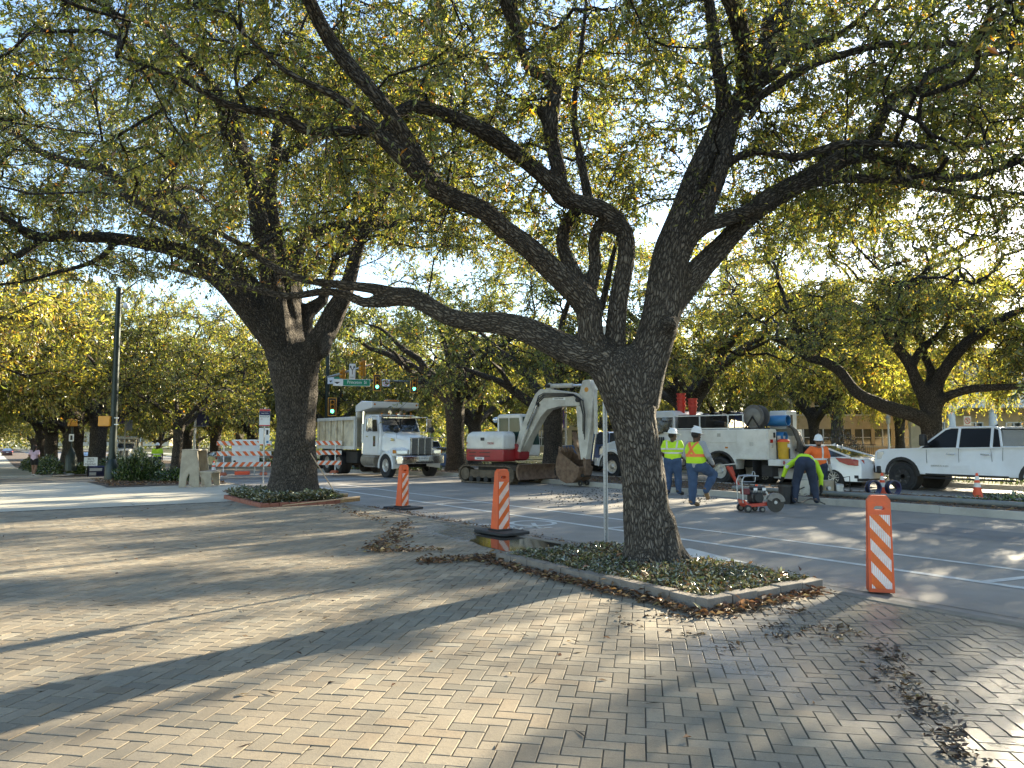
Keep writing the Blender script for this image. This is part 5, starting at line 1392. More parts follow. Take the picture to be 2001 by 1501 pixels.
def signal_head(u, v, d, rz, label, lit=True, hpx=33):
    c = at(u, v, d); r = thing('traffic_light', c, rz, label, 'traffic light', 'traffic lights on the mast arms')
    r.scale = (hpx * d / FPX / 1.36,) * 3
    MB().box(-.17, .17, -.02, .16, -.52, .52).build('housing', YELLOW, r, bevel=.03)
    MB().prism([(-.3, -.66), (.3, -.66), (.3, .66), (-.3, .66)], 'y', -.015, .005).build('backplate', BLACK, r)
    b = MB()
    for x0, x1, z0, z1 in ((-.31, .31, -.68, -.63), (-.31, .31, .63, .68), (-.31, -.265, -.63, .63), (.265, .31, -.63, .63)): b.box(x0, x1, -.026, -.016, z0, z1)
    b.build('reflective_border', mat('border_yellow', (.75, .36, .05), .45), r)
    MB().box(-.165, .165, -.05, -.027, -.5, .5).build('door', YELLOW, r, bevel=.01)
    for k, z in enumerate((.33, 0, -.33)):
        MB().lathe([(.001, 0), (.10, 0), (.12, -.02)], (0, -.08, z), (0, -1, 0), 16).build('lens', SIG_GREEN if lit and k == 2 else LENS, r)
        vs, fs = [], []
        for t in range(13):
            a = R(-60 + 300 * t / 12); 
            for y, q in ((-.05, .15), (-.27 + .06 * abs(t - 6) / 6, .14)): vs.append((q * math.cos(a), y, z + q * math.sin(a)))
        fs = [(2 * t, 2 * t + 1, 2 * t + 3, 2 * t + 2) for t in range(12)]
        o = MB().add(vs, fs).build('visor', YELLOW, r); o.modifiers.new('thick', 'SOLIDIFY').thickness = .008
    return r
signal_head(737, 748, 36.6, R(18), 'traffic light showing green beside the no U turn sign')
signal_head(809, 752, 33.4, R(18), 'traffic light showing green, rightmost on the far arm above the dump truck')
signal_head(649, 795, 46.3, R(20), 'traffic light showing green, low on the mast itself', hpx=36)
signal_head(670, 736, 43.6, R(-68), 'traffic light seen side on, over the street name sign', False, 37)
signal_head(709, 720, 39.8, R(-68), 'traffic light seen side on at the tip of the near arm', False, 41)
signal_head(596, 688, 38.0, R(205), 'traffic light seen from behind in the fork of the second oak', False, 46)
# signs on the arms
r = thing('street_sign', at(697, 748, 38.5), R(12), 'green street name sign reading Princeton St', 'street sign')
MB().box(-.82, .82, -.01, .01, -.21, .21).build('plate', SIGN_G, r); MB().box(-1.42, -.82, -.01, .01, -.21, .21).build('white_end', SIGN_W, r)
b = MB()
for x0, x1, z0, z1 in ((-.82, .82, .19, .21), (-.82, .82, -.21, -.19), (.80, .82, -.19, .19)): b.box(x0, x1, -.0125, -.0105, z0, z1)
b.build('border', SIGN_W, r)
text('Princeton  St', .29, SIGN_W, r, (0.02, -.013, .02), FRONT, sx=.78); r.scale = (.84,) * 3
MB().prism([(-1.18, -.1), (-1.0, .03), (-1.36, .03)], 'y', -.013, -.0105).build('emblem', INK, r)
r = thing('street_sign', at(657, 743, 44.5), R(-38), 'green and white street sign set crosswise beside the name sign', 'street sign')
MB().box(-.2, .75, -.01, .01, -.2, .2).build('plate', SIGN_G, r); MB().box(-.8, -.2, -.01, .01, -.2, .2).build('white_end', SIGN_W, r)
text('S University Dr', .15, SIGN_W, r, (.27, -.013, .02), FRONT, sx=.6); MB().prism([(-.5, -.12), (-.34, .0), (-.66, .0)], 'y', -.013, -.0105).build('emblem', INK, r)
r = thing('lane_sign', at(688.5, 726, 40.6), R(20), 'white lane use sign with forked arrow between the side-on lights', 'traffic sign')
sign_plate(r, .34, .86, 0, 0, 0, SIGN_W, 'plate')
b = MB(); b.bar((0, -.007, -.16), (0, -.007, .08), .035, .002, (0, 1, 0)); b.bar((0, -.007, .06), (-.08, -.007, .2), .035, .002, (0, 1, 0)); b.bar((0, -.007, .06), (.08, -.007, .2), .035, .002, (0, 1, 0))
b.prism([(-.15, .19), (-.03, .22), (-.1, .34)], 'y', -.008, -.0055); b.prism([(.15, .19), (.03, .22), (.1, .34)], 'y', -.008, -.0055); b.build('arrow', INK, r, smooth=0)
text('ONLY', .09, INK, r, (0, -.006, -.33), FRONT)
r = thing('no_u_turn_sign', at(754, 748, 36.2), R(18), 'square white no U turn sign with red circle', 'traffic sign'); r.scale = (.56,) * 3
sign_plate(r, .62, .62, 0, 0, 0, SIGN_W, 'plate')
b = MB(); b.lathe([(.21, 0), (.26, 0), (.26, .004), (.21, .004)], (0, -.005, 0), (0, -1, 0), 24, closed=True); b.build('red_ring', SIGN_R, r)
b = MB(); b.tube([(-.08, -.008, -.14), (-.08, -.008, .04), (-.05, -.008, .1), (0, -.008, .12), (.05, -.008, .1), (.08, -.008, .04), (.08, -.008, -.04)], .022, 6); b.prism([(.02, -.03), (.14, -.03), (.08, -.12)], 'y', -.012, -.006); b.build('arrow', INK, r)
MB().bar((-.17, -.012, .17), (.17, -.012, -.17), .035, .004, (0, 1, 0)).build('slash', SIGN_R, r)

# no parking sign across the street
p = at(1893, 880, 28.5)
r = thing('no_parking_sign', (p.x, p.y, 0), R(10), 'white no parking sign seen above the pickup cab', 'traffic sign')
MB().cyl((0, 0.02, 0), (0, 0.02, 2.1), .025, n=8).build('post', STEEL, r)
zc = at(1893, 826, 28.5).z
sign_plate(r, .33, .50, 0, zc, 0, SIGN_W, 'plate')
MB().lathe([(.10, 0), (.125, 0), (.125, .004), (.10, .004)], (0, -.005, zc + .07), (0, -1, 0), 20, closed=True).build('red_ring', SIGN_R, r)
text('P', .19, INK, r, (0, -.006, zc + .07), FRONT); MB().bar((-.08, -.010, zc + .15), (.08, -.010, zc - .01), .022, .003, (0, 1, 0)).build('slash', SIGN_R, r)
text('THIS SIDE', .055, SIGN_R, r, (0, -.006, zc - .13), FRONT, sx=.9); text('OF STREET', .055, SIGN_R, r, (0, -.006, zc - .2), FRONT, sx=.9)
# slim lamp posts and banner poles
BANNER = mat('dark_banner', (.03, .03, .07), .7); BANNER_P = mat('purple_banner', (.10, .04, .25), .7)
def banner_pole(u, vb, d, vtop, label, bu=None, m=BANNER, side=1):
    p = at(u, vb, d); z0 = zs(sw(p)[0]); top = at(u, vtop, d).z
    r = thing('banner_pole', (p.x, p.y, z0), R(10), label, 'banner pole', 'steel poles with banners')
    MB().cyl((0, 0, 0), (0, 0, top - z0), .075, .055, 10).build('pole', STEEL, r)
    if m:
        h = top - z0 - .35
        MB().box(.08 * side, (.08 + .62) * side if side > 0 else -.7, -.006, .006, h - 1.0, h).build('banner', m, r)
        for z in (h - 1.0, h): MB().cyl((0, 0, z), (.72 * side, 0, z), .014, n=6).build('bracket', STEEL, r)
    return r
banner_pole(379, 905, 41, 785, 'silver pole with dark banner behind the slim young oak')
bp_ = banner_pole(243, 890, 70, 800, 'far silver pole with purple banner above the second white truck', m=BANNER_P, side=-1)
MB().box(.08, .6, -.006, .006, 3.4, 4.4).build('banner', mat('grey_banner', (.35, .37, .42), .7), bp_)
banner_pole(1106, 890, 42, 790, 'silver lamp post seen through the excavator boom', m=BANNER_P, side=-1)
def globe_lamp(u, vt, d, label, vb=890):
    p = at(u, vb, d); top = at(u, vt, d).z
    r = thing('lamp_post', (p.x, p.y, 0.02), 0, label, 'lamp post', 'white lamp posts')
    MB().cyl((0, 0, 0), (0, 0, top - .45), .07, .05, 10).build('pole', SIGN_W, r)
    MB().lathe([(.05, top - .45), (.1, top - .4), (.13, top - .1), (.16, top - .06), (.1, top + .02), (.02, top + .1)], n=10).build('lantern', mat('lantern_glass', (.6, .6, .58), .3), r)
globe_lamp(1738, 815, 44, 'white lamp post between the tan building windows and the grey oak')
globe_lamp(152, 820, 56, 'white lamp post between the verge oaks')

# yard signs in the verge
p = at(177, 912, 38)
r = thing('yard_sign', (p.x, p.y, zs(40)), R(14), 'white yard sign reading BRITE EVENT PARKING', 'yard sign')
zc = at(177, 902, 38).z - zs(40)
sign_plate(r, .62, .44, 0, zc, 0, SIGN_W, 'plate', .005)
for i, wd in enumerate(('BRITE', 'EVENT', 'PARKING')): text(wd, .14, INK, r, (0, -.006, zc + .12 - .13 * i), FRONT, sx=.85)
for x in (-.2, .2): MB().cyl((x, .01, 0), (x, .01, zc), .006, n=5).build('wire', STEEL, r)
p = at(193, 916, 33)
r = thing('fallen_sign', (p.x, p.y, zs(33) + .02), R(30), 'navy folding sign lying tipped over beside the shrub', 'sign')
Mx = Matrix.Rotation(R(62), 4, 'X')
MB().box(-.42, .42, -.02, .02, 0, .95, M=Mx).build('panel', NAVY, r); MB().box(-.36, .12, -.03, -.021, .55, .82, M=Mx).build('white_card', SIGN_W, r); MB().box(-.36, -.1, -.03, -.021, .12, .4, M=Mx).build('white_card', SIGN_W, r)
b = MB()
for x in (-.42, .42): b.bar(Mx @ Vector((x, 0, 0)), Mx @ Vector((x, 0, 1.0)), .05, .05)
b.build('frame', BLACK, r)

# ------------------------------------------------------------------ vehicles: local x forward, y left, z up
TYRE_D = mat('dusty_tyre', (0.04, 0.038, 0.035), 0.85, 0, 0.3, 9, bump=0.3)
BLACKPAINT = mat('black_wheel', (0.02, 0.02, 0.022), 0.35, 0.3, 0.2, 8)
def wheel(parent, pos, r, w, rim, out=1, spokes=0, tread=True, dual=False, rimr=0.56):
    """out: +1 when the outer face looks to +y"""
    ce = Vector(pos); ax = Vector((0, out, 0))
    b = MB()
    k = rimr * r
    b.lathe([(k, w * .30), (k * .97, w * .42), (k * .9, w * .40), (k * .8, w * .26), (k * .45, w * (.10 if not dual else -.25)), (k * .42, w * .32), (k * .3, w * .40), (.001, w * .40)], ce, ax, 24)
    root = b.build('wheel', rim, parent)
    if spokes:
        s = MB()
        for q in range(spokes):
            t = 2 * math.pi * q / spokes
            d = Vector((math.cos(t), 0, math.sin(t)))
            s.bar(ce + ax * w * .33 + d * k * .25, ce + ax * w * .38 + d * k * .95, r * .10, r * .07, ax)
        s.build('spokes', rim if rim is not BLACKPAINT else mat('grey_spoke', (.06, .06, .065), .35, .4), root)
    else:
        s = MB()
        for q in range(8):
            t = 2 * math.pi * q / 8; d = Vector((math.cos(t), 0, math.sin(t)))
            s.cyl(ce + ax * w * .1 + d * k * .6, ce + ax * w * .30 + d * k * .6, r * .035, n=6)
        s.build('lug_nuts', CHASSIS, root)
    t = MB()
    t.lathe([(k, -w * .48), (r * .82, -w * .5), (r * .95, -w * .46), (r, -w * .36), (r, w * .36), (r * .95, w * .46), (r * .82, w * .5), (k, w * .42)], ce, ax, 36, closed=True)
    if tread:
        for q in range(40):
            a = 2 * math.pi * q / 40; d = Vector((math.cos(a), 0, math.sin(a))); tn = Vector((-math.sin(a), 0, math.cos(a)))
            for y0, y1 in ((-.42, -.08), (.08, .42)):
                t.bar(ce + d * (r - .006) + ax * w * y0, ce + d * (r - .006) + ax * w * y1, r * .09, .03, d)
    t.build('tyre', RUBBER, root)
    return root
def seam(mb, p, q, w=.012): mb.bar(p, q, w, w)

def dump_truck(label, loc, rz):
    r = thing('dump_truck', loc, rz, label, 'dump truck', 'white dump trucks')
    W = 1.06
    # frame, axles, tanks
    MB().box(-7.2, 1.0, -.45, .45, .72, .98).box(-7.25, -4.2, -.5, .5, .98, 1.12).build('frame', CHASSIS, r)
    MB().cyl((0, -1, .52), (0, 1, .52), .09).cyl((-4.85, -1, .52), (-4.85, 1, .52), .12).cyl((-6.2, -1, .52), (-6.2, 1, .52), .12).build('axles', CHASSIS, r)
    for x in (0, -4.85, -6.2):
        for s in (-1, 1):
            wheel(r, (x, s * (1.05 if x == 0 else .98), .53), .53, .30 if x == 0 else .56, RIM_S, s, dual=x < 0)
    # cab
    def tap(x, y, z):
        f = max(0, (z - 1.9) / .95)
        return (x - .12 * f * (x > -1.4), y * (1 - .10 * f), z)
    cab = MB().prism([(-2.55, .95), (-.85, .95), (-.78, 1.98), (-1.02, 2.68), (-1.16, 2.80), (-2.4, 2.83), (-2.55, 2.7)], 'y', -W, W, fn=tap).build('cab', PAINT_W, r, bevel=.05, seg=3)
    for s in (-1, 1):
        o = MB().prism([(-2.2, 1.02), (-.98, 1.02), (-.92, 1.98), (-1.12, 2.62), (-2.2, 2.62)], 'y', s * (W - .0), s * (W + .012), fn=tap).build('door', PAINT_W, r, bevel=.006)
        MB().prism([(-2.08, 2.02), (-1.0, 2.02), (-1.17, 2.56), (-2.08, 2.56)], 'y', s * (W + .012), s * (W + .018), fn=tap).build('window', GLASS, o)
        MB().box(-2.1, -1.94, s * (W + .012) - .015, s * (W + .012) + .015, 1.78, 1.82).build('handle', CHROME, o)
        MB().prism([(-1.42, 1.35), (-1.2, 1.35), (-1.2, 1.82), (-1.42, 1.82)], 'y', s * (W + .013), s * (W + .02)).build('lower_window', GLASS, o)
        # mirrors on tubular arms
        m = MB().box(-.98, -.86, s * 1.52 - .13, s * 1.52 + .13, 2.02, 2.62).build('mirror', CHROME, r, bevel=.02)
        MB().tube([(-1.1, s * 1.0, 2.68), (-.95, s * 1.45, 2.70), (-.93, s * 1.52, 2.62)], .016, 6).tube([(-1.0, s * 1.05, 1.98), (-.93, s * 1.5, 2.02)], .016, 6).build('mirror_arm', CHROME, m)
        h = MB().ball((.42, s * .88, 2.08), (.12, .16, .14), 14, 8).build('hood_mirror', BLACK, r); MB().cyl((.35, s * .82, 1.7), (.42, s * .88, 2.0), .012, n=6).build('stalk', CHROME, h)
        # exhaust stack, steps and tanks
        e = MB().cyl((-2.72, s * .92, 1.0), (-2.72, s * .92, 3.05), .085, n=14).build('exhaust_stack', CHROME, r)
        MB().cyl((-2.72, s * .92, 1.5), (-2.72, s * .92, 2.4), .125, n=14).build('heat_shield', STEEL, e)
        MB().cyl((-2.6, s * .80, .72), (-1.3, s * .80, .72), .33, n=20).build('fuel_tank', mat('dusty_tank', (.30, .27, .22), .5, .4, .2, 5), r, bevel=.02)
        MB().box(-2.2, -1.2, s * 1.0 - .1, s * 1.0 + .1, .42, .47).box(-2.2, -1.2, s * 1.02 - .1, s * 1.02 + .1, .86, .90).build('step', STEEL, r)
    MB().prism([(-.80, 2.02), (-.76, 2.02), (-.985, 2.66), (-1.025, 2.66)], 'y', -.93, .93, fn=lambda x, y, z: (x + .035 - .10 * max(0, (z - 1.9) / .95), y * (1 - .10 * max(0, (z - 1.9) / .95)), z)).build('windshield', GLASS, r)
    b = MB().box(-.85, -.78, -.015, .015, 2.02, 2.6)
    b.tube([(-.76, .1, 2.05), (-.80, .55, 2.15)], .012, 5).tube([(-.76, -.6, 2.05), (-.80, -.15, 2.15)], .012, 5); b.build('wipers', BLACK, r)
    MB().prism([(-1.0, 2.66), (-.62, 2.62), (-.62, 2.66), (-1.05, 2.74)], 'y', -.98, .98).build('sun_visor', CHROME, r)
    for y in (-.75, -.4, 0, .4, .75): MB().ball((-1.22, y, 2.84), (.08, .05, .045), 10, 6).build('marker_lamp', LAMP_AMB, r)
    for y in (-.25, .3): MB().lathe([(.03, 0), (.05, .45), (.1, .5)], (-1.9, y, 2.9), (1, 0, 0), 12).build('air_horn', CHROME, r)
    # bonnet with flared wings
    L = []
    for x, hw, zt, zb in ((-.86, .92, 2.02, 1.15), (-.4, .80, 1.98, 1.1), (.3, .66, 1.90, 1.05), (.95, .58, 1.80, 1.0), (1.04, .55, 1.74, 1.02)):
        L.append([Vector((x, y, z)) for y, z in ((-hw, zb), (hw, zb), (hw, zt - .22), (hw * .86, zt - .07), (hw * .4, zt), (-hw * .4, zt), (-hw * .86, zt - .07), (-hw, zt - .22))])
    MB().loft(L).build('bonnet', PAINT_W, r, bevel=.02, smooth=50)
    for s in (-1, 1):
        n = 12; outer, inner = [], []
        for k in range(n + 1):
            a = R(-8 + 196 * k / n); outer.append((.70 * math.cos(a) * 1.02, .58 + .66 * math.sin(a)))
            inner.append((.60 * math.cos(a), .56 + .57 * math.sin(a)))
        poly = outer + inner[::-1]
        MB().prism(poly, 'y', s * .52, s * 1.2, fn=lambda x, y, z, s=s: (x, y, z - .10 * max(0, (abs(y) - .9) / .3) ** 2)).build('wing', PAINT_W, r, bevel=.03, smooth=50)
        MB().prism([(.45, 1.02), (1.0, 1.0), (1.04, 1.24), (.55, 1.34)], 'y', s * .60, s * 1.14, fn=lambda x, y, z, s=s: (x - .18 * max(0, (abs(y) - .6) / .5), y, z - .06 * max(0, (abs(y) - .6) / .5))).build('wing_front', PAINT_W, r, bevel=.04)
        h = MB().prism([(.88, 1.03), (1.03, 1.03), (1.02, 1.2), (.86, 1.24)], 'y', s * .66, s * 1.12, fn=lambda x, y, z, s=s: (x + .015 - .16 * max(0, (abs(y) - .6) / .5), y, z)).build('headlight', LAMP_CL, r, bevel=.02)
        MB().prism([(.6, 1.06), (.9, 1.06), (.88, 1.2), (.62, 1.22)], 'y', s * 1.13, s * 1.16).build('turn_signal', LAMP_AMB, r, bevel=.01)
        MB().prism([(-.3, 1.60), (.05, 1.60), (-.02, 1.70), (-.25, 1.72)], 'y', s * .76, s * .775, fn=lambda x, y, z: (x, y * (1 - .05 * x), z)).build('side_vent', CHROME, r)
    g = MB().box(1.0, 1.06, -.52, .52, 1.0, 1.72).build('grille', mat('grille_dark', (.03, .03, .03), .5, .5), r)
    b = MB()
    for k in range(27): y = -.48 + k * .037; b.box(1.06, 1.075, y - .007, y + .007, 1.03, 1.69)
    tag(b.build('grille_bars', STEEL, g), kind='stuff')
    for y in (-.5, -.165, .165, .5): MB().box(1.06, 1.1, y - .016, y + .016, .99, 1.73).build('grille_upright', CHROME, g)
    MB().box(1.0, 1.11, -.55, .55, 1.70, 1.76).build('grille_top', CHROME, g, bevel=.02)
    MB().lathe([(.001, .02), (.05, .02), (.055, 0)], (1.1, 0, 1.79), (1, 0, 0), 16).build('emblem', CHROME, r).scale = (1, 1.0, 1)
    bp = MB().prism([(1.02, -1.18), (1.22, -1.0), (1.32, -.5), (1.34, 0), (1.32, .5), (1.22, 1.0), (1.02, 1.18), (.9, 1.18), (1.1, .9), (1.18, 0), (1.1, -.9), (.9, -1.18)], 'z', .62, .96).build('bumper', CHROME, r, bevel=.02)
    MB().box(1.335, 1.35, -.2, .2, .76, .92).build('number_plate', SIGN_W, bp); MB().box(1.30, 1.345, -.42, .42, .65, .71).build('tow_slot', BLACK, bp)
    text('R 4721', .11, INK, bp, (1.352, 0, .84), (R(90), 0, R(90)))
    # dump body with ribs, ladder and cab guard
    body = MB().prism([(-7.35, 1.22), (-2.95, 1.22), (-2.95, 2.72), (-7.35, 2.72)], 'y', -1.18, 1.18).build('dump_body', BED_W, r, bevel=.03)
    for s in (-1, 1):
        MB().box(-7.35, -2.95, s * 1.16, s * 1.30, 2.58, 2.74).build('top_rail', BODY_W, r, bevel=.015)
        MB().box(-7.35, -2.95, s * 1.16, s * 1.29, 1.2, 1.34).build('bottom_rail', BODY_W, r, bevel=.015)
        for x in (-7.3, -6.55, -5.85, -5.1, -4.4, -3.0):
            MB().box(x - .055, x + .055, s * 1.18 - .02, s * 1.18 + s * .10, 1.34, 2.58).build('rib', BED_W if x < -3.1 else BODY_W, r, bevel=.015)
        lad = MB()
        for x in (-3.85, -3.45): lad.box(x - .02, x + .02, s * 1.18, s * 1.18 + .06, 1.5, 2.55)
        for k in range(5): lad.box(-3.85, -3.45, s * 1.18 + .03, s * 1.18 + .06, 1.55 + k * .22, 1.59 + k * .22)
        lad.build('ladder', BODY_W, r)
        MB().box(-5.6, -5.58, s * .95 - .3, s * .95 + .3, .2, .8).build('mud_flap', RUBBER, r); MB().box(-7.0, -6.98, s * .95 - .3, s * .95 + .3, .2, .85).build('mud_flap', RUBBER, r)
        MB().box(-4.2, -3.0, s * .85 - .25, s * .85 + .25, .55, 1.1).build('tool_box', CHASSIS, r, bevel=.02)
    MB().box(-3.05, -2.95, -1.18, 1.18, 1.3, 3.12).build('headboard', BODY_W, r, bevel=.02)
    gd = MB().prism([(-3.05, 2.95), (-2.95, 2.95), (-1.35, 3.10), (-1.30, 3.16), (-1.30, 3.38), (-2.4, 3.45), (-3.05, 3.25)], 'y', -1.2, 1.2).build('cab_guard', PAINT_W, r, bevel=.03)
    MB().box(-1.298, -1.285, -1.2, 1.2, 3.15, 3.37).build('guard_front', PAINT_W, gd); MB().box(-1.9, -1.5, -.3, .3, 3.42, 3.50).build('beacon', LAMP_AMB, r, bevel=.02)
    for s in (-1, 1): MB().lathe([(.001, .02), (.045, .02), (.05, 0)], (-1.29, s * 1.08, 3.26), (1, 0, 0), 10).build('guard_lamp', LAMP_AMB, r)
    return r
HEAD_IN = math.atan2(-T.y, -T.x)                       # towards us along the near carriageway
HEAD_OUT = A_ROAD                                     # away along the far carriageway
p = G(757, 932, Z_ROAD); s0, w0 = sw(p)
dt = dump_truck('white dump truck with scraped cream bed coming out of the crossing beside the excavator', rw(s0 + .1, w0 + 1.1, Z_ROAD), HEAD_IN + R(2))
s0, w0 = uv_sw(247, 92)
copy_tree(dt, rw(s0, w0, Z_ROAD), HEAD_IN + R(-14), 'second white dump truck far down the street, above the dark shrub')

# ------------------------------------------------------------------ the excavator
EXW = mat('excavator_white', (.70, .69, .66), .38, 0, .05, 2, coat=.3, dirt=(.35, .31, .25), dirt_amt=.4)
EXG = mat('excavator_grey_boom', (.58, .56, .50), .5, 0, .08, 3, dirt=(.22, .19, .15), dirt_amt=.6)
EXR = mat('excavator_red', (.33, .02, .025), .4, 0, .08, 3, coat=.3, dirt=(.2, .08, .06), dirt_amt=.4)
TRACK = mat('muddy_track', (.10, .078, .055), .9, 0, .3, 6, bump=.5, dirt=(.20, .16, .11), dirt_amt=.7)
pc_ = at(985, 940, 28.3)
ex = thing('excavator', (pc_.x, pc_.y, Z_ROAD), 0, 'white and red tracked excavator with raised grey boom and toothed bucket', 'excavator')
und = R(-41)                                           # heading of the tracks
Mu = Matrix.Rotation(und, 4, 'Z')
for s in (-1, 1):
    y = s * .88
    L_, r0 = 1.13, .36
    path = [(L_ * c_, .37 + r0 * s_) for c_, s_ in []]
    loop = []
    for k in range(9): a = R(-90 + 180 * k / 8); loop.append((L_ + .33 * math.cos(a), .36 + .34 * math.sin(a)))
    for k in range(9): a = R(90 + 180 * k / 8); loop.append((-L_ + .33 * math.cos(a), .36 + .34 * math.sin(a)))
    b = MB(); inn = [(x * .955, .36 + (z - .36) * .86) for x, z in loop]; n = len(loop)
    V = [Mu @ Vector((x, y + t, z)) for t in (-.225, .225) for x, z in loop] + [Mu @ Vector((x, y + t, z)) for t in (-.225, .225) for x, z in inn]
    F = [(k, (k + 1) % n, n + (k + 1) % n, n + k) for k in range(n)] + [(2 * n + k, 3 * n + k, 3 * n + (k + 1) % n, 2 * n + (k + 1) % n) for k in range(n)]
    F += [(k, 2 * n + k, 2 * n + (k + 1) % n, (k + 1) % n) for k in range(n)] + [(n + k, n + (k + 1) % n, 3 * n + (k + 1) % n, 3 * n + k) for k in range(n)]
    tr = b.add(V, F).build('track', TRACK, ex)
    g = MB()                                           # grouser bars
    per = [Vector((x, 0, z)) for x, z in loop] + [Vector((loop[0][0], 0, loop[0][1]))]
    tot = sum((q - p).length for p, q in zip(per[:-1], per[1:])); step = .14; d = 0
    for p_, q_ in zip(per[:-1], per[1:]):
        l = (q_ - p_).length; t = d
        while t < l:
            c = p_ + (q_ - p_) * (t / l); dirn = (q_ - p_).normalized(); nn = Vector((dirn.z, 0, -dirn.x))
            c = c + nn * .012
            g.bar(Mu @ Vector((c.x, y - .23, c.z)), Mu @ Vector((c.x, y + .23, c.z)), .035, .05, Mu.to_3x3() @ nn)
            t += step
        d = t - l
    tag(g.build('grousers', TRACK, tr), kind='stuff')
    MB().add([Mu @ Vector((x, y + t, z)) for t in (-.16, .2 * 1) for x, z in ((-.95, .22), (.95, .22), (.85, .52), (-.85, .52))], [(0, 1, 2, 3), (7, 6, 5, 4), (0, 4, 5, 1), (1, 5, 6, 2), (2, 6, 7, 3), (3, 7, 4, 0)]).build('track_frame', TRACK, ex)
    for x in (-.8, -.4, 0, .4, .8):
        MB().cyl(Mu @ Vector((x, y - .2, .16)), Mu @ Vector((x, y + .2, .16)), .11, n=12).build('roller', CHASSIS, ex)
    for x in (-L_, L_): MB().cyl(Mu @ Vector((x, y - .19, .36)), Mu @ Vector((x, y + .19, .36)), .24, n=16).build('sprocket', TRACK, ex)
b = MB(); b.add([Mu @ Vector(v) for v in [(x, yy, z) for x in (-.7, .7) for yy in (-.75, .75) for z in (.3, .68)]], [(0, 1, 3, 2), (4, 6, 7, 5), (0, 4, 5, 1), (2, 3, 7, 6), (0, 2, 6, 4), (1, 5, 7, 3)]); b.cyl((0, 0, .62), (0, 0, .80), .5, n=24)
b.build('carriage', CHASSIS, ex)
# dozer blade across the front of the tracks
sec = [(1.62, .20), (1.56, .10), (1.66, .02), (1.72, .05), (1.64, .18), (1.62, .36), (1.66, .52), (1.70, .60), (1.64, .61), (1.56, .48)]
sec = [(1.78, .06), (1.69, .2), (1.66, .36), (1.69, .52), (1.75, .62), (1.69, .64), (1.61, .54), (1.58, .36), (1.61, .18), (1.70, .04)]
b = MB(); m_ = len(sec); V = [Mu @ Vector((x, y, z + .14)) for y in (-1.12, 1.12) for x, z in sec]
b.add(V, [tuple(range(m_)), tuple(range(2 * m_ - 1, m_ - 1, -1))] + [(k, m_ + k, m_ + (k + 1) % m_, (k + 1) % m_) for k in range(m_)]); b.build('dozer_blade', RUST, ex, bevel=.006)
for y in (-.45, .45): MB().bar(Mu @ Vector((.6, y, .5)), Mu @ Vector((1.62, y, .46)), .12, .14).build('blade_arm', RUST, ex)
# upper structure, slewed so that the boom points to the right
up = R(-42)
Us = Matrix.Rotation(up, 4, 'Z')
def U(x, y, z): return Us @ Vector((x, y, z))
def uprism(poly, y0, y1, name, m, parent=None, bevel=0, fn=None, ax='y', **k):
    b = MB().prism(poly, ax, y0, y1, fn=fn); b.v = [tuple(Us @ Vector(v)) for v in b.v]; return b.build(name, m, parent or ex, bevel=bevel, **k)
def usweep(x, y, z):                                   # round counterweight in plan
    if x < -.4:
        f = (-.4 - x) / 1.25
        return (x + .42 * (abs(y) / 1.1) ** 2.5 * f, y, z)
    return (x, y, z)
def house(z0, z1, name, m, inset=0.0, top=0.0):
    L = []
    for z, sc_ in ((z0, 1.0), (z1 - top, 1.0), (z1 - top * .55, .985), (z1 - top * .25, .94), (z1, .82)) if top else ((z0, .97), (z0 + .05, 1), (z1, 1)):
        ring = []
        for x, y in ((.95, -1.08), (.95, -.35), (.3, -.30), (.3, 1.08), (-.5, 1.08), (-1.15, .98), (-1.5, .6), (-1.62, .2), (-1.62, -.2), (-1.5, -.6), (-1.15, -.98), (-.5, -1.08), (.2, -1.09)):
            ring.append(Us @ Vector((x * sc_ - (1 - sc_) * .2, y * sc_, z)))
        L.append(ring)
    return MB().loft(L).build(name, m, ex, bevel=.07 if top else .03, seg=4, smooth=60)
house(.86, 1.32, 'lower_housing', EXR); house(1.32, 2.02, 'engine_cover', EXW, top=.36)
for z in (1.0, 1.1, 1.2): MB().bar(U(-1.55, -.55, z), U(-1.25, -.95, z), .012, .035).build('vent_louvre', BLACK, ex)
MB().bar(U(-.9, -1.06, 1.06), U(.25, -1.095, 1.06), .01, .03).build('panel_groove', BLACK, ex); MB().bar(U(-.9, -1.06, 1.2), U(.25, -1.095, 1.2), .01, .03).build('panel_groove', BLACK, ex)
uside = (R(90), 0, up)
text('TB290', .13, EXR, ex, U(.3, -1.115, 1.55), uside); MB().bar(U(-.25, -1.09, 1.72), U(-.05, -1.095, 1.72), .01, .12).build('vent', BLACK, ex)
text('TB290', .10, EXR, ex, U(-1.12, -1.01, 1.56), (R(90), 0, up + R(-24)))
MB().bar(U(-.55, -1.095, .97), U(-.05, -1.10, .97), .012, .10).build('name_plate', SIGN_W, ex); text('TAKEUCHI', .075, INK, ex, U(-.3, -1.112, .97), uside, sx=.9)
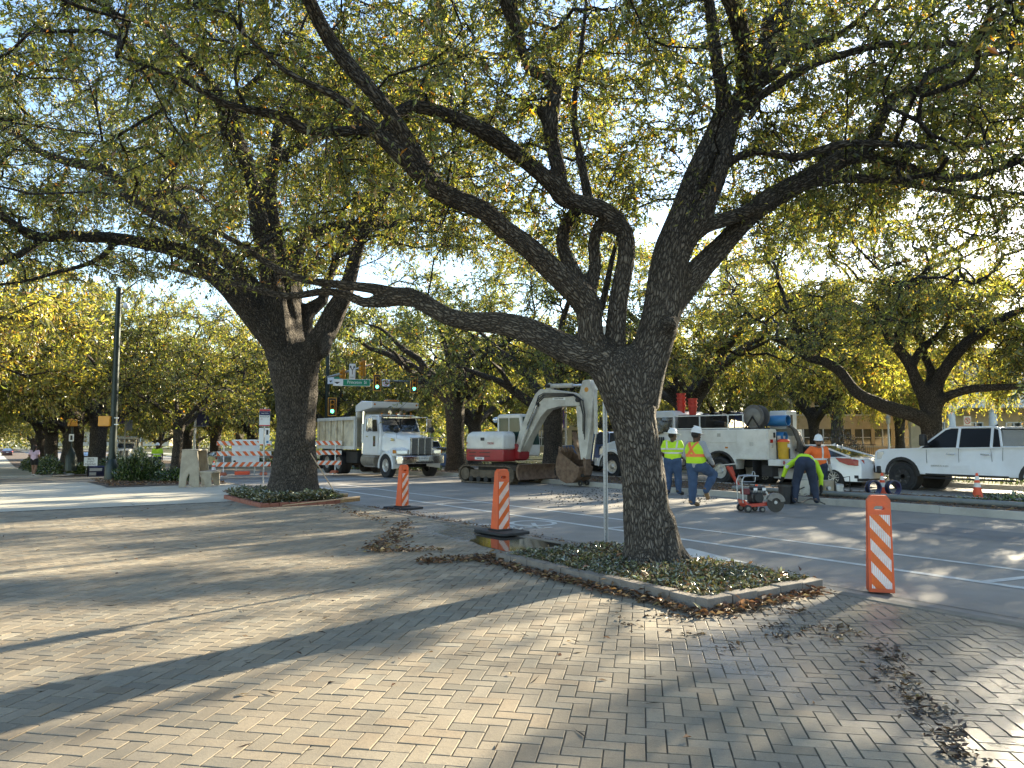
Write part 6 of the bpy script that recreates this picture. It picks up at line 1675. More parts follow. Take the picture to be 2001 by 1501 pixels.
# cab on the far side
C0 = (-.45, .98, .05, 1.02)
uprism([(-.45, 1.05), (.98, 1.05), (1.02, 1.5), (.86, 2.62), (.75, 2.72), (-.35, 2.72), (-.45, 2.62)], .06, 1.06, 'cab', EXW, bevel=.05)
for y in (.052, 1.068):
    uprism([(-.32, 1.62), (.18, 1.62), (.18, 2.56), (-.32, 2.56)], y - .006, y + .006, 'side_window', GLASS_G); uprism([(.24, 1.45), (.88, 1.45), (.74, 2.56), (.24, 2.56)], y - .006, y + .006, 'door_window', GLASS_G)
uprism([(1.0, 1.5), (1.015, 1.5), (.875, 2.6), (.86, 2.6)], .13, .99, 'front_window', GLASS_G, fn=lambda x, y, z: (x + .012, y, z))
uprism([(-.462, 1.95), (-.45, 1.95), (-.45, 2.55), (-.462, 2.55)], .15, .98, 'rear_window', GLASS_G)
MB().ball(U(-.55, .1, 2.5), (.14, .1, .12)).build('work_lamp', CHROME, ex)
MB().box(-.2, .25, .3, .8, 1.5, 2.05, M=Us).build('seat', BLACK, ex, bevel=.05)
# boom, stick, bucket: profile in the boom's own plane, then turned
BY = -.12
def bprism(poly, w, name, m, y=BY, bevel=.015, parent=None): return uprism(poly, y - w / 2, y + w / 2, name, m, parent, bevel)
bprism([(.62, .95), (1.15, .95), (1.2, 1.35), (.98, 1.55), (.75, 1.45), (.55, 1.2)], .62, 'swing_bracket', EXR)
bprism([(.82, 1.28), (1.14, 1.18), (1.74, 1.98), (2.18, 2.58), (2.48, 2.82), (3.0, 2.92), (3.98, 2.92), (4.08, 3.15), (4.0, 3.34), (3.2, 3.50), (2.5, 3.60), (2.15, 3.62), (1.92, 3.46), (1.60, 3.0), (1.08, 2.0)], .38, 'boom', EXG)
bprism([(2.30, 3.45), (2.62, 3.45), (2.56, 3.78), (2.46, 3.84), (2.38, 3.78)], .16, 'cylinder_lug', EXG)
MB().cyl(U(2.48, BY, 3.72), U(3.55, BY, 3.70), .085, n=14).build('stick_cylinder', EXG, ex); MB().cyl(U(3.55, BY, 3.70), U(4.28, BY, 3.68), .045, n=10).build('stick_ram', CHROME, ex)
bprism([(4.10, 3.84), (4.40, 3.86), (4.58, 3.45), (4.50, 2.7), (4.33, 1.55), (4.23, .98), (4.0, .98), (3.90, 1.6), (3.82, 2.6), (3.78, 3.05), (3.94, 3.35)], .28, 'stick', EXG)
MB().cyl(U(4.56, BY, 3.2), U(4.58, BY, 1.9), .075, n=14).build('bucket_cylinder', EXG, ex); MB().cyl(U(4.58, BY, 1.9), U(4.44, BY, .95), .038, n=10).build('bucket_ram', CHROME, ex)
for dy in (-.27, .27):
    MB().cyl(U(1.15, BY + dy, 1.25), U(1.55, BY + dy, 2.1), .075, n=14).build('boom_cylinder', EXG, ex); MB().cyl(U(1.55, BY + dy, 2.1), U(2.05, BY + dy, 3.0), .04, n=10).build('boom_ram', CHROME, ex)
for (x, z, r_) in ((2.05, 3.02, .07), (3.95, 3.14, .09), (2.48, 3.72, .07)): MB().cyl(U(x, BY - .27, z), U(x, BY + .27, z), r_, n=12).build('pin', CHASSIS, ex)
for k in range(4):
    y = BY - .21 - .015 * (k % 2)
    MB().tube([U(1.5 + .02 * k, y, 2.25 - .05 * k), U(2.0 + .03 * k, y, 3.05 + .1 * k), U(2.35, y, 3.3 + .05 * k), U(3.3, y, 3.28 + .04 * k), U(3.75, y, 3.3 + .02 * k), U(4.05 + .06 * k, y - .05, 3.1), U(4.2 + .04 * k, y - .06, 2.6), U(4.15 + .03 * k, y, 2.0 - .1 * k)], .016, 5).build('hose', BLACK, ex)
MB().bar(U(2.75, BY - .193, 3.23), U(3.35, BY - .193, 3.21), .006, .10).build('label_plate', SIGN_W, ex); text('United Rentals', .085, INK, ex, U(3.05, BY - .199, 3.22), uside, sx=.85)
MB().lathe([(.001, .006), (.09, .006), (.09, 0)], U(4.28, BY - .142, 3.5), Us.to_3x3() @ Vector((0, -1, 0)), 12).build('warning_label', YELLOW, ex)
# bucket curled in, teeth up, thumb beside it
prof = [(4.12, 1.02), (3.92, 1.08), (3.70, 1.10), (3.42, 1.06), (3.22, .92), (3.14, .66), (3.20, .40), (3.40, .24), (3.70, .20), (3.95, .30)]
inn = [(x + (3.72 - x) * .07, z + (.72 - z) * .07) for x, z in prof]
shell = [(3.22, 1.28), (3.10, 1.0), (3.05, .7), (3.10, .42), (3.28, .22), (3.55, .12), (3.85, .16), (4.05, .34), (4.14, .7), (4.08, .74), (3.98, .40), (3.82, .24), (3.56, .19), (3.33, .28), (3.17, .46), (3.12, .7), (3.17, .98), (3.28, 1.26)]
bprism(shell, .84, 'bucket', RUST, bevel=.004)
for dy in (-.41, .41): bprism([(3.25, 1.26), (3.12, .98), (3.07, .7), (3.12, .42), (3.30, .22), (3.56, .13), (3.84, .18), (4.03, .34), (4.12, .72)], .03, 'bucket_side', RUST, BY + dy, .004)
for k in range(5):
    y = BY - .36 + k * .18
    bprism([(3.17, 1.22), (3.29, 1.22), (3.28, 1.34), (3.18, 1.46), (3.17, 1.34)], .07, 'tooth', RUST, y, .005)
bprism([(4.10, .36), (4.22, .42), (4.24, 1.0), (4.12, 1.06)], .34, 'bucket_hanger', RUST); MB().cyl(U(4.12, BY - .25, .42), U(4.12, BY + .25, .42), .06, n=12).build('pin', CHASSIS, ex)
bprism([(3.88, .95), (4.02, 1.0), (3.86, 1.35), (3.72, 1.75), (3.60, 2.0), (3.57, 1.98), (3.62, 1.8), (3.56, 1.78), (3.66, 1.6), (3.60, 1.57), (3.72, 1.4), (3.67, 1.36), (3.80, 1.2)], .22, 'thumb', RUST)
for dy in (-.2, .2): MB().lathe([(.05, -.03), (.10, -.03), (.10, .03), (.05, .03)], U(4.02, BY + dy, .04 + .1), Us.to_3x3() @ Vector((0, 1, 0)), 12, closed=True).build('lifting_eye', CHASSIS, ex)
ex.scale = (.95,) * 3

# ------------------------------------------------------------------ cars
def arch(cx, r, z0, n=9): return [(cx + r * math.cos(R(180 - 180 * k / n)), z0 + r * math.sin(R(180 - 180 * k / n))) for k in range(n + 1)]
def car(name, label, cat, loc, rz, side, green, W, roofW, wheels, R_, tw, paint, rim, zg, group=None, pillars=(), seams=(), spokes=5, under=.22, tread=False, rimr=.62):
    """side: lower body outline without wheel arches (x,z), front to rear along the top, then back along the sill at z=under
    green: glasshouse outline; pillars: x positions between the side windows"""
    r = thing(name, loc, rz, label, cat, group)
    wf, wr = wheels
    sill = [(side[-1][0], under)] + arch(wr, R_ + .06, under)[::1] + arch(wf, R_ + .06, under) + [(side[0][0], under)]
    zmx = max(z for _, z in side)
    def fn(x, y, z):
        t = max(0, (z - zg * .72) / (zmx - zg * .72 + 1e-6)); b_ = max(0, (zg * .5 - z) / (zg * .5))
        f = 1 - .07 * t ** 1.5 - .05 * b_
        xm = .5 * (side[0][0] + side[-1][0]); hl = abs(side[0][0] - side[-1][0]) / 2
        e = max(0, abs(x - xm) / hl - .62) / .38
        return (x, y * (f - .13 * e ** 2.2), z)
    # body as slices across the width, so the plan rounds at nose and tail
    poly = list(side) + sill
    L = []
    for fy, dx in ((-1, .0), (-.93, .0), (-.5, .0), (.5, .0), (.93, .0), (1, .0)):
        k = .985 if abs(fy) == 1 else 1.0
        xm = .5 * (side[0][0] + side[-1][0]); hl = abs(side[0][0] - side[-1][0]) / 2
        ring = []
        for x, z in poly:
            bul = 1 + (.035 * (1 - abs(fy) ** 2) if abs(x - xm) > hl * .86 else 0)
            ring.append(Vector(fn(xm + (x - xm) * bul, fy * W / 2, z + (.012 * (1 - fy * fy) if z > zg * .9 else 0))))
        L.append(ring)
    body = MB().loft(L).build('body', paint, r, bevel=.018, smooth=42)
    # glasshouse
    zt = max(z for _, z in green); zb = min(z for _, z in green)
    gf = lambda x, y, z: (x, y * (1 - (1 - roofW / W) * (z - zb) / (zt - zb)), z)
    gl = MB().prism(green, 'y', -W / 2 + .05, W / 2 - .05, fn=gf).build('windows', TINTED if tread else GLASS, r, bevel=.02)
    top = [p for p in green if p[1] > zt - .16]; xs = sorted(p[0] for p in top)
    rf = MB().prism([(xs[0] - .02, zt - .045), (xs[-1] + .02, zt - .045), (xs[-1] - .12, zt + .022), (xs[0] + .12, zt + .022)], 'y', -roofW / 2 + .0, roofW / 2 - .0).build('roof', paint, r, bevel=.03, seg=3)
    for s in (-1, 1):
        def rail(p, q, wd=.055):
            a, b_ = Vector(gf(p[0], s * (W / 2 - .045), p[1])), Vector(gf(q[0], s * (W / 2 - .045), q[1]))
            MB().bar(a, b_, wd, wd * .6, (0, 1, 0)).build('pillar', paint, r, bevel=.008)
        n = len(green)
        for i in range(n):
            p, q = green[i], green[(i + 1) % n]
            if min(p[1], q[1]) > zb + .01 or abs(p[1] - q[1]) > .1: rail(p, q)
        for x0, x1 in pillars: rail((x0, zb), (x1, zt - .03), .075)
        sm = MB()
        for (x0, z0), (x1, z1) in seams:
            k = 5
            for i in range(k):
                a = Vector(fn(x0 + (x1 - x0) * i / k, s * W / 2 * .992, z0 + (z1 - z0) * i / k)); b_ = Vector(fn(x0 + (x1 - x0) * (i + 1) / k, s * W / 2 * .992, z0 + (z1 - z0) * (i + 1) / k)); sm.bar(a, b_, .009, .009)
        if seams: tag(sm.build('door_seams', INK, r), kind='stuff')  # dark bars painted in for the shade inside the door gaps
    for x in wheels:
        for s in (-1, 1): wheel(r, (x, s * (W / 2 - tw / 2 - .02), R_), R_, tw, rim, s, spokes, tread, rimr=rimr)
    for s in (-1, 1):                                    # dark wells behind the wheels
        for x in wheels: MB().lathe([(R_ + .05, 0), (R_ + .05, .35), (.001, .35)], (x, s * (W / 2 - .05), R_ * .98), (0, -s, 0), 20).build('wheel_well', CHASSIS, r)
    MB().box(side[-1][0] * .9 if side[-1][0] < 0 else side[-1][0], side[0][0] * .9, -W * .40, W * .40, under - .02, under + .2).build('underbody', CHASSIS, r)
    return r, fn, gf
def patch(r, pts, t, name, m, fn, s, W, bevel=0):
    """a small panel laid on the body's side"""
    n = len(pts); V = [Vector(fn(x, s * (W / 2 * .985), z)) for x, z in pts] + [Vector(fn(x, s * (W / 2 + t), z)) for x, z in pts]
    return MB().add(V, [tuple(range(n)), tuple(range(2 * n - 1, n - 1, -1))] + [(k, n + k, n + (k + 1) % n, (k + 1) % n) for k in range(n)]).build(name, m, r, bevel=bevel)

# the white crew cab pickup
PKW = 2.06
def pickup(label, loc, rz, paint, name='pickup_truck', group='pickup trucks'):
    side = [(2.98, .62), (3.02, .95), (2.96, 1.22), (2.82, 1.30), (1.2, 1.36), (-1.0, 1.40), (-1.06, 1.42), (-3.12, 1.42), (-3.16, 1.30), (-3.16, .72)]
    green = [(1.38, 1.34), (.66, 1.93), (.42, 1.99), (-.76, 1.98), (-.90, 1.92), (-1.02, 1.40)]
    r, fn, gf = car(name, label, 'pickup truck', loc, rz, side, green, PKW, 1.62, (1.98, -2.05), .43, .30, paint, BLACKPAINT, 1.35, group,
                    ((.22, .22), (-.74, -.72)), (((1.18, 1.3), (1.14, .66)), ((.20, 1.38), (.16, .66)), ((-.72, 1.38), (-.80, .7)), ((1.14, .66), (-.8, .64)), ((-1.05, 1.4), (-1.06, .6))), 6, .52, True, .6)
    for s in (-1, 1):
        for cx in (1.98, -2.05):                          # black arch flares
            o, i_ = arch(cx, .60, .46, 12), arch(cx, .50, .46, 12)
            patch(r, o + i_[::-1], .022, 'arch_flare', BLACK, fn, s, PKW)
        patch(r, [(1.2, .50), (-1.2, .50), (-1.2, .56), (1.2, .56)], .03, 'sill_trim', BLACK, fn, s, PKW)
        MB().box(-1.35, 1.3, s * .98 - .09, s * .98 + .09, .40, .45).build('running_board', BLACK, r, bevel=.02)
        for x in (.42, -.58): patch(r, [(x - .13, 1.15), (x + .13, 1.16), (x + .13, 1.20), (x - .13, 1.19)], .03, 'door_handle', CHROME, fn, s, PKW, .01)
        m = MB().prism([(1.02, 1.42), (1.22, 1.42), (1.20, 1.78), (1.04, 1.78)], 'y', s * 1.12, s * 1.34).build('mirror', BLACK, r, bevel=.04); MB().bar((1.1, s * .95, 1.45), (1.1, s * 1.15, 1.5), .08, .06).build('mirror_arm', BLACK, m)
        MB().prism([(2.74, .98), (3.05, .96), (3.03, 1.20), (2.80, 1.24)], 'y', s * .74, s * .93, fn=lambda x, y, z: (x - .17 * max(0, abs(y) - .74) / .2, y, z)).build('headlight', LAMP_CL, r, bevel=.02)
        MB().prism([(-3.18, .98), (-3.05, .98), (-3.05, 1.34), (-3.18, 1.34)], 'y', s * .80, s * .95).build('tail_light', LAMP_RED, r, bevel=.015)
        text('SIERRA HD', .075, STEEL, r, fn(.75, s * (PKW / 2 + .012), .80), (R(90), 0, 0 if s < 0 else R(180)), sx=1.5)
    MB().box(2.98, 3.08, -.74, .74, .78, 1.2).build('grille', BLACK, r, bevel=.03)
    b = MB()
    for z in (.86, .96, 1.06): b.box(3.08, 3.10, -.7, .7, z, z + .025)
    b.build('grille_bars', CHROME, r)
    MB().prism([(2.8, -.98), (3.1, -.8), (3.16, 0), (3.1, .8), (2.8, .98), (2.7, .9), (2.7, -.9)], 'z', .50, .74).build('front_bumper', BLACK, r, bevel=.03)
    MB().box(-3.30, -3.12, -.95, .95, .55, .78).build('rear_bumper', CHROME, r, bevel=.03)
    MB().box(-3.20, -3.155, -.76, .76, .80, 1.40).build('tailgate', paint, r, bevel=.015)
    MB().box(-3.05, -1.16, -.84, .84, 1.30, 1.425).build('bed_cover', BLACK, r)
    MB().prism([(-.99, 1.5), (-.97, 1.5), (-.895, 1.9), (-.915, 1.9)], 'y', -.68, .68).build('rear_window', TINTED, r)
    for y in (-.5, -.25, 0, .25, .5): MB().ball((.35, y, 2.02), (.09, .04, .03), 8, 5).build('roof_lamp', LAMP_AMB, r)
    MB().prism([(-.5, 2.0), (-.35, 2.0), (-.48, 2.09)], 'y', -.02, .02).build('aerial', BLACK, r)
    return r
pk_front = at(1768, 957, 24.2)
hd = HEAD_OUT - R(4)
fwd = Vector((math.cos(hd), math.sin(hd), 0)); left = Vector((-fwd.y, fwd.x, 0))
org = Vector((pk_front.x, pk_front.y, 0)) - fwd * 1.98 - left * .9
pk = pickup('white crew cab pickup with black wheels waiting behind the white sedan', (org.x, org.y, Z_ROAD), hd, PAINT_WC)
# white fastback sedan in front of it
CW = 1.80
side = [(2.22, .48), (2.28, .68), (2.1, .82), (1.15, .96), (-1.2, 1.02), (-2.0, 1.02), (-2.22, .98), (-2.30, .78), (-2.30, .45)]
green = [(1.18, .94), (.30, 1.36), (-.1, 1.42), (-.75, 1.40), (-1.95, 1.02), (-1.2, .98)]
sd_f = HEAD_OUT + R(2)
fw = Vector((math.cos(sd_f), math.sin(sd_f), 0)); lf = Vector((-fw.y, fw.x, 0))
rp_ = at(1632, 950, 25.6)
org = Vector((rp_.x, rp_.y, 0)) + fw * 1.36 - lf * .78
sed, fn, gf = car('sedan_car', 'white fastback sedan stopped in front of the pickup, behind the worker in orange', 'car', (org.x, org.y, Z_ROAD), sd_f, side, green, CW, 1.16, (1.34, -1.36), .325, .22, PAINT_WC, RIM_S, .98, None,
                  ((.05, -.05), (-.98, -.88)), (((.95, .92), (.92, .34)), ((-.02, .98), (-.1, .34)), ((-.9, .99), (-1.0, .62))), 10, .2)
for s in (-1, 1):
    MB().prism([(-2.325, .74), (-2.325, .92), (-2.2, .97), (-1.66, 1.0), (-1.80, .86), (-2.1, .76)], 'y', s * .60, s * .895, fn=lambda x, y, z: (x + .22 * max(0, (abs(y) - .6) / .3) ** 2, y, z)).build('tail_light', LAMP_RED, sed, bevel=.012)
    MB().prism([(-2.318, .32), (-2.318, .42), (-2.2, .42), (-2.2, .32)], 'y', s * .42, s * .82, fn=lambda x, y, z: (x + .13 * max(0, (abs(y) - .42) / .4), y, z)).build('bumper_vent', BLACK, sed)
    MB().prism([(2.0, .66), (2.3, .62), (2.26, .74), (1.9, .82)], 'y', s * .5, s * .84, fn=lambda x, y, z: (x - .22 * max(0, abs(y) - .5) / .34, y, z)).build('headlight', LAMP_CL, sed, bevel=.012)
    MB().box(.70, .92, s * .90, s * 1.06, .96, 1.09).build('mirror', PAINT_WC, sed, bevel=.03)
    for x in (.15, -.78): patch(sed, [(x - .1, .82), (x + .1, .82), (x + .1, .85), (x - .1, .85)], .02, 'door_handle', PAINT_WC, fn, s, CW, .006)
pl = MB().box(-2.385, -2.365, -.17, .17, .66, .79).build('number_plate', SIGN_W, sed); text('PTK 5', .1, INK, pl, (-2.388, 0, .725), (R(90), 0, R(-90)))
MB().lathe([(.045, 0), (.058, 0), (.058, .008), (.045, .008)], (-2.375, 0, .90), (-1, 0, 0), 16, closed=True).build('emblem', CHROME, sed)
MB().box(-2.36, -2.15, -.8, .8, .22, .32).build('diffuser', BLACK, sed, bevel=.02)
MB().prism([(-.95, 1.39), (-.80, 1.42), (-.98, 1.5)], 'y', -.02, .02).build('aerial', PAINT_WC, sed)

# further vehicles
BLUE = mat('blue_paint', (.03, .08, .20), .3, 0, .1, 2, coat=.6); DARK = mat('dark_red_paint', (.05, .012, .014), .3, 0, .1, 2, coat=.6); SILV = mat('silver_paint', (.55, .57, .60), .3, .4, .05, 2, coat=.6)
s0, w0 = uv_sw(866, 56); pk2 = copy_tree(pk, rw(s0 + 2.6, w0 - .2, Z_ROAD), HEAD_OUT, 'white work pickup with ladder rack seen between the dump truck and the excavator', 'pickup trucks')
b = MB()
for x in (-2.9, -1.9, .6):
    for s in (-1, 1): b.cyl((x, s * .85, 1.4 if x < 0 else 1.95), (x, s * .85, 2.25), .03, n=6)
    b.cyl((x, -.85, 2.25), (x, .85, 2.25), .03, n=6)
for s in (-.85, .85): b.cyl((-3.1, s, 2.25), (1.0, s, 2.25), .03, n=6)
b.build('ladder_rack', STEEL, pk2)
s0, w0 = uv_sw(1190, 38.0); copy_tree(pk, rw(s0, w0, Z_ROAD), HEAD_OUT, 'dark blue pickup glimpsed between the excavator bucket and the service truck', 'pickup trucks', swap={PAINT_WC: BLUE})
for u, d, m, lb in ((431, 70, SILV, 'silver car beyond the striped barricade'), (405, 74, DARK, 'dark red car just left of the silver one beyond the barricade'), (536, 67, PAINT_WC, 'pale car half hidden by the second oak, right of the barricade'), (168, 96, DARK, 'dark car far down the street between the verge oaks'), (18, 140, DARK, 'small dark car far away at the left edge'), (845, 49, BLUE, 'dark car half hidden behind the dump truck')):
    s0, w0 = uv_sw(u, d); copy_tree(sed, rw(s0, w0, Z_ROAD), HEAD_OUT + R(rnd.uniform(-3, 3)), lb, 'cars in the distance', swap={PAINT_WC: m} if m is not PAINT_WC else None)

# ------------------------------------------------------------------ the white utility service truck
p = at(1411, 948, 27.0)
sh = HEAD_OUT + R(6); fw = Vector((math.cos(sh), math.sin(sh), 0)); lf = Vector((-fw.y, fw.x, 0))
org = Vector((p.x, p.y, 0)) - lf * 1.08
st = thing('service_truck', (org.x, org.y, Z_ROAD), sh, 'white utility service truck with hoses, reels and tool lockers behind the two workers', 'utility truck')
MB().box(-2.4, 6.0, -.42, .42, .62, .86).build('frame', CHASSIS, st)
for x in (0, 5.2):
    for s in (-1, 1): wheel(st, (x, s * (1.02 if x else .98), .50), .50, .28 if x else .54, RIM_S, s, dual=x == 0)
# cab: long sloping bonnet, crew cab
before = set(st.children)
def tapc(x, y, z): f = max(0, (z - 1.75) / 1.0); return (x, y * (1 - .10 * f), z)
MB().prism([(1.62, .62), (4.05, .62), (4.05, 1.62), (3.9, 1.78), (3.30, 2.62), (3.05, 2.74), (1.75, 2.74), (1.62, 2.6)], 'y', -1.1, 1.1, fn=tapc).build('cab', PAINT_W, st, bevel=.05)
L = []
for x, hw, zt in ((3.85, 1.02, 1.82), (4.6, .95, 1.68), (5.4, .86, 1.50), (5.72, .80, 1.38), (5.80, .74, 1.2)):
    L.append([Vector((x, y, z)) for y, z in ((-hw, .95), (hw, .95), (hw, zt - .2), (hw * .85, zt - .05), (hw * .4, zt), (-hw * .4, zt), (-hw * .85, zt - .05), (-hw, zt - .2))])
MB().loft(L).build('bonnet', PAINT_W, st, bevel=.03, smooth=50)
MB().prism([(3.93, 1.80), (3.96, 1.80), (3.36, 2.58), (3.33, 2.58)], 'y', -.95, .95, fn=lambda x, y, z: (x + .02, y * (1 - .10 * max(0, (z - 1.75))), z)).build('windshield', GLASS, st)
for s in (-1, 1):
    d = MB().prism([(2.9, .75), (3.9, .75), (3.85, 1.75), (3.3, 2.52), (2.9, 2.52)], 'y', s * 1.1, s * 1.112, fn=tapc).build('door', PAINT_W, st, bevel=.006)
    MB().prism([(2.98, 1.78), (3.74, 1.78), (3.28, 2.44), (2.98, 2.44)], 'y', s * 1.112, s * 1.12, fn=tapc).build('window', GLASS, d)
    MB().prism([(1.72, 1.90), (2.82, 1.78), (2.82, 2.48), (1.72, 2.48)], 'y', s * 1.1, s * 1.118, fn=tapc).build('rear_window', GLASS, st)
    o, i_ = arch(4.75, .74, .50, 12), arch(4.75, .60, .50, 12)
    MB().prism(o + i_[::-1], 'y', s * .62, s * 1.2).build('wing', PAINT_W, st, bevel=.03)
    MB().prism([(x * 1, z) for x, z in arch(4.75, .62, .5, 12)] + [(x, z) for x, z in arch(4.75, .57, .5, 12)][::-1], 'y', s * 1.19, s * 1.215).build('arch_flare', BLACK, st)
    MB().prism([(5.45, 1.0), (5.82, .98), (5.78, 1.24), (5.5, 1.3)], 'y', s * .66, s * 1.0, fn=lambda x, y, z: (x - .25 * max(0, abs(y) - .66) / .34, y, z)).build('headlight', LAMP_CL, st, bevel=.02)
    m = MB().box(3.72, 3.84, s * 1.34 - .11, s * 1.34 + .11, 1.85, 2.35).build('mirror', BLACK, st, bevel=.03); MB().bar((3.7, s * 1.05, 1.95), (3.78, s * 1.3, 2.0), .03, .03).build('mirror_arm', BLACK, m)
    MB().box(2.2, 3.9, s * 1.0 - .1, s * 1.0 + .12, .42, .5).build('step', STEEL, st)
    # ribbed black panel between cab and lockers
    b = MB()
    for k in range(9): b.box(2.08 + k * .09, 2.12 + k * .09, s * 1.1, s * 1.14, 1.05, 1.72)
    tag(b.build('ribbed_panel', BLACK, st), kind='stuff')
MB().box(5.80, 5.88, -.7, .7, .95, 1.32).build('grille', BLACK, st, bevel=.02); MB().prism([(5.6, -1.1), (5.95, -.9), (6.02, 0), (5.95, .9), (5.6, 1.1), (5.5, 1.0), (5.5, -1.0)], 'z', .52, .84).build('bumper', PAINT_W, st, bevel=.03)
for c in st.children:
    if c not in before: c.location.x += .45
# lockers
def locker(x0, x1, z0, z1, s, name='locker_door'):
    o = MB().box(x0 + .012, x1 - .012, s * 1.2 - .0, s * 1.2 + s * .018, z0 + .012, z1 - .012).build(name, BODY_W, st, bevel=.006)
    MB().box((x0 + x1) / 2 - .07, (x0 + x1) / 2 + .07, s * 1.218, s * 1.228, z1 - .24 if z1 - z0 < .8 else (z0 + z1) / 2 - .06, z1 - .12 if z1 - z0 < .8 else (z0 + z1) / 2 + .08).build('latch', STEEL, o)
for s in (-1, 1):
    body = [(-1.9, .92), (-.66, .92)] + [(.62 * math.cos(R(180 - 180 * k / 12)), .56 + .62 * math.sin(R(180 - 180 * k / 12))) for k in range(13)] + [(.66, .92), (2.0, .92), (2.0, 1.98), (-1.9, 1.98)]
    MB().prism(body, 'y', s * .62, s * 1.2).build('locker_body', BODY_W, st, bevel=.015)
    locker(-1.88, -.72, .94, 1.96, s); locker(-.70, .70, 1.5, 1.96, s); locker(.72, 1.98, .94, 1.96, s, 'locker_door')
    o, i_ = arch(0, .66, .56, 14), arch(0, .585, .56, 14)
    MB().prism(o + i_[::-1], 'y', s * 1.19, s * 1.245).build('arch_flare', BLACK, st)
    MB().box(-.35, -.25, s * 1.2, s * 1.23, 1.3, 1.36).build('marker_lamp', LAMP_AMB, st)
    MB().box(-1.35, -1.33, s * .95 - .28, s * .95 + .28, .2, .9).build('mud_flap', RUBBER, st)
    # mesh guard rail above the lockers
    g = MB()
    for x in (-.95, -.35, .85, 1.98): g.bar((x, s * 1.15, 1.98), (x, s * 1.15, 2.52), .04, .04)
    for z in (2.02, 2.50): g.bar((-.95, s * 1.15, z), (1.98, s * 1.15, z), .04, .04)
    gr = g.build('guard_rail', PAINT_W, st)
    k = MB()
    for q in range(60): x = -.93 + q * .0485; k.bar((x, s * 1.15, 2.03), (x, s * 1.15, 2.49), .004, .004)
    for q in range(10): z = 2.05 + q * .047; k.bar((-.93, s * 1.15, z), (1.96, s * 1.15, z), .004, .004)
    tag(k.build('mesh_infill', CHASSIS, gr), kind='stuff')
MB().box(-1.9, 2.0, -.64, .64, .9, 1.5).build('deck', CHASSIS, st)
bmp = MB().box(-2.35, -1.9, -1.2, 1.2, .72, .94).build('rear_bumper', BODY_W, st, bevel=.02)
MB().box(-1.96, -1.9, -.55, .55, .95, 1.75).build('tailboard', BODY_W, st)
for s in (-1, 1):
    t = MB().box(-1.925, -1.9, s * .92 - .26, s * .92 + .26, .95, 1.95).build('rear_panel', BODY_W, st)
    MB().box(-1.95, -1.925, s * .98 - .08, s * .98 + .1, 1.5, 1.62).build('tail_light', LAMP_RED, t, bevel=.01); MB().box(-1.95, -1.925, s * .98 - .08, s * .98 + .1, 1.34, 1.44).build('reverse_light', LAMP_CL, t, bevel=.01)
    MB().lathe([(.001, .02), (.06, .02), (.07, 0)], (-2.352, s * .95, .83), (-1, 0, 0), 14).build('tail_light', LAMP_RED, bmp)
    MB().box(-1.96, -1.925, s * .8 - .05, s * .8 + .05, 1.68, 1.86).build('shackle', CHASSIS, t, bevel=.02)
    MB().box(-2.0, -1.6, s * .9 - .2, s * .9 + .2, .35, .72).build('step', CHASSIS, st)
# cable reel on a stand
rl = MB().lathe([(.12, -.22), (.40, -.22), (.42, -.19), (.40, -.17), (.17, -.17), (.17, .17), (.40, .17), (.42, .19), (.40, .22), (.12, .22)], (-1.25, .78, 2.42), (0, 1, 0), 28).build('cable_reel', mat('grey_reel', (.14, .13, .12), .6, .3, .2, 6), st)
MB().lathe([(.30, .225), (.28, .235), (.05, .235), (.05, .225)], (-1.25, .78, 2.42), (0, 1, 0), 24).build('reel_face', mat('reel_face', (.20, .19, .17), .55, .4, .15, 6), rl)
b = MB()
for y in (.52, 1.04):
    b.bar((-1.55, y, 1.98), (-1.25, y, 2.42), .06, .03); b.bar((-.95, y, 1.98), (-1.25, y, 2.42), .06, .03)
b.build('reel_stand', CHASSIS, rl)
MB().box(-1.85, -1.2, -.95, -.2, 1.98, 2.65).build('control_cabinet', PAINT_W, st, bevel=.03); MB().box(-1.87, -1.85, -.62, -.5, 2.1, 2.5).build('cabinet_slot', BLACK, st)
# hoses looping off the back
HOSE = mat('grey_rubber_hose', (.09, .08, .07), .7, 0, .2, 6)
for k in range(5):
    y = -.15 - .12 * k
    MB().tube([(-1.2, .2 - .1 * k, 2.2), (-1.7, y, 2.35 - .04 * k), (-2.1, y - .05, 2.0 - .05 * k), (-2.25, y - .1, 1.55 - .06 * k), (-2.15, y - .25, 1.2 - .03 * k), (-2.05, y - .3, 1.25)], .055 if k < 3 else .03, 8).build('hose', HOSE if k < 3 else BLACK, st)
# things carried on it
CYAN = mat('blue_plastic_pipe', (.04, .19, .42), .4, 0, .1, 5)
def piece(name, label, cat, local, builder, group=None):
    Mw = Matrix.Translation(st.location) @ Matrix.Rotation(sh, 4, 'Z'); p = Mw @ Vector(local)
    r = thing(name, p, sh, label, cat, group); builder(r); return r
def pipe_(r_, L_, th=.02, m=CYAN, ax=(1, 0, 0)):
    def f(r): MB().lathe([(r_ - th, 0), (r_, 0), (r_, L_), (r_ - th, L_)], (0, 0, 0), ax, 24, closed=True).build('pipe', m, r)
    return f
piece('blue_pipe', 'large blue plastic pipe lying on top of the service truck tail', 'pipe', (-2.2, .32, 2.28), pipe_(.19, 1.2), 'blue pipes on the service truck')
piece('blue_pipe', 'blue plastic pipe slotted low in the service truck tail', 'pipe', (-2.05, .25, 1.72), pipe_(.17, .9), 'blue pipes on the service truck')
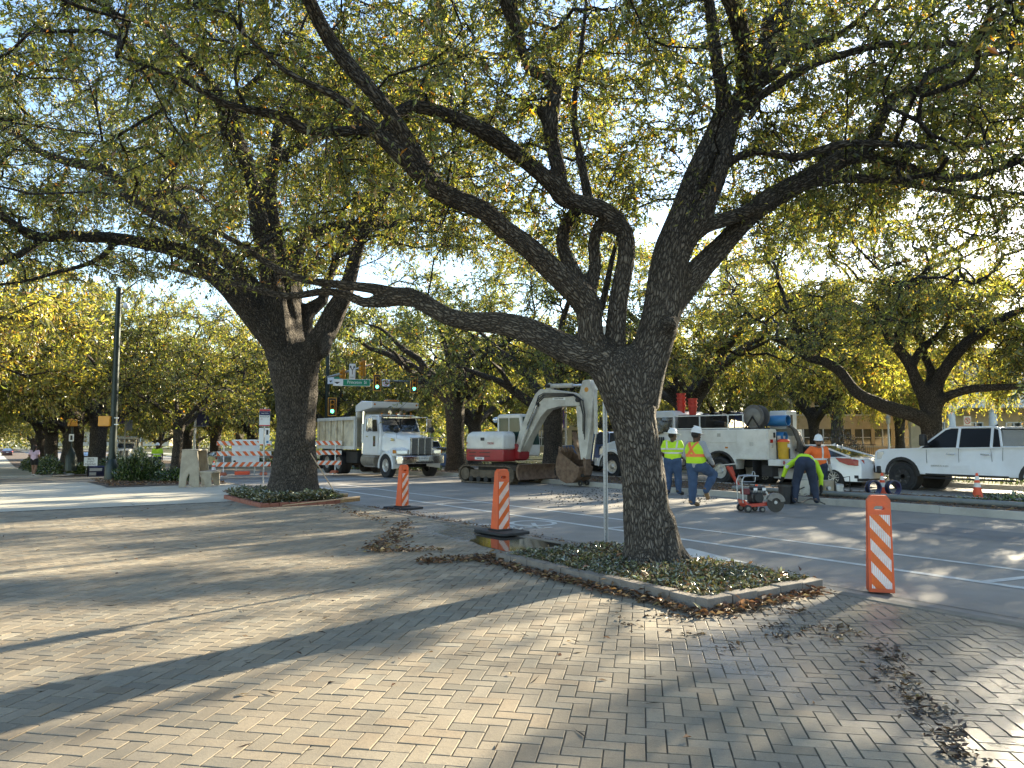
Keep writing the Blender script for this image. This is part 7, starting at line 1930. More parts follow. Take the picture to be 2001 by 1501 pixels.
def cooler(r):
    YL = mat('cooler_yellow', (.62, .36, .02), .45, 0, .06, 5)
    MB().lathe([(.17, 0), (.185, .05), (.19, .30), (.20, .31), (.20, .36), (.19, .37), (.20, .55), (.205, .58)], n=20).build('body', YL, r)
    MB().lathe([(.21, .58), (.21, .63), (.15, .68), (.001, .69)], n=20).build('lid', RED_OR, r); MB().box(-.21, -.195, -.08, .08, .40, .52).build('label', SIGN_W, r); MB().box(-.23, -.2, -.02, .02, .02, .35).build('strap', BLACK, r)
piece('water_cooler', 'yellow water cooler with red lid strapped to the service truck tail', 'water cooler', (-2.13, .55, .95), cooler)
RED_P = mat('red_plastic', (.55, .045, .03), .45, 0, .08, 5)
def stack(n_, r_):
    def f(r):
        for k in range(n_):
            z = k * .15
            MB().lathe([(r_ * .80, z), (r_ * .97, z + .30), (r_ + .022, z + .31), (r_ + .022, z + .36), (r_ * .93, z + .36)], n=18).build('bucket', RED_P, r)
    return f
piece('bucket_stack', 'tall stack of red buckets behind the service truck cab', 'bucket', (2.25, .35, 2.0 + .62), stack(4, .165), 'red bucket stacks on the service truck')
piece('bucket_stack', 'shorter stack of red buckets on the service truck deck', 'bucket', (1.72, .35, 2.0 + .55), stack(3, .165), 'red bucket stacks on the service truck')
MB().box(-.9, 1.95, -1.0, 1.0, 1.98, 2.06).build('top_deck', CHASSIS, st); MB().box(.7, 1.95, .2, 1.0, 2.06, 2.55).build('tool_crate', BLACK, st, bevel=.03)
DKB = mat('dark_blue_pipe', (.02, .03, .10), .35, 0, .15, 5)
for k in range(5):
    piece('pipe_coupling', ('dark blue pipe coupling lying in the service truck mesh guard, first from the red buckets', 'dark pipe coupling in the mesh guard, second from the red buckets', 'dark pipe coupling in the mesh guard, third from the red buckets', 'dark pipe coupling in the mesh guard, fourth from the red buckets', 'dark blue pipe coupling next to the cable reel')[k], 'pipe fitting', (.8 - .36 * k, .55, 2.42 + .06 * (k % 2)), pipe_(.15 + .02 * (k == 4), .3, .02, DKB if k in (0, 4) else BLACK, (.3, 1, .1)), 'couplings in the truck guard')
MB().cyl((.3, .3, 2.2), (1.9, .5, 2.22), .12, n=12).build('pump_unit', BLACK, st)

# ------------------------------------------------------------------ people
SKIN_D = mat('dark_skin', (.10, .055, .035), .6, 0, .08, 12); SKIN_M = mat('tan_skin', (.24, .13, .085), .6, 0, .08, 12)
LIME = mat('lime_fabric', (.52, .80, .03), .8, 0, .06, 9, bump=.7, bscale=11); JEANS = mat('blue_jeans', (.04, .075, .15), .85, 0, .25, 7, bump=.8, bscale=11); DJEANS = mat('dark_jeans', (.022, .032, .06), .85, 0, .25, 7, bump=.8, bscale=11)
GREYF = mat('grey_fabric', (.34, .35, .37), .85, 0, .08, 9, bump=.7, bscale=11); ORF = mat('orange_fabric', (.85, .16, .03), .8, 0, .06, 9, bump=.7, bscale=11); PINKF = mat('pale_pink_fabric', (.66, .48, .62), .8, 0, .12, 9); BLKF = mat('black_fabric', (.015, .015, .017), .85)
BOOT = mat('tan_boot', (.22, .13, .06), .75, 0, .2, 12, bump=.2); DBOOT = mat('dark_boot', (.05, .04, .033), .75, 0, .2, 12); HAT = mat('white_hard_hat', (.82, .82, .80), .3, 0, .02, 4, coat=.4); SILVER = mat('silver_tape', (.62, .63, .60), .35, 0, .05, 20); ORTAPE = mat('orange_tape', (.95, .22, .06), .5); HAIR = mat('dark_hair', (.012, .009, .008), .6, 0, .2, 30); SHOE = mat('white_shoe', (.6, .6, .58), .6); GLOVE = mat('pale_glove', (.45, .43, .38), .8, 0, .1, 15)
def v3(a): return np.array(a, float)
def sdf_part(name, prims, clips, m, parent, h, k=.03):
    V, F = solid(prims, h, k, clips)
    return np_mesh(name, V, F, m, smooth=True, parent=parent)
STAND = dict(hip=.10, pelvis=(0, 0, .94), waist=(0, .0, 1.08), chest=(0, .0, 1.30), neck=(0, -.01, 1.47), head=(0, .03, 1.62), look=(0, 1, 0),
             sL=(-.19, -.01, 1.41), eL=(-.25, -.03, 1.14), wL=(-.25, .05, .90), sR=(.19, -.01, 1.41), eR=(.25, -.03, 1.14), wR=(.25, .05, .90),
             hL=(-.10, 0, .92), kL=(-.11, .02, .50), aL=(-.12, -.02, .10), tL=(-.13, .15, .035), hR=(.10, 0, .92), kR=(.11, .02, .50), aR=(.12, -.02, .10), tR=(.13, .15, .035))
def person(label, loc, rz, pose, skin, top, legs, boots, scale=1.0, girth=1.0, sleeve=.5, hat='helmet', hem=None, bands=(), shorts=False, hair=None, gloves=None, beard=False, glasses=False, belly=0.0, vest=None, h=.013, group=None):
    J = dict(STAND); J.update(pose); J = {k: (v3(v) if hasattr(v, '__len__') else v) for k, v in J.items()}
    r = thing('person', loc, rz, label, 'person', group); r.scale = (scale,) * 3
    look = J['look'] / np.linalg.norm(J['look']); hd = J['head']; sideh = np.cross(look, [0, 0, 1]); sideh /= max(np.linalg.norm(sideh), 1e-6)
    spine = J['chest'] - J['waist']; spine /= np.linalg.norm(spine); wid = J['sR'] - J['sL']; wid /= np.linalg.norm(wid)
    upv = np.cross(sideh, look)
    g = girth
    def torso(e):
        P = []
        for s in (-1, 1):
            P.append((J['pelvis'] + wid * s * .065 * g, J['waist'] + wid * s * .06 * g, .115 * g + e, .108 * g + e, .05))
            P.append((J['waist'] + wid * s * .06 * g, J['chest'] + wid * s * .075 * g, .108 * g + e, .122 * g + e, .05))
            P.append((J['chest'] + wid * s * .075 * g, J['chest'] + spine * .06 + wid * s * .10, .118 * g + e, .085 + e, .05))
        if belly: P.append((J['waist'] + np.cross(wid, spine) * -belly * 0 + v3((0, belly, 0)), J['pelvis'] + v3((0, belly * .8, .03)), .13 + e, .12 + e, .06))
        return P
    def arm(s, e, f0=0, f1=2.0):
        S, E, Wr = J['s' + s], J['e' + s], J['w' + s]; P = []
        if f1 >= 1: P.append((S, E, .062 * g + e, .050 + e, .04)); 
        else: P.append((S, S + (E - S) * f1, .062 * g + e, .056 * g + e, .04))
        if f1 > 1: P.append((E, E + (Wr - E) * min(1, f1 - 1), .047 + e, .034 + e, .03))
        return P
    def leg(s, e, f1=2.0):
        H, K, A = J['h' + s], J['k' + s], J['a' + s]
        P = [(H, K if f1 >= 1 else H + (K - H) * f1, .098 * g + e, (.066 if f1 >= 1 else .088 * g) + e, .05)]
        if f1 > 1: P += [(K, K + (A - K) * .4, .062 + e, .062 + e, .03), (K + (A - K) * .35, A, .062 + e, .042 + e, .03)]
        return P
    def hand(s):
        E, Wr = J['e' + s], J['w' + s]; d = (Wr - E) / np.linalg.norm(Wr - E)
        b = np.cross(d, wid); b = b / max(np.linalg.norm(b), 1e-6); ac = np.cross(d, b); P = [(Wr, Wr + d * .075, .030, .034, .02)]
        k0 = Wr + d * .08
        for q, (o, l) in enumerate(((-.030, .062), (-.010, .074), (.011, .070), (.031, .055))):
            m1 = k0 + b * o + d * l * .5 + ac * .008; P += [(k0 + b * o, m1, .0105, .0098, .006), (m1, m1 + d * l * .45 + ac * .022, .0098, .0085, .006)]
        t0 = Wr + d * .03 - b * .025; m1 = t0 - b * .035 + d * .03 + ac * .012; P += [(t0, m1, .013, .0115, .008), (m1, m1 + d * .032 + ac * .01, .0115, .009, .006)]
        return P
    def head():
        P = [(hd + upv * -.055 + look * .01, hd + upv * .05 - look * .012, .078, .096, .03), (hd - upv * .085 + look * .045, hd - upv * .05 + look * .05, .045, .055, .03),
             (hd + look * .095 + upv * .005, hd + look * .112 - upv * .03, .012, .017, .01), (J['neck'] - spine * .04, hd - upv * .07, .060, .056, .03), (hd + look * .088 - upv * .062, hd + look * .09 - upv * .062 + sideh * .02, .012, .010, .01)]
        for s in (-1, 1): P.append((hd + sideh * s * .088 + upv * .015, hd + sideh * s * .09 - upv * .02, .018, .014, .01))
        return P
    feet = []
    for s in 'LR': feet += [(J['a' + s], J['t' + s], .042, .035, .03), (J['a' + s], J['a' + s] - .30 * (J['t' + s] - J['a' + s]), .042, .036, .03)]
    sdf_part('body', torso(-.012) + [p for s in 'LR' for p in arm(s, -.004) + leg(s, -.006) + hand(s)] + head() + feet, [], skin, r, h)
    # clothes follow the body with a little ease and end at their hems
    hemp = J['pelvis'] if hem is None else J['waist'] + (J['pelvis'] - J['waist']) / np.linalg.norm(J['pelvis'] - J['waist']) * hem
    sp2 = J['pelvis'] - J['waist']
    shirt = torso(.012) + [p for s in 'LR' for p in arm(s, .012, 0, sleeve)]
    cl = [(hemp, sp2), (J['neck'] + spine * .02, spine)]
    for s in 'LR': cl = cl
    sdf_part('shirt' if vest is None else 'undershirt', shirt, cl, top if vest is None else GREYF, r, h, .035)
    if vest is not None:
        hv = J['waist'] + sp2 / np.linalg.norm(sp2) * .10
        sdf_part('vest', torso(.026), [(hv, sp2), (J['neck'] - spine * .0, spine)], vest, r, h, .035)
        e = .030
    else: e = .0165
    for c, nrm, wd, m, half in bands:                      # tape: the same skin a few mm out, between two planes
        c, nrm = v3(c), v3(nrm); nrm = nrm / np.linalg.norm(nrm)
        P = torso(e) + ([] if vest is not None else [p for s in 'LR' for p in arm(s, e, 0, sleeve)])
        C_ = [(c + nrm * wd / 2, nrm), (c - nrm * wd / 2, -nrm), (J['neck'], spine), (hemp, sp2)]
        if half is not None: C_.append((v3(half[0]), v3(half[1])))
        sdf_part('tape', P, C_, m, r, .010, .035)
    tr = [(J['pelvis'] + wid * s * .07 * g, J['pelvis'] + wid * s * .055 * g + (J['waist'] - J['pelvis']) * .5, .125 * g, .117 * g, .05) for s in (-1, 1)]
    for s in 'LR': tr += leg(s, (.016 if girth < 1 else .03) if not shorts else .02, .45 if shorts else 2.0)
    sdf_part('shorts' if shorts else 'trousers', tr, [] if shorts else [(J['aL'] - (J['aL'] - J['kL']) * .1, J['aL'] - J['kL'])] if pose.get('clipL') else [], legs, r, h, .04)
    for s in 'LR':
        A, Tt = J['a' + s], J['t' + s]; sh_ = A - J['k' + s]; sh_ = sh_ / np.linalg.norm(sh_)
        P = [(A - sh_ * (.08 if not shorts else -.02), A, .058 if not shorts else .05, .056, .02), (A + (Tt - A) * .0 + sh_ * .02, Tt, .056, .050, .02), (A + sh_ * .03, A - .32 * (Tt - A) + sh_ * .03, .052, .046, .02)]
        f = Tt - A; zz = np.cross(np.cross(f, sh_), f); zz = zz / np.linalg.norm(zz)
        sdf_part('boot' if not shorts else 'shoe', P, [(Tt + zz * (.04 if np.dot(zz, sh_) > 0 else -.04), zz if np.dot(zz, sh_) > 0 else -zz)], boots, r, .011)
    q = Vector((0, 0, 1)).rotation_difference(Vector(upv)).to_matrix().to_4x4()
    def on_head(mb, name, m):
        Mh = Matrix.Translation(Vector(hd)) @ Matrix((tuple(sideh) + (0,), tuple(look) + (0,), tuple(upv) + (0,), (0, 0, 0, 1))).transposed() @ Matrix.Identity(4)
        mb.v = [tuple(Mh @ Vector(v)) for v in mb.v]; return mb.build(name, m, r, smooth=60)
    if hat:
        b = MB(); n = 20
        prof = [(.001, .205), (.05, .20), (.09, .175), (.118, .13), (.130, .075), (.132, .055)]
        wide = .105 if hat == 'wide' else .02
        prof += [(.132 + wide, .045 + (.012 if hat == 'wide' else 0)), (.130 + wide, .038), (.124, .05)]
        b.lathe(prof, (0, -.01, -.0), (0, 0, 1), n)
        b.v = [(x * .90, y * (1.06 if y < 0 else 1.02) + (.055 * max(0, (y - .06) / .08) if hat != 'wide' and z < .07 and y > .06 else 0), z) for x, y, z in b.v]
        b.box(-.012, .012, -.11, .09, .19, .208)
        on_head(b, 'hard_hat', HAT)
    if hair == 'short': on_head(MB().ball((0, -.022, .02), (.101, .108, .112)), 'hair', HAIR)
    if hair == 'long':
        sdf_part('hair', [(hd + upv * .03 - look * .03, hd + upv * .02, .10, .10, .03), (hd - look * .06, hd - look * .10 - upv * .30, .085, .05, .04)], [], HAIR, r, h)
    if beard: on_head(MB().ball((0, .050, -.088), (.060, .056, .044)), 'beard', HAIR)
    if glasses:
        b = MB()
        for s in (-1, 1): b.ball((s * .036, .098, .012), (.032, .018, .020), 10, 6); b.bar((s * .066, .09, .018), (s * .092, -.0, .02), .006, .01)
        b.bar((-.02, .108, .018), (.02, .108, .018), .006, .008); on_head(b, 'sunglasses', BLACK)
    else:
        b = MB()
        for s in (-1, 1): b.ball((s * .034, .088, .012), (.014, .010, .009), 8, 6)
        on_head(b, 'eyes', mat('eye', (.25, .22, .2), .2))
    if gloves:
        for s in gloves[1]:
            sdf_part('glove', [(p[0], p[1], p[2] + .006, p[3] + .006, p[4]) for p in hand(s)] + [(J['w' + s] + (J['e' + s] - J['w' + s]) * .25, J['w' + s], .044, .040, .02)], [], gloves[0], r, .011)
    return r
# stockier man from behind, hands at his pockets
p = G(1316, 967, Z_ROAD)
person('worker in lime shirt and wide white hard hat standing right beside the near trunk', (p.x, p.y, Z_ROAD), R(-22), dict(look=(.75, .55, -.1), eL=(-.29, -.05, 1.15), wL=(-.22, .14, .98), eR=(.30, -.04, 1.15), wR=(.23, .15, .98), aL=(-.15, -.02, .10), tL=(-.2, .14, .035), aR=(.15, -.02, .10), tR=(.22, .13, .035), kL=(-.13, .02, .5), kR=(.13, .02, .5)),
       SKIN_D, LIME, JEANS, DBOOT, 1.07, 1.22, .72, 'wide', .14, [((0, 0, 1.14), (0, 0, 1), .05, SILVER, None), ((0, 0, 1.25), (0, 0, 1), .05, SILVER, None), ((-.13, 0, 1.3), (1, 0, .12), .05, SILVER, ((0, 0, 1.26), (0, 0, -1))), ((.13, 0, 1.3), (1, 0, -.12), .05, SILVER, ((0, 0, 1.26), (0, 0, -1)))], hair='short', beard=True, belly=.04)
# the man in the vest with one knee drawn up
p = G(1362, 990, Z_ROAD)
person('worker in lime vest with orange cross, one knee raised, wearing a white hard hat', (p.x, p.y, Z_ROAD), R(-52), dict(look=(.25, .95, -.2), kR=(.17, .40, .72), aR=(.13, .17, .36), tR=(.13, .23, .20), hR=(.12, .04, .92), eL=(-.28, -.05, 1.16), wL=(-.24, .12, .96), eR=(.31, .03, 1.16), wR=(.26, .26, .97), kL=(-.10, -.01, .5), aL=(-.10, -.04, .10), tL=(-.10, .15, .035)),
       SKIN_D, GREYF, JEANS, BOOT, 1.06, 1.2, 1.95, 'helmet', .20, [((0, 0, 1.16), (0, 0, 1), .075, ORTAPE, None), ((0, -.1, 1.30), (.80, 0, .6), .07, ORTAPE, ((0, 0, 1.17), (0, 0, -1))), ((0, -.1, 1.30), (-.80, 0, .6), .07, ORTAPE, ((0, 0, 1.17), (0, 0, -1)))], vest=LIME, hair='short', beard=True, belly=.06)
# the man bending down over the kerb
p = G(1574, 985, Z_ROAD)
person('worker in lime long sleeves bending over at the median kerb, seen from behind', (p.x, p.y, Z_ROAD), R(-8), dict(pelvis=(0, -.06, 1.0), waist=(.03, .12, 1.09), chest=(.10, .34, 1.06), neck=(.13, .52, .94), head=(.14, .64, .84), look=(0.1, .35, -.9), sL=(-.12, .38, 1.04), eL=(-.36, .30, .88), wL=(-.44, .38, .62), sR=(.34, .32, 1.0), eR=(.46, .30, .68), wR=(.46, .32, .36),
       hL=(-.11, -.08, .97), kL=(-.20, .04, .52), aL=(-.26, -.04, .10), tL=(-.28, .14, .035), hR=(.11, -.08, .97), kR=(.20, .02, .52), aR=(.25, -.06, .10), tR=(.36, .10, .035)),
       SKIN_M, LIME, DJEANS, DBOOT, 1.02, 1.05, 1.85, 'helmet', .08, [((.05, .22, 1.02), (.1, .9, -.3), .05, SILVER, None)], gloves=(BLKF, 'LR'))
# the man in orange facing us
p = at(1602, 960, 20.4)
person('worker in orange shirt, sunglasses and white hard hat facing the camera', (p.x, p.y, Z_ROAD), R(172), dict(look=(.15, .95, -.12), eR=(.40, .16, 1.24), wR=(.58, .26, 1.18), eL=(-.26, .0, 1.14), wL=(-.27, .10, .88)),
       SKIN_M, ORF, DJEANS, DBOOT, .965, 1.08, .8, 'helmet', .16, [((0, 0, 1.12), (0, 0, 1), .055, SILVER, None), ((-.08, 0, 1.3), (1, 0, .05), .05, SILVER, ((0, 0, 1.12), (0, 0, -1)))], gloves=(GLOVE, 'LR'), glasses=True, beard=True)
# far worker walking up the street, and the walker on the campus path
p = at(306, 921, 44); zf = Z_ROAD + zs(sw(p)[0])
person('far worker in lime shirt and white hard hat walking beside the dark shrub', (p.x, p.y, zf), R(196), dict(kR=(.11, .14, .52), aR=(.11, .10, .14), tR=(.11, .26, .06), aL=(-.11, -.16, .12), tL=(-.11, 0, .035), kL=(-.11, .0, .5), eL=(-.27, -.04, 1.14), wL=(-.29, .08, .90), eR=(.27, -.06, 1.14), wR=(.3, .0, .90)),
       SKIN_D, LIME, DJEANS, DBOOT, 1.02, 1.1, .7, 'helmet', .16, [((0, 0, 1.14), (0, 0, 1), .06, SILVER, None)], beard=True)
p = at(65, 940, 38.5); s_, w_ = sw(p)
person('woman in pink shirt and black shorts walking away along the path at left', (p.x, p.y, -.03 + zs(s_)), R(8), dict(look=(.1, 1, 0), kL=(-.09, .10, .5), aL=(-.08, .08, .12), tL=(-.08, .24, .06), kR=(.09, .02, .5), aR=(.08, -.14, .12), tR=(.08, .02, .035), eL=(-.25, -.06, 1.16), wL=(-.2, .14, 1.05), eR=(.25, -.06, 1.16), wR=(.2, .14, 1.05)),
       SKIN_M, PINKF, BLKF, SHOE, .93, .95, .62, None, .16, shorts=True, hair='long')

# ------------------------------------------------------------------ tools and gear on the job
SAWRED = mat('saw_red', (.50, .05, .025), .4, 0, .1, 6, coat=.3, dirt=(.2, .1, .07), dirt_amt=.4)
p = G(1478, 1000, Z_ROAD)
w_ = thing('concrete_saw', (p.x, p.y, Z_ROAD), R(8), 'red walk-behind concrete saw with black engine on the street', 'concrete saw')
w_.scale = (.84,) * 3
MB().prism([(-.34, .13), (.30, .17), (.34, .24), (.28, .27), (-.30, .22), (-.42, .34), (-.46, .32), (-.38, .18)], 'y', -.2, .2).build('chassis', SAWRED, w_, bevel=.01)
def sw_wheel(x, y, r): 
    o = MB().lathe([(r * .55, -.03), (r, -.03), (r, .03), (r * .55, .03)], (x, y, r), (0, 1, 0), 18, closed=True).build('wheel', RUBBER, w_); MB().lathe([(.001, -.035), (r * .55, -.03), (r * .55, .03), (.001, .035)], (x, y, r), (0, 1, 0), 14).build('rim', mat('dull_rim', (.2, .19, .17), .5, .4), o)
for y in (-.22, .22): sw_wheel(-.34, y, .10); sw_wheel(.06, y, .075)
MB().box(-.20, .12, -.17, .14, .24, .52).build('engine', BLACK, w_, bevel=.04); MB().cyl((-.02, -.16, .38), (-.02, -.24, .38), .125, n=18).build('recoil_starter', CHASSIS, w_, bevel=.01)
g = MB()
for k in range(7): g.box(-.16 + k * .045, -.145 + k * .045, -.175, .14, .52, .57)
tag(g.build('cooling_fins', STEEL, w_), kind='stuff')
MB().box(-.14, .22, -.14, .14, .57, .68).build('fuel_tank', BLACK, w_, bevel=.04); MB().cyl((.02, 0, .68), (.02, 0, .72), .035, n=12).build('tank_cap', RED_OR, w_)
for x in (-.08, .16): MB().box(x - .05, x + .05, -.155, -.14, .57, .64).build('label', SIGN_W, w_)
MB().box(-.40, -.22, -.12, .10, .46, .62).build('air_filter', mat('maroon_cover', (.13, .015, .02), .4), w_, bevel=.02); MB().cyl((.15, .05, .45), (.26, -.1, .5), .05, n=10).build('muffler', STEEL, w_)
g = MB()
for y in (-.16, .16): g.tube([(-.44, y, .25), (-.46, y, .82), (-.40, y, .94), (-.22, y, .96), (0, y, .95)], .018, 8)
g.tube([(-.46, -.16, .80), (-.1, -.16, .80), (-.08, -.16, .93)], .014, 6); g.tube([(-.46, -.16, .7), (-.46, .16, .7)], .014, 6); g.tube([(0, -.16, .95), (0, .16, .95)], .018, 8); g.build('handle', STEEL, w_)
MB().tube([(-.1, -.02, .95), (-.1, -.02, 1.04), (-.06, -.02, 1.07), (-.03, -.02, 1.03), (-.03, -.02, .95)], .012, 6).build('lifting_ring', STEEL, w_)
blade = MB().lathe([(.001, -.004), (.235, -.004), (.24, 0), (.235, .004), (.001, .004)], (.42, -.25, .24), (0, 1, 0), 40).build('blade', mat('blade_steel', (.05, .045, .04), .55, .4, .2, 8), w_); MB().cyl((.42, -.27, .26), (.42, -.15, .26), .045, n=12).build('hub', STEEL, blade)
n = 14; a_ = [R(8 + 150 * k / n) for k in range(n + 1)]
MB().prism([(.42 + .265 * math.cos(t), .25 + .265 * math.sin(t)) for t in a_] + [(.42 + .13 * math.cos(t), .25 + .13 * math.sin(t)) for t in a_[::-1]], 'y', -.29, -.21).build('blade_guard', mat('guard_silver', (.20, .19, .18), .45, .5, .2, 8), w_)
p = G(1432, 958, Z_ROAD)
r = thing('pipe_jack', (p.x - .1, p.y - .5, Z_ROAD), R(10), 'tall red tool with grey cross handle leaning behind the concrete saw', 'tool')
MB().bar((-.22, 0, .78), (.22, 0, .05), .10, .09).build('shaft', SAWRED, r, bevel=.012); MB().bar((-.12, 0, .76), (-.02, .0, .50), .05, .12).build('brace', SAWRED, r); MB().bar((-.42, 0, .82), (.10, -.02, .86), .035, .035).build('handle', STEEL, r); MB().box(.02, .34, -.14, .14, 0, .06).build('foot', SAWRED, r, bevel=.01)
def bucket(loc, rad, hgt, m, name, label, group=None):
    r = thing(name, loc, 0, label, 'bucket', group)
    b = MB().lathe([(rad * .84, 0), (rad, hgt), (rad * 1.06, hgt), (rad * 1.06, hgt - .04), (rad * .97, hgt - .04), (rad * .95, hgt), (rad * .80, .02), (.001, .02)], n=20).build('shell', m, r)
    MB().tube([(rad * math.cos(t), 0, hgt - .06 - rad * .7 * math.sin(t)) for t in [math.pi * k / 10 for k in range(11)]], .005, 5).build('bail', STEEL, r)
    return r
PAIL = mat('white_pail', (.62, .61, .57), .45, 0, .1, 6, dirt=(.3, .26, .2), dirt_amt=.5)
p = G(1571, 968, .04); bucket((p.x, p.y, .04), .17, .40, PAIL, 'bucket', 'white plastic pail on the median behind the bending worker')
p = G(1538, 985, Z_ROAD); bucket((p.x, p.y + .1, Z_ROAD), .17, .46, BLACK, 'bucket', "black bucket by the bending worker's left foot")
p = G(1617, 968, .04)
r = thing('water_pump', (p.x, p.y, .04), R(12), 'tan pump block with small engine on the median beside the bending worker', 'pump')
MB().box(-.18, .14, -.16, .16, 0, .40).build('block', mat('tan_pump', (.34, .28, .2), .7, 0, .15, 6), r, bevel=.03); MB().box(.18, .42, -.13, .13, .06, .30).build('engine', STEEL, r, bevel=.03); MB().cyl((-.1, -.16, .2), (-.1, -.24, .2), .05, n=12).build('outlet', STEEL, r)
g = MB()
for y in (-.18, .18): g.tube([(.10, y, 0), (.10, y, .44), (.55, y, .50), (.55, y, 0)], .013, 6)
g.build('carry_frame', CHASSIS, r)
pa_, pb_ = rw(14.2, 17.9, .10), rw(5.0, 18.3, .10)
r = thing('grey_pipe', pa_, 0, 'long grey pipe lying along the planted median', 'pipe')
MB().tube([Vector((0, 0, 0)), (pb_ - pa_) * .5 + Vector((0, 0, .012)), pb_ - pa_], .068, 12).build('pipe', mat('grey_pvc', (.16, .17, .165), .5, 0, .1, 5), r); MB().cyl((pb_ - pa_) * .42, (pb_ - pa_) * .45, .085, n=14).build('collar', mat('grey_pvc', (.2, .2, .2), .5), r)
for u, lb in ((1716, 'dark blue pipe ring standing at the kerb, left of the pair'), (1755, 'dark blue pipe ring standing at the kerb, right of the pair')):
    p = at(u, 962, 19.7); r = thing('pipe_ring', (p.x, p.y + .25, .03 + .20), R(14), lb, 'pipe fitting', 'dark pipe rings on the median')
    MB().lathe([(.175, -.075), (.205, -.075), (.205, .075), (.175, .075)], (0, 0, 0), (0, 1, 0), 28, closed=True).build('ring', DKB, r); MB().lathe([(.206, -.03), (.21, -.03), (.21, .03), (.206, .03)], (0, 0, 0), (0, 1, 0), 28, closed=True).build('band', BLACK, r)
pts = [G(1612, 985, .05), G(1585, 975, .06), G(1560, 982, .05), G(1548, 965, .12), G(1572, 952, .3)]
r = thing('hose', pts[0], 0, 'thin black hose curling from the pump round the bending worker', 'hose')
MB().tube([Vector(c[:3]) - pts[0] for c in catmull([(*q, 0.01) for q in pts], .08)], .014, 6).build('tube', BLACK, r)
# two push brooms at the brick-edged bed
WOOD = mat('broom_handle', (.40, .28, .17), .6, 0, .12, 10); BRIST = mat('broom_bristles', (.30, .19, .09), .9, 0, .3, 40)
def broom(head, top, rz, label):
    r = thing('broom', head, 0, label, 'broom', 'push brooms by the brick edged bed')
    MB().cyl((0, 0, .06), Vector(top) - Vector(head), .014, n=8).build('handle', WOOD, r)
    Mx = Matrix.Rotation(rz, 4, 'Z'); MB().box(-.3, .3, -.035, .035, .04, .085, M=Mx).build('block', WOOD, r, bevel=.008)
    g = MB()
    for i in range(26):
        for j in (-.022, 0, .022): x = -.29 + i * .0232; g.cyl(Mx @ Vector((x, j, .045)), Mx @ Vector((x + rnd.uniform(-.012, .012), j * 1.5, -.03)), .010, .012, 5)
    tag(g.build('bristles', BRIST, r), kind='stuff')
h_ = G(656, 973, .11); h_.z = .14; t_ = at(607, 886, 18.3); broom(h_, t_, R(-10), 'push broom leaning upright against the second oak trunk')
h_ = G(685, 984, .0); h_.z = .07; t_ = G(552, 991, .03); t_.z = .06; broom(h_, t_, R(60), 'push broom lying along the red brick edging')

# ------------------------------------------------------------------ buildings
TANB = ground_mat('tan_brick', (.52, .39, .22), (.64, .49, .29), 1.5, .9, .3, 30, .25, 60); STONE = mat('pale_stone', (.62, .58, .50), .8, 0, .06, 2); ROOFM = mat('clay_roof', (.22, .10, .06), .9, 0, .2, 3)
CREAM = mat('cream_wall', (.60, .50, .34), .85, 0, .08, 2); WGLASS = glass('window_glass', (.035, .045, .04), .08)
def window(parent, x, z, w, h, y0, blind=True):
    f = MB()
    for a, b, c, d in ((-w / 2 - .09, w / 2 + .09, h / 2, h / 2 + .1), (-w / 2 - .09, -w / 2, -h / 2, h / 2), (w / 2, w / 2 + .09, -h / 2, h / 2), (-.05, .05, -h / 2, h / 2), (-w / 2, -.05, -.03, .03), (.05, w / 2, -.03, .03)): f.box(x + a, x + b, y0 - .03, y0 + .12, z + c, z + d)
    o = f.build('window', SIGN_W, parent)
    MB().box(x - w / 2 - .2, x + w / 2 + .2, y0 - .12, y0 + .05, z - h / 2 - .18, z - h / 2).build('sill', STONE, o)
    for s in (-1, 1): MB().box(x + (.05 if s > 0 else -w / 2), x + (w / 2 if s > 0 else -.05), y0 + .06, y0 + .08, z - h / 2, z + h / 2).build('pane', WGLASS, o)
def wall_with_holes(mb, x0, x1, z0, z1, y0, y1, holes):
    xs = sorted({x0, x1, *[a for h in holes for a in h[:2]]}); zs_ = sorted({z0, z1, *[a for h in holes for a in h[2:]]})
    for i in range(len(xs) - 1):
        for j in range(len(zs_) - 1):
            cx, cz = (xs[i] + xs[i + 1]) / 2, (zs_[j] + zs_[j + 1]) / 2
            if not any(a < cx < b and c < cz < d for a, b, c, d in holes): mb.box(xs[i], xs[i + 1], y0, y1, zs_[j], zs_[j + 1])
def block(label, u0, u1, d, storeys, wins, depth=14, rz=0, m=TANB, sth=3.3, base=.9, ww=1.7, wh=1.75, roof=True):
    p, q = at(u0, 880, d), at(u1, 880, d); Wd = q.x - p.x
    r = thing('brick_building', ((p.x + q.x) / 2, d, 0), rz, label, 'building')
    H = storeys * sth + 1.0; xs = [-Wd / 2 + Wd * (k + .5) / wins for k in range(wins)]; holes = []
    for f in range(storeys):
        for x in xs: holes.append((x - ww / 2, x + ww / 2, base + f * sth + .0, base + f * sth + wh))
    mb = MB(); wall_with_holes(mb, -Wd / 2, Wd / 2, 0, H, 0, .35, holes); mb.box(-Wd / 2, Wd / 2, .35, depth, 0, H); mb.build('wall', m, r, smooth=0)
    for f in range(storeys):
        for x in xs: window(r, x, base + f * sth + wh / 2, ww, wh, .05)
    MB().box(-Wd / 2 - .1, Wd / 2 + .1, -.1, .0, H - .5, H - .25).build('band_course', STONE, r)
    if roof:
        MB().prism([(-.7, H), (depth + .7, H), (depth / 2, H + 3.2)], 'x', -Wd / 2 - .6, Wd / 2 + .6).build('roof', ROOFM, r)
    return r
bA = block('two storey tan brick building behind the sedan, with white framed windows', 1552, 1862, 78, 2, 8, rz=0)
block('tan brick wing seen under the boom of the excavator', 1040, 1150, 88, 3, 3, m=CREAM)
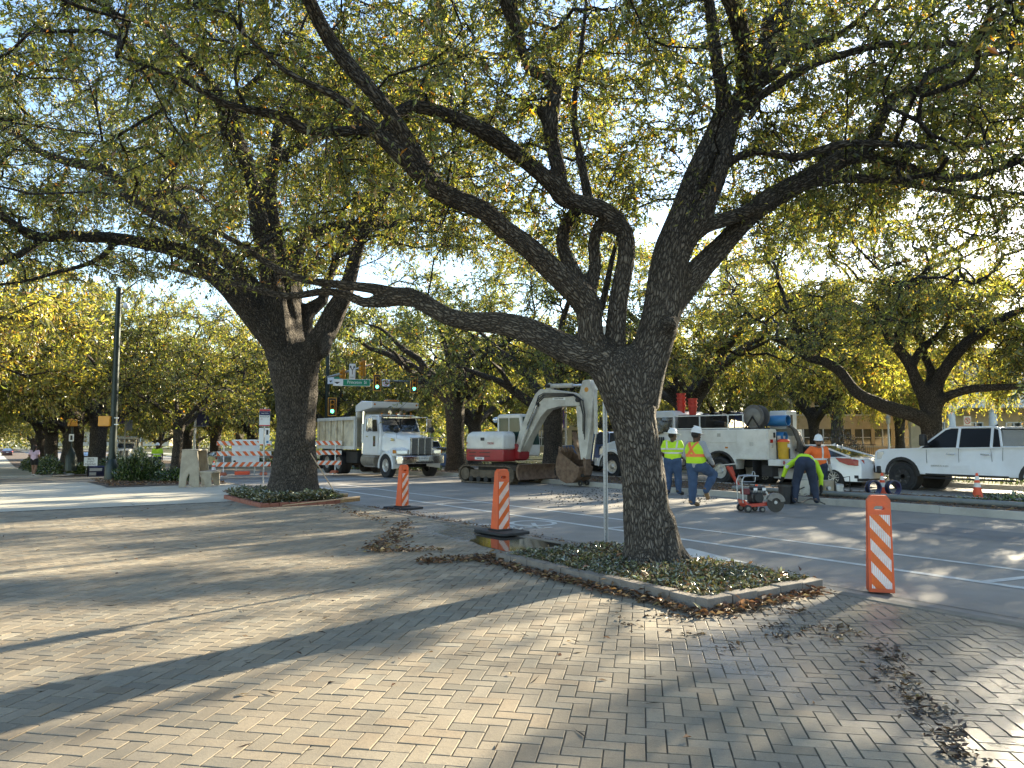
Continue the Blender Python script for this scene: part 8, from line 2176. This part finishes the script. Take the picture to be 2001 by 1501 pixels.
block('long low tan building far behind the left trees', 60, 330, 190, 2, 12, m=CREAM)
# porch with white columns
d = 62
p, q = at(1832, 880, d), at(2230, 880, d); Wd = q.x - p.x
r = thing('columned_building', ((p.x + q.x) / 2, d, 0), 0, 'white columned porch of a campus building behind the pickup bed', 'building')
WH = mat('white_stone', (.66, .64, .58), .7, 0, .05, 2)
zc = at(1900, 797, d).z; zt = at(1900, 752, d).z
MB().box(-Wd / 2, Wd / 2, 0, .8, zc, zt).build('entablature', WH, r, bevel=.03); MB().box(-Wd / 2 - .3, Wd / 2 + .3, -.35, .9, zt, zt + .35).build('cornice', WH, r, bevel=.04); MB().box(-Wd / 2, Wd / 2, -.06, .0, zc + .5, zc + .62).build('fascia_band', WH, r)
MB().box(-Wd / 2, Wd / 2, 4.0, 4.4, 0, zt).build('back_wall', TANB, r, smooth=0); MB().box(-Wd / 2, Wd / 2, .8, 14, zt - .4, zt + .1).build('porch_roof', WH, r); MB().prism([(0, zt + .35), (14, zt + .35), (7, zt + 4)], 'x', -Wd / 2, Wd / 2).build('roof', mat('slate_roof', (.2, .2, .21), .8), r); MB().box(-Wd / 2, Wd / 2, -.8, 4.0, 0, .3).build('plinth', STONE, r)
x = -Wd / 2 + .4; k = 0
while x < Wd / 2:
    for dx in ((0, 1.1) if k % 3 == 0 else (0,)):
        c = MB().lathe([(.42, .3), (.42, .45), (.36, .5), (.34, zc * .5), (.29, zc - .3), (.36, zc - .25), (.36, zc - .12)], (x + dx, .4, 0), n=16).build('column', WH, r); MB().box(x + dx - .42, x + dx + .42, -.02, .82, zc - .12, zc).build('capital', WH, c)
    x += 3.5 + (1.1 if k % 3 == 0 else 0); k += 1
for x in np.arange(-Wd / 2 + 2.3, Wd / 2 - 1, 3.4): window(r, x, 1.9, 1.2, 2.2, 3.92)
# railing before the tan building
p, q = at(1560, 882, 68), at(1712, 882, 68)
r = thing('railing', (p.x, 68, 0), 0, 'dark metal railing in front of the tan brick building', 'fence')
L_ = q.x - p.x; zt = at(1600, 869, 68).z
for z in (.15, zt): MB().bar((0, 0, z), (L_, 0, z), .05, .06).build('rail', CHASSIS, r)
for k in range(int(L_ / .18)): 
    if k == 0: mm = MB().box(-.012, .012, -.012, .012, .15, zt).mesh('baluster', CHASSIS, 0)
    link('baluster', mm, r, (k * .18, 0, 0))

# ------------------------------------------------------------------ hedges, shrubs and lawn edges
SHRUBC = [(.030, .050, .014), (.05, .08, .02), (.08, .115, .03), (.16, .18, .05)]
def shrub(label, c, rx, ry, hgt, n, size, cols=SHRUBC, wts=(4, 4, 2.5, 1), spiky=False, rz=0, name='shrub', z0=0.0, group=None):
    r = thing(name, (c[0], c[1], z0), rz, label, 'shrub', group)
    st_ = []
    for k in range(14):
        a = rnd.uniform(0, 6.28); q = rnd.uniform(.1, .6)
        st_.append(np.array([(q * .3 * rx * math.cos(a), q * .3 * ry * math.sin(a), -.05, .014), (q * rx * math.cos(a), q * ry * math.sin(a), hgt * .45, .010), (q * 1.3 * rx * math.cos(a), q * 1.3 * ry * math.sin(a), hgt * .8, .005)]))
    tag(tubes(st_, 'stems', BARK_F, r), kind='stuff')
    u = rng.normal(0, 1, (n, 3)); u /= np.linalg.norm(u, axis=1, keepdims=True); u[:, 2] = np.abs(u[:, 2])
    lump = 1 + .16 * np.sin(u[:, 0] * 6 + 1) * np.sin(u[:, 1] * 5 + 2) + .12 * np.sin(u[:, 2] * 9 + u[:, 0] * 7)
    rad = rng.random(n) ** .33 * lump
    P = u * rad[:, None] * np.array([rx, ry, hgt]); P[:, 2] += .02
    D = u + rng.normal(0, .6, (n, 3)) + (np.array([0, 0, 1.5]) if spiky else 0)
    tag(leaves('foliage', P, D, size, palette(n, cols, wts), IVY, r, .3 if spiky else .45, .25), kind='stuff')
    return r
p = G(248, 944, 0)
shrub('big dark green shrub at the foot of the tall green pole', (p.x, p.y + .9), .74, .8, 1.0, 5200, .12, spiky=True)
shrub('low spreading shrub between the dark shrub and the concrete bench', (G(325, 944, 0).x, G(325, 944, 0).y + .6), .8, .5, .42, 1600, .10)
for i, (s, w, a, b, h_, lb) in enumerate(((46, 5.6, 1.5, .7, 1.0, 'clipped shrub at the corner of the verge behind the walking woman'), (50, 2.9, 2.6, .6, .95, 'low hedge bordering the campus path, nearest'), (57, 2.9, 3.0, .6, .9, 'low hedge bordering the campus path, second'), (65, 2.9, 3.4, .6, .9, 'low hedge bordering the campus path, third'), (75, 2.9, 4.0, .6, .9, 'low hedge bordering the campus path, farthest'),
        (48, 4.3, .8, .6, .5, 'yellowish low shrub by the yard sign'))):
    c = rw(s, w, 0); shrub(lb, (c.x, c.y), a, b, h_, 2200, .13, wts=(3, 4, 3, 1.5) if i < 5 else (1, 2, 3, 5), rz=A_ROAD, z0=zs(s), group='hedges by the campus path')
for i, s in enumerate((36, 41, 46.5, 52, 58, 66, 75)):
    c = rw(s, 18.8, 0); shrub(('green shrub on the median behind the dump truck', 'green shrub on the median behind the barricade', 'second median shrub behind the barricade', 'median shrub below the pale car', 'median shrub before the silver car', 'median shrub left of the silver car', 'farthest shrub on the median')[i], (c.x, c.y), 2.2, 1.2, .8, 2000, .13, rz=A_ROAD, z0=zs(s), group='shrubs on the median')
for i, s in enumerate((1.5, 4.0, 7.0)):                                    # thin planting on the near median
    c = rw(s, 19.2, 0); shrub(('sparse low plants on the median before the pickup, right', 'sparse low plants on the median before the pickup', 'sparse low plants on the median before the pickup, left')[i], (c.x, c.y), 1.5, .8, .26, 700, .08, wts=(3, 3, 3, 3), rz=A_ROAD, z0=.03, group='low plants on the median')
for i, s in enumerate((-3, 2.5, 8)):
    c = rw(s, 28.2, 0); shrub(('clipped hedge beyond the far kerb, right of the pickup wheel', 'clipped hedge beyond the far kerb under the pickup', 'clipped hedge beyond the far kerb, left of the pickup')[i], (c.x, c.y), 2.9, .6, .45, 2400, .1, rz=A_ROAD, z0=.02, group='hedge beyond the far kerb')
c = at(1645, 882, 66); shrub('bare reddish ornamental shrub before the tan building windows', (c.x, c.y), 2.0, 1.2, 2.6, 1500, .16, cols=[(.10, .06, .04), (.13, .10, .04), (.07, .07, .03), (.2, .12, .05)])
# woods closing the view far off: one uncountable mass
def far_wood():
    P, C_ = [], []
    for (s0, s1, w0, w1, n, h_) in ((85, 300, 62, 110, 50000, 12), (90, 300, -60, -12, 30000, 12), (250, 300, -60, 70, 36000, 14), (-60, 20, 105, 130, 12000, 9)):
        s_ = rng.uniform(s0, s1, n); w_ = rng.uniform(w0, w1, n)
        cl = .6 + .4 * np.sin(s_ * .35 + np.sin(w_ * .2) * 2) * np.sin(w_ * .31 + 1)
        z = rng.random(n) ** .8 * h_ * (.75 + .25 * cl)
        P.append(np.column_stack([s_ * T.x + w_ * N.x, s_ * T.y + w_ * N.y, z - 1.0]))
    P = np.concatenate(P); n = len(P)
    tag(leaves('far_woods', P, rng.normal(0, 1, (n, 3)), .75, palette(n, GREENS, (4, 4, 2, .8, .05, .2)), LEAF, None, .7, .2), kind='stuff')
far_wood()
# lawn tufts across the street
n = 9000
s_, w_ = rng.uniform(-5, 60, n), rng.uniform(27.2, 40, n); w_[: n // 2] = rng.uniform(27.2, 29.9, n // 2); ok = (w_ < 29.9) | (w_ > 32.1); s_, w_ = s_[ok], w_[ok]
P = np.array([rw(a, b, .02) for a, b in zip(s_, w_)]); D = rng.normal(0, .5, (len(P), 3)); D[:, 2] = 1
tag(leaves('grass', P, D, .14, palette(len(P), [(.06, .09, .02), (.11, .13, .04), (.18, .15, .07)], (3, 3, 2)), IVY, None, .18, .1), kind='stuff')

# ------------------------------------------------------------------ drifts of fallen leaves and grit
def drift(a, b, wd, n, rs=None):
    a, b = np.array(a, float), np.array(b, float); t = rng.random(n)[:, None]; d = (b - a) / np.linalg.norm(b - a); nn = np.array([-d[1], d[0]])
    off = rng.normal(0, wd / 2, n) * (.5 + .8 * np.abs(np.sin(t[:, 0] * 9 + a[0])))
    return a + (b - a) * t + nn * off[:, None] + rng.normal(0, .02, (n, 2))
Guv = lambda u, v: np.array(sw(G(u, v, 0)))
lit_ = [drift((7.9, 5.08), (4.3, 5.08), .10, 900), drift((4.34, 5.15), (4.34, 6.8), .12, 420), drift((7.85, 5.3), (7.85, 6.4), .12, 200), drift(Guv(820, 1100), Guv(985, 1090), .16, 420), drift(Guv(735, 1078), Guv(770, 1050), .26, 260), drift(Guv(720, 1080), Guv(860, 1075), .2, 160), drift(Guv(770, 1050), Guv(790, 1022), .2, 140), drift(Guv(650, 990), Guv(760, 1025), .2, 120)]
tag(litter('leaf_drift', np.concatenate(lit_), .07, 0.0, .022), 'stuff')
heaps = [(1345, 1207, 40), (1400, 1200, 50), (1460, 1195, 60), (1545, 1197, 55), (1530, 1245, 50), (1590, 1232, 45), (1640, 1225, 30), (1660, 1240, 40), (1730, 1272, 45), (1745, 1288, 45), (1740, 1310, 50), (1770, 1325, 30), (1765, 1345, 40), (1790, 1368, 60), (1810, 1395, 60), (1850, 1435, 60), (1875, 1475, 70), (1290, 1205, 30), (1230, 1222, 25), (1430, 1268, 20), (1350, 1240, 20), (1510, 1225, 30), (1620, 1250, 25)]
pts = []
for u, v, n in heaps:
    a = Guv(u - 26, v + 2); b = Guv(u + 26, v - 2); pts.append(drift(a, b, .06, n // 2)); pts.append(drift(a, b, .35, n // 4))
litter('wet_leaf_clumps', np.concatenate(pts), .045, 0.0, .005, cols=WETL)
n = 420; s_, w_ = rng.uniform(1.2, 18, n), rng.uniform(-14, 6.7, n)
litter('scattered_leaves', np.column_stack([s_, w_]), .05, 0.0, .004)
n = 160; s_, w_ = rng.uniform(1.5, 9, n), rng.uniform(-2, 6.2, n)                                   # broken twigs
P = np.array([rw(a, b, .008) for a, b in zip(s_, w_)]); an = rng.uniform(0, 6.28, n)
tag(leaves('fallen_twigs', P, np.column_stack([np.cos(an), np.sin(an), rng.normal(0, .05, n)]), .10, palette(n, [(.05, .035, .025)], (1,)), LITTER, None, .06, .05), kind='stuff')
n = 2600; s_ = rng.uniform(8.3, 16.6, n); w_ = 7.02 + np.abs(rng.normal(0, .33, n)) * (.4 + .6 * np.clip((s_ - 7) / 5, 0, 1))
litter('gutter_leaves', np.column_stack([s_, w_]), .055, Z_ROAD, .012)
n = 500; s_ = rng.uniform(-2, 8.3, n); litter('gutter_leaves', np.column_stack([s_, 7.02 + np.abs(rng.normal(0, .08, n))]), .05, Z_ROAD, .008)
n = 5200; s_ = rng.uniform(-3, 30, n); w_ = rng.uniform(17.2, 20.4, n); litter('median_leaves', np.column_stack([s_, w_]), .075, .04, .02)
n = 2600; litter('bed_leaves', np.column_stack([rng.uniform(26.7, 32.3, n), rng.uniform(3.2, 6.8, n)]), .08, .025, .02)
n = 1200; litter('bed_leaves', np.column_stack([rng.uniform(19.9, 22.5, n), 5.6 + np.abs(rng.normal(0, .6, n))]), .08, .005, .02)
GRIT = mat('grit', (.10, .09, .075), .95, 0, .4, 5)
mb = MB()
for k in range(420):
    u = rnd.gauss(1150, 55); v = rnd.gauss(968, 10)
    if k > 330: u, v = rnd.uniform(1330, 1400), rnd.uniform(965, 985)
    p = G(u, min(max(v, 945), 1000), Z_ROAD); q = rnd.uniform(.006, .028); 
    mb.ball((p.x, p.y, Z_ROAD + q * .5), (q, q * rnd.uniform(.6, 1), q * .7), 5, 3)
tag(mb.build('rubble', GRIT, smooth=0), kind='stuff')
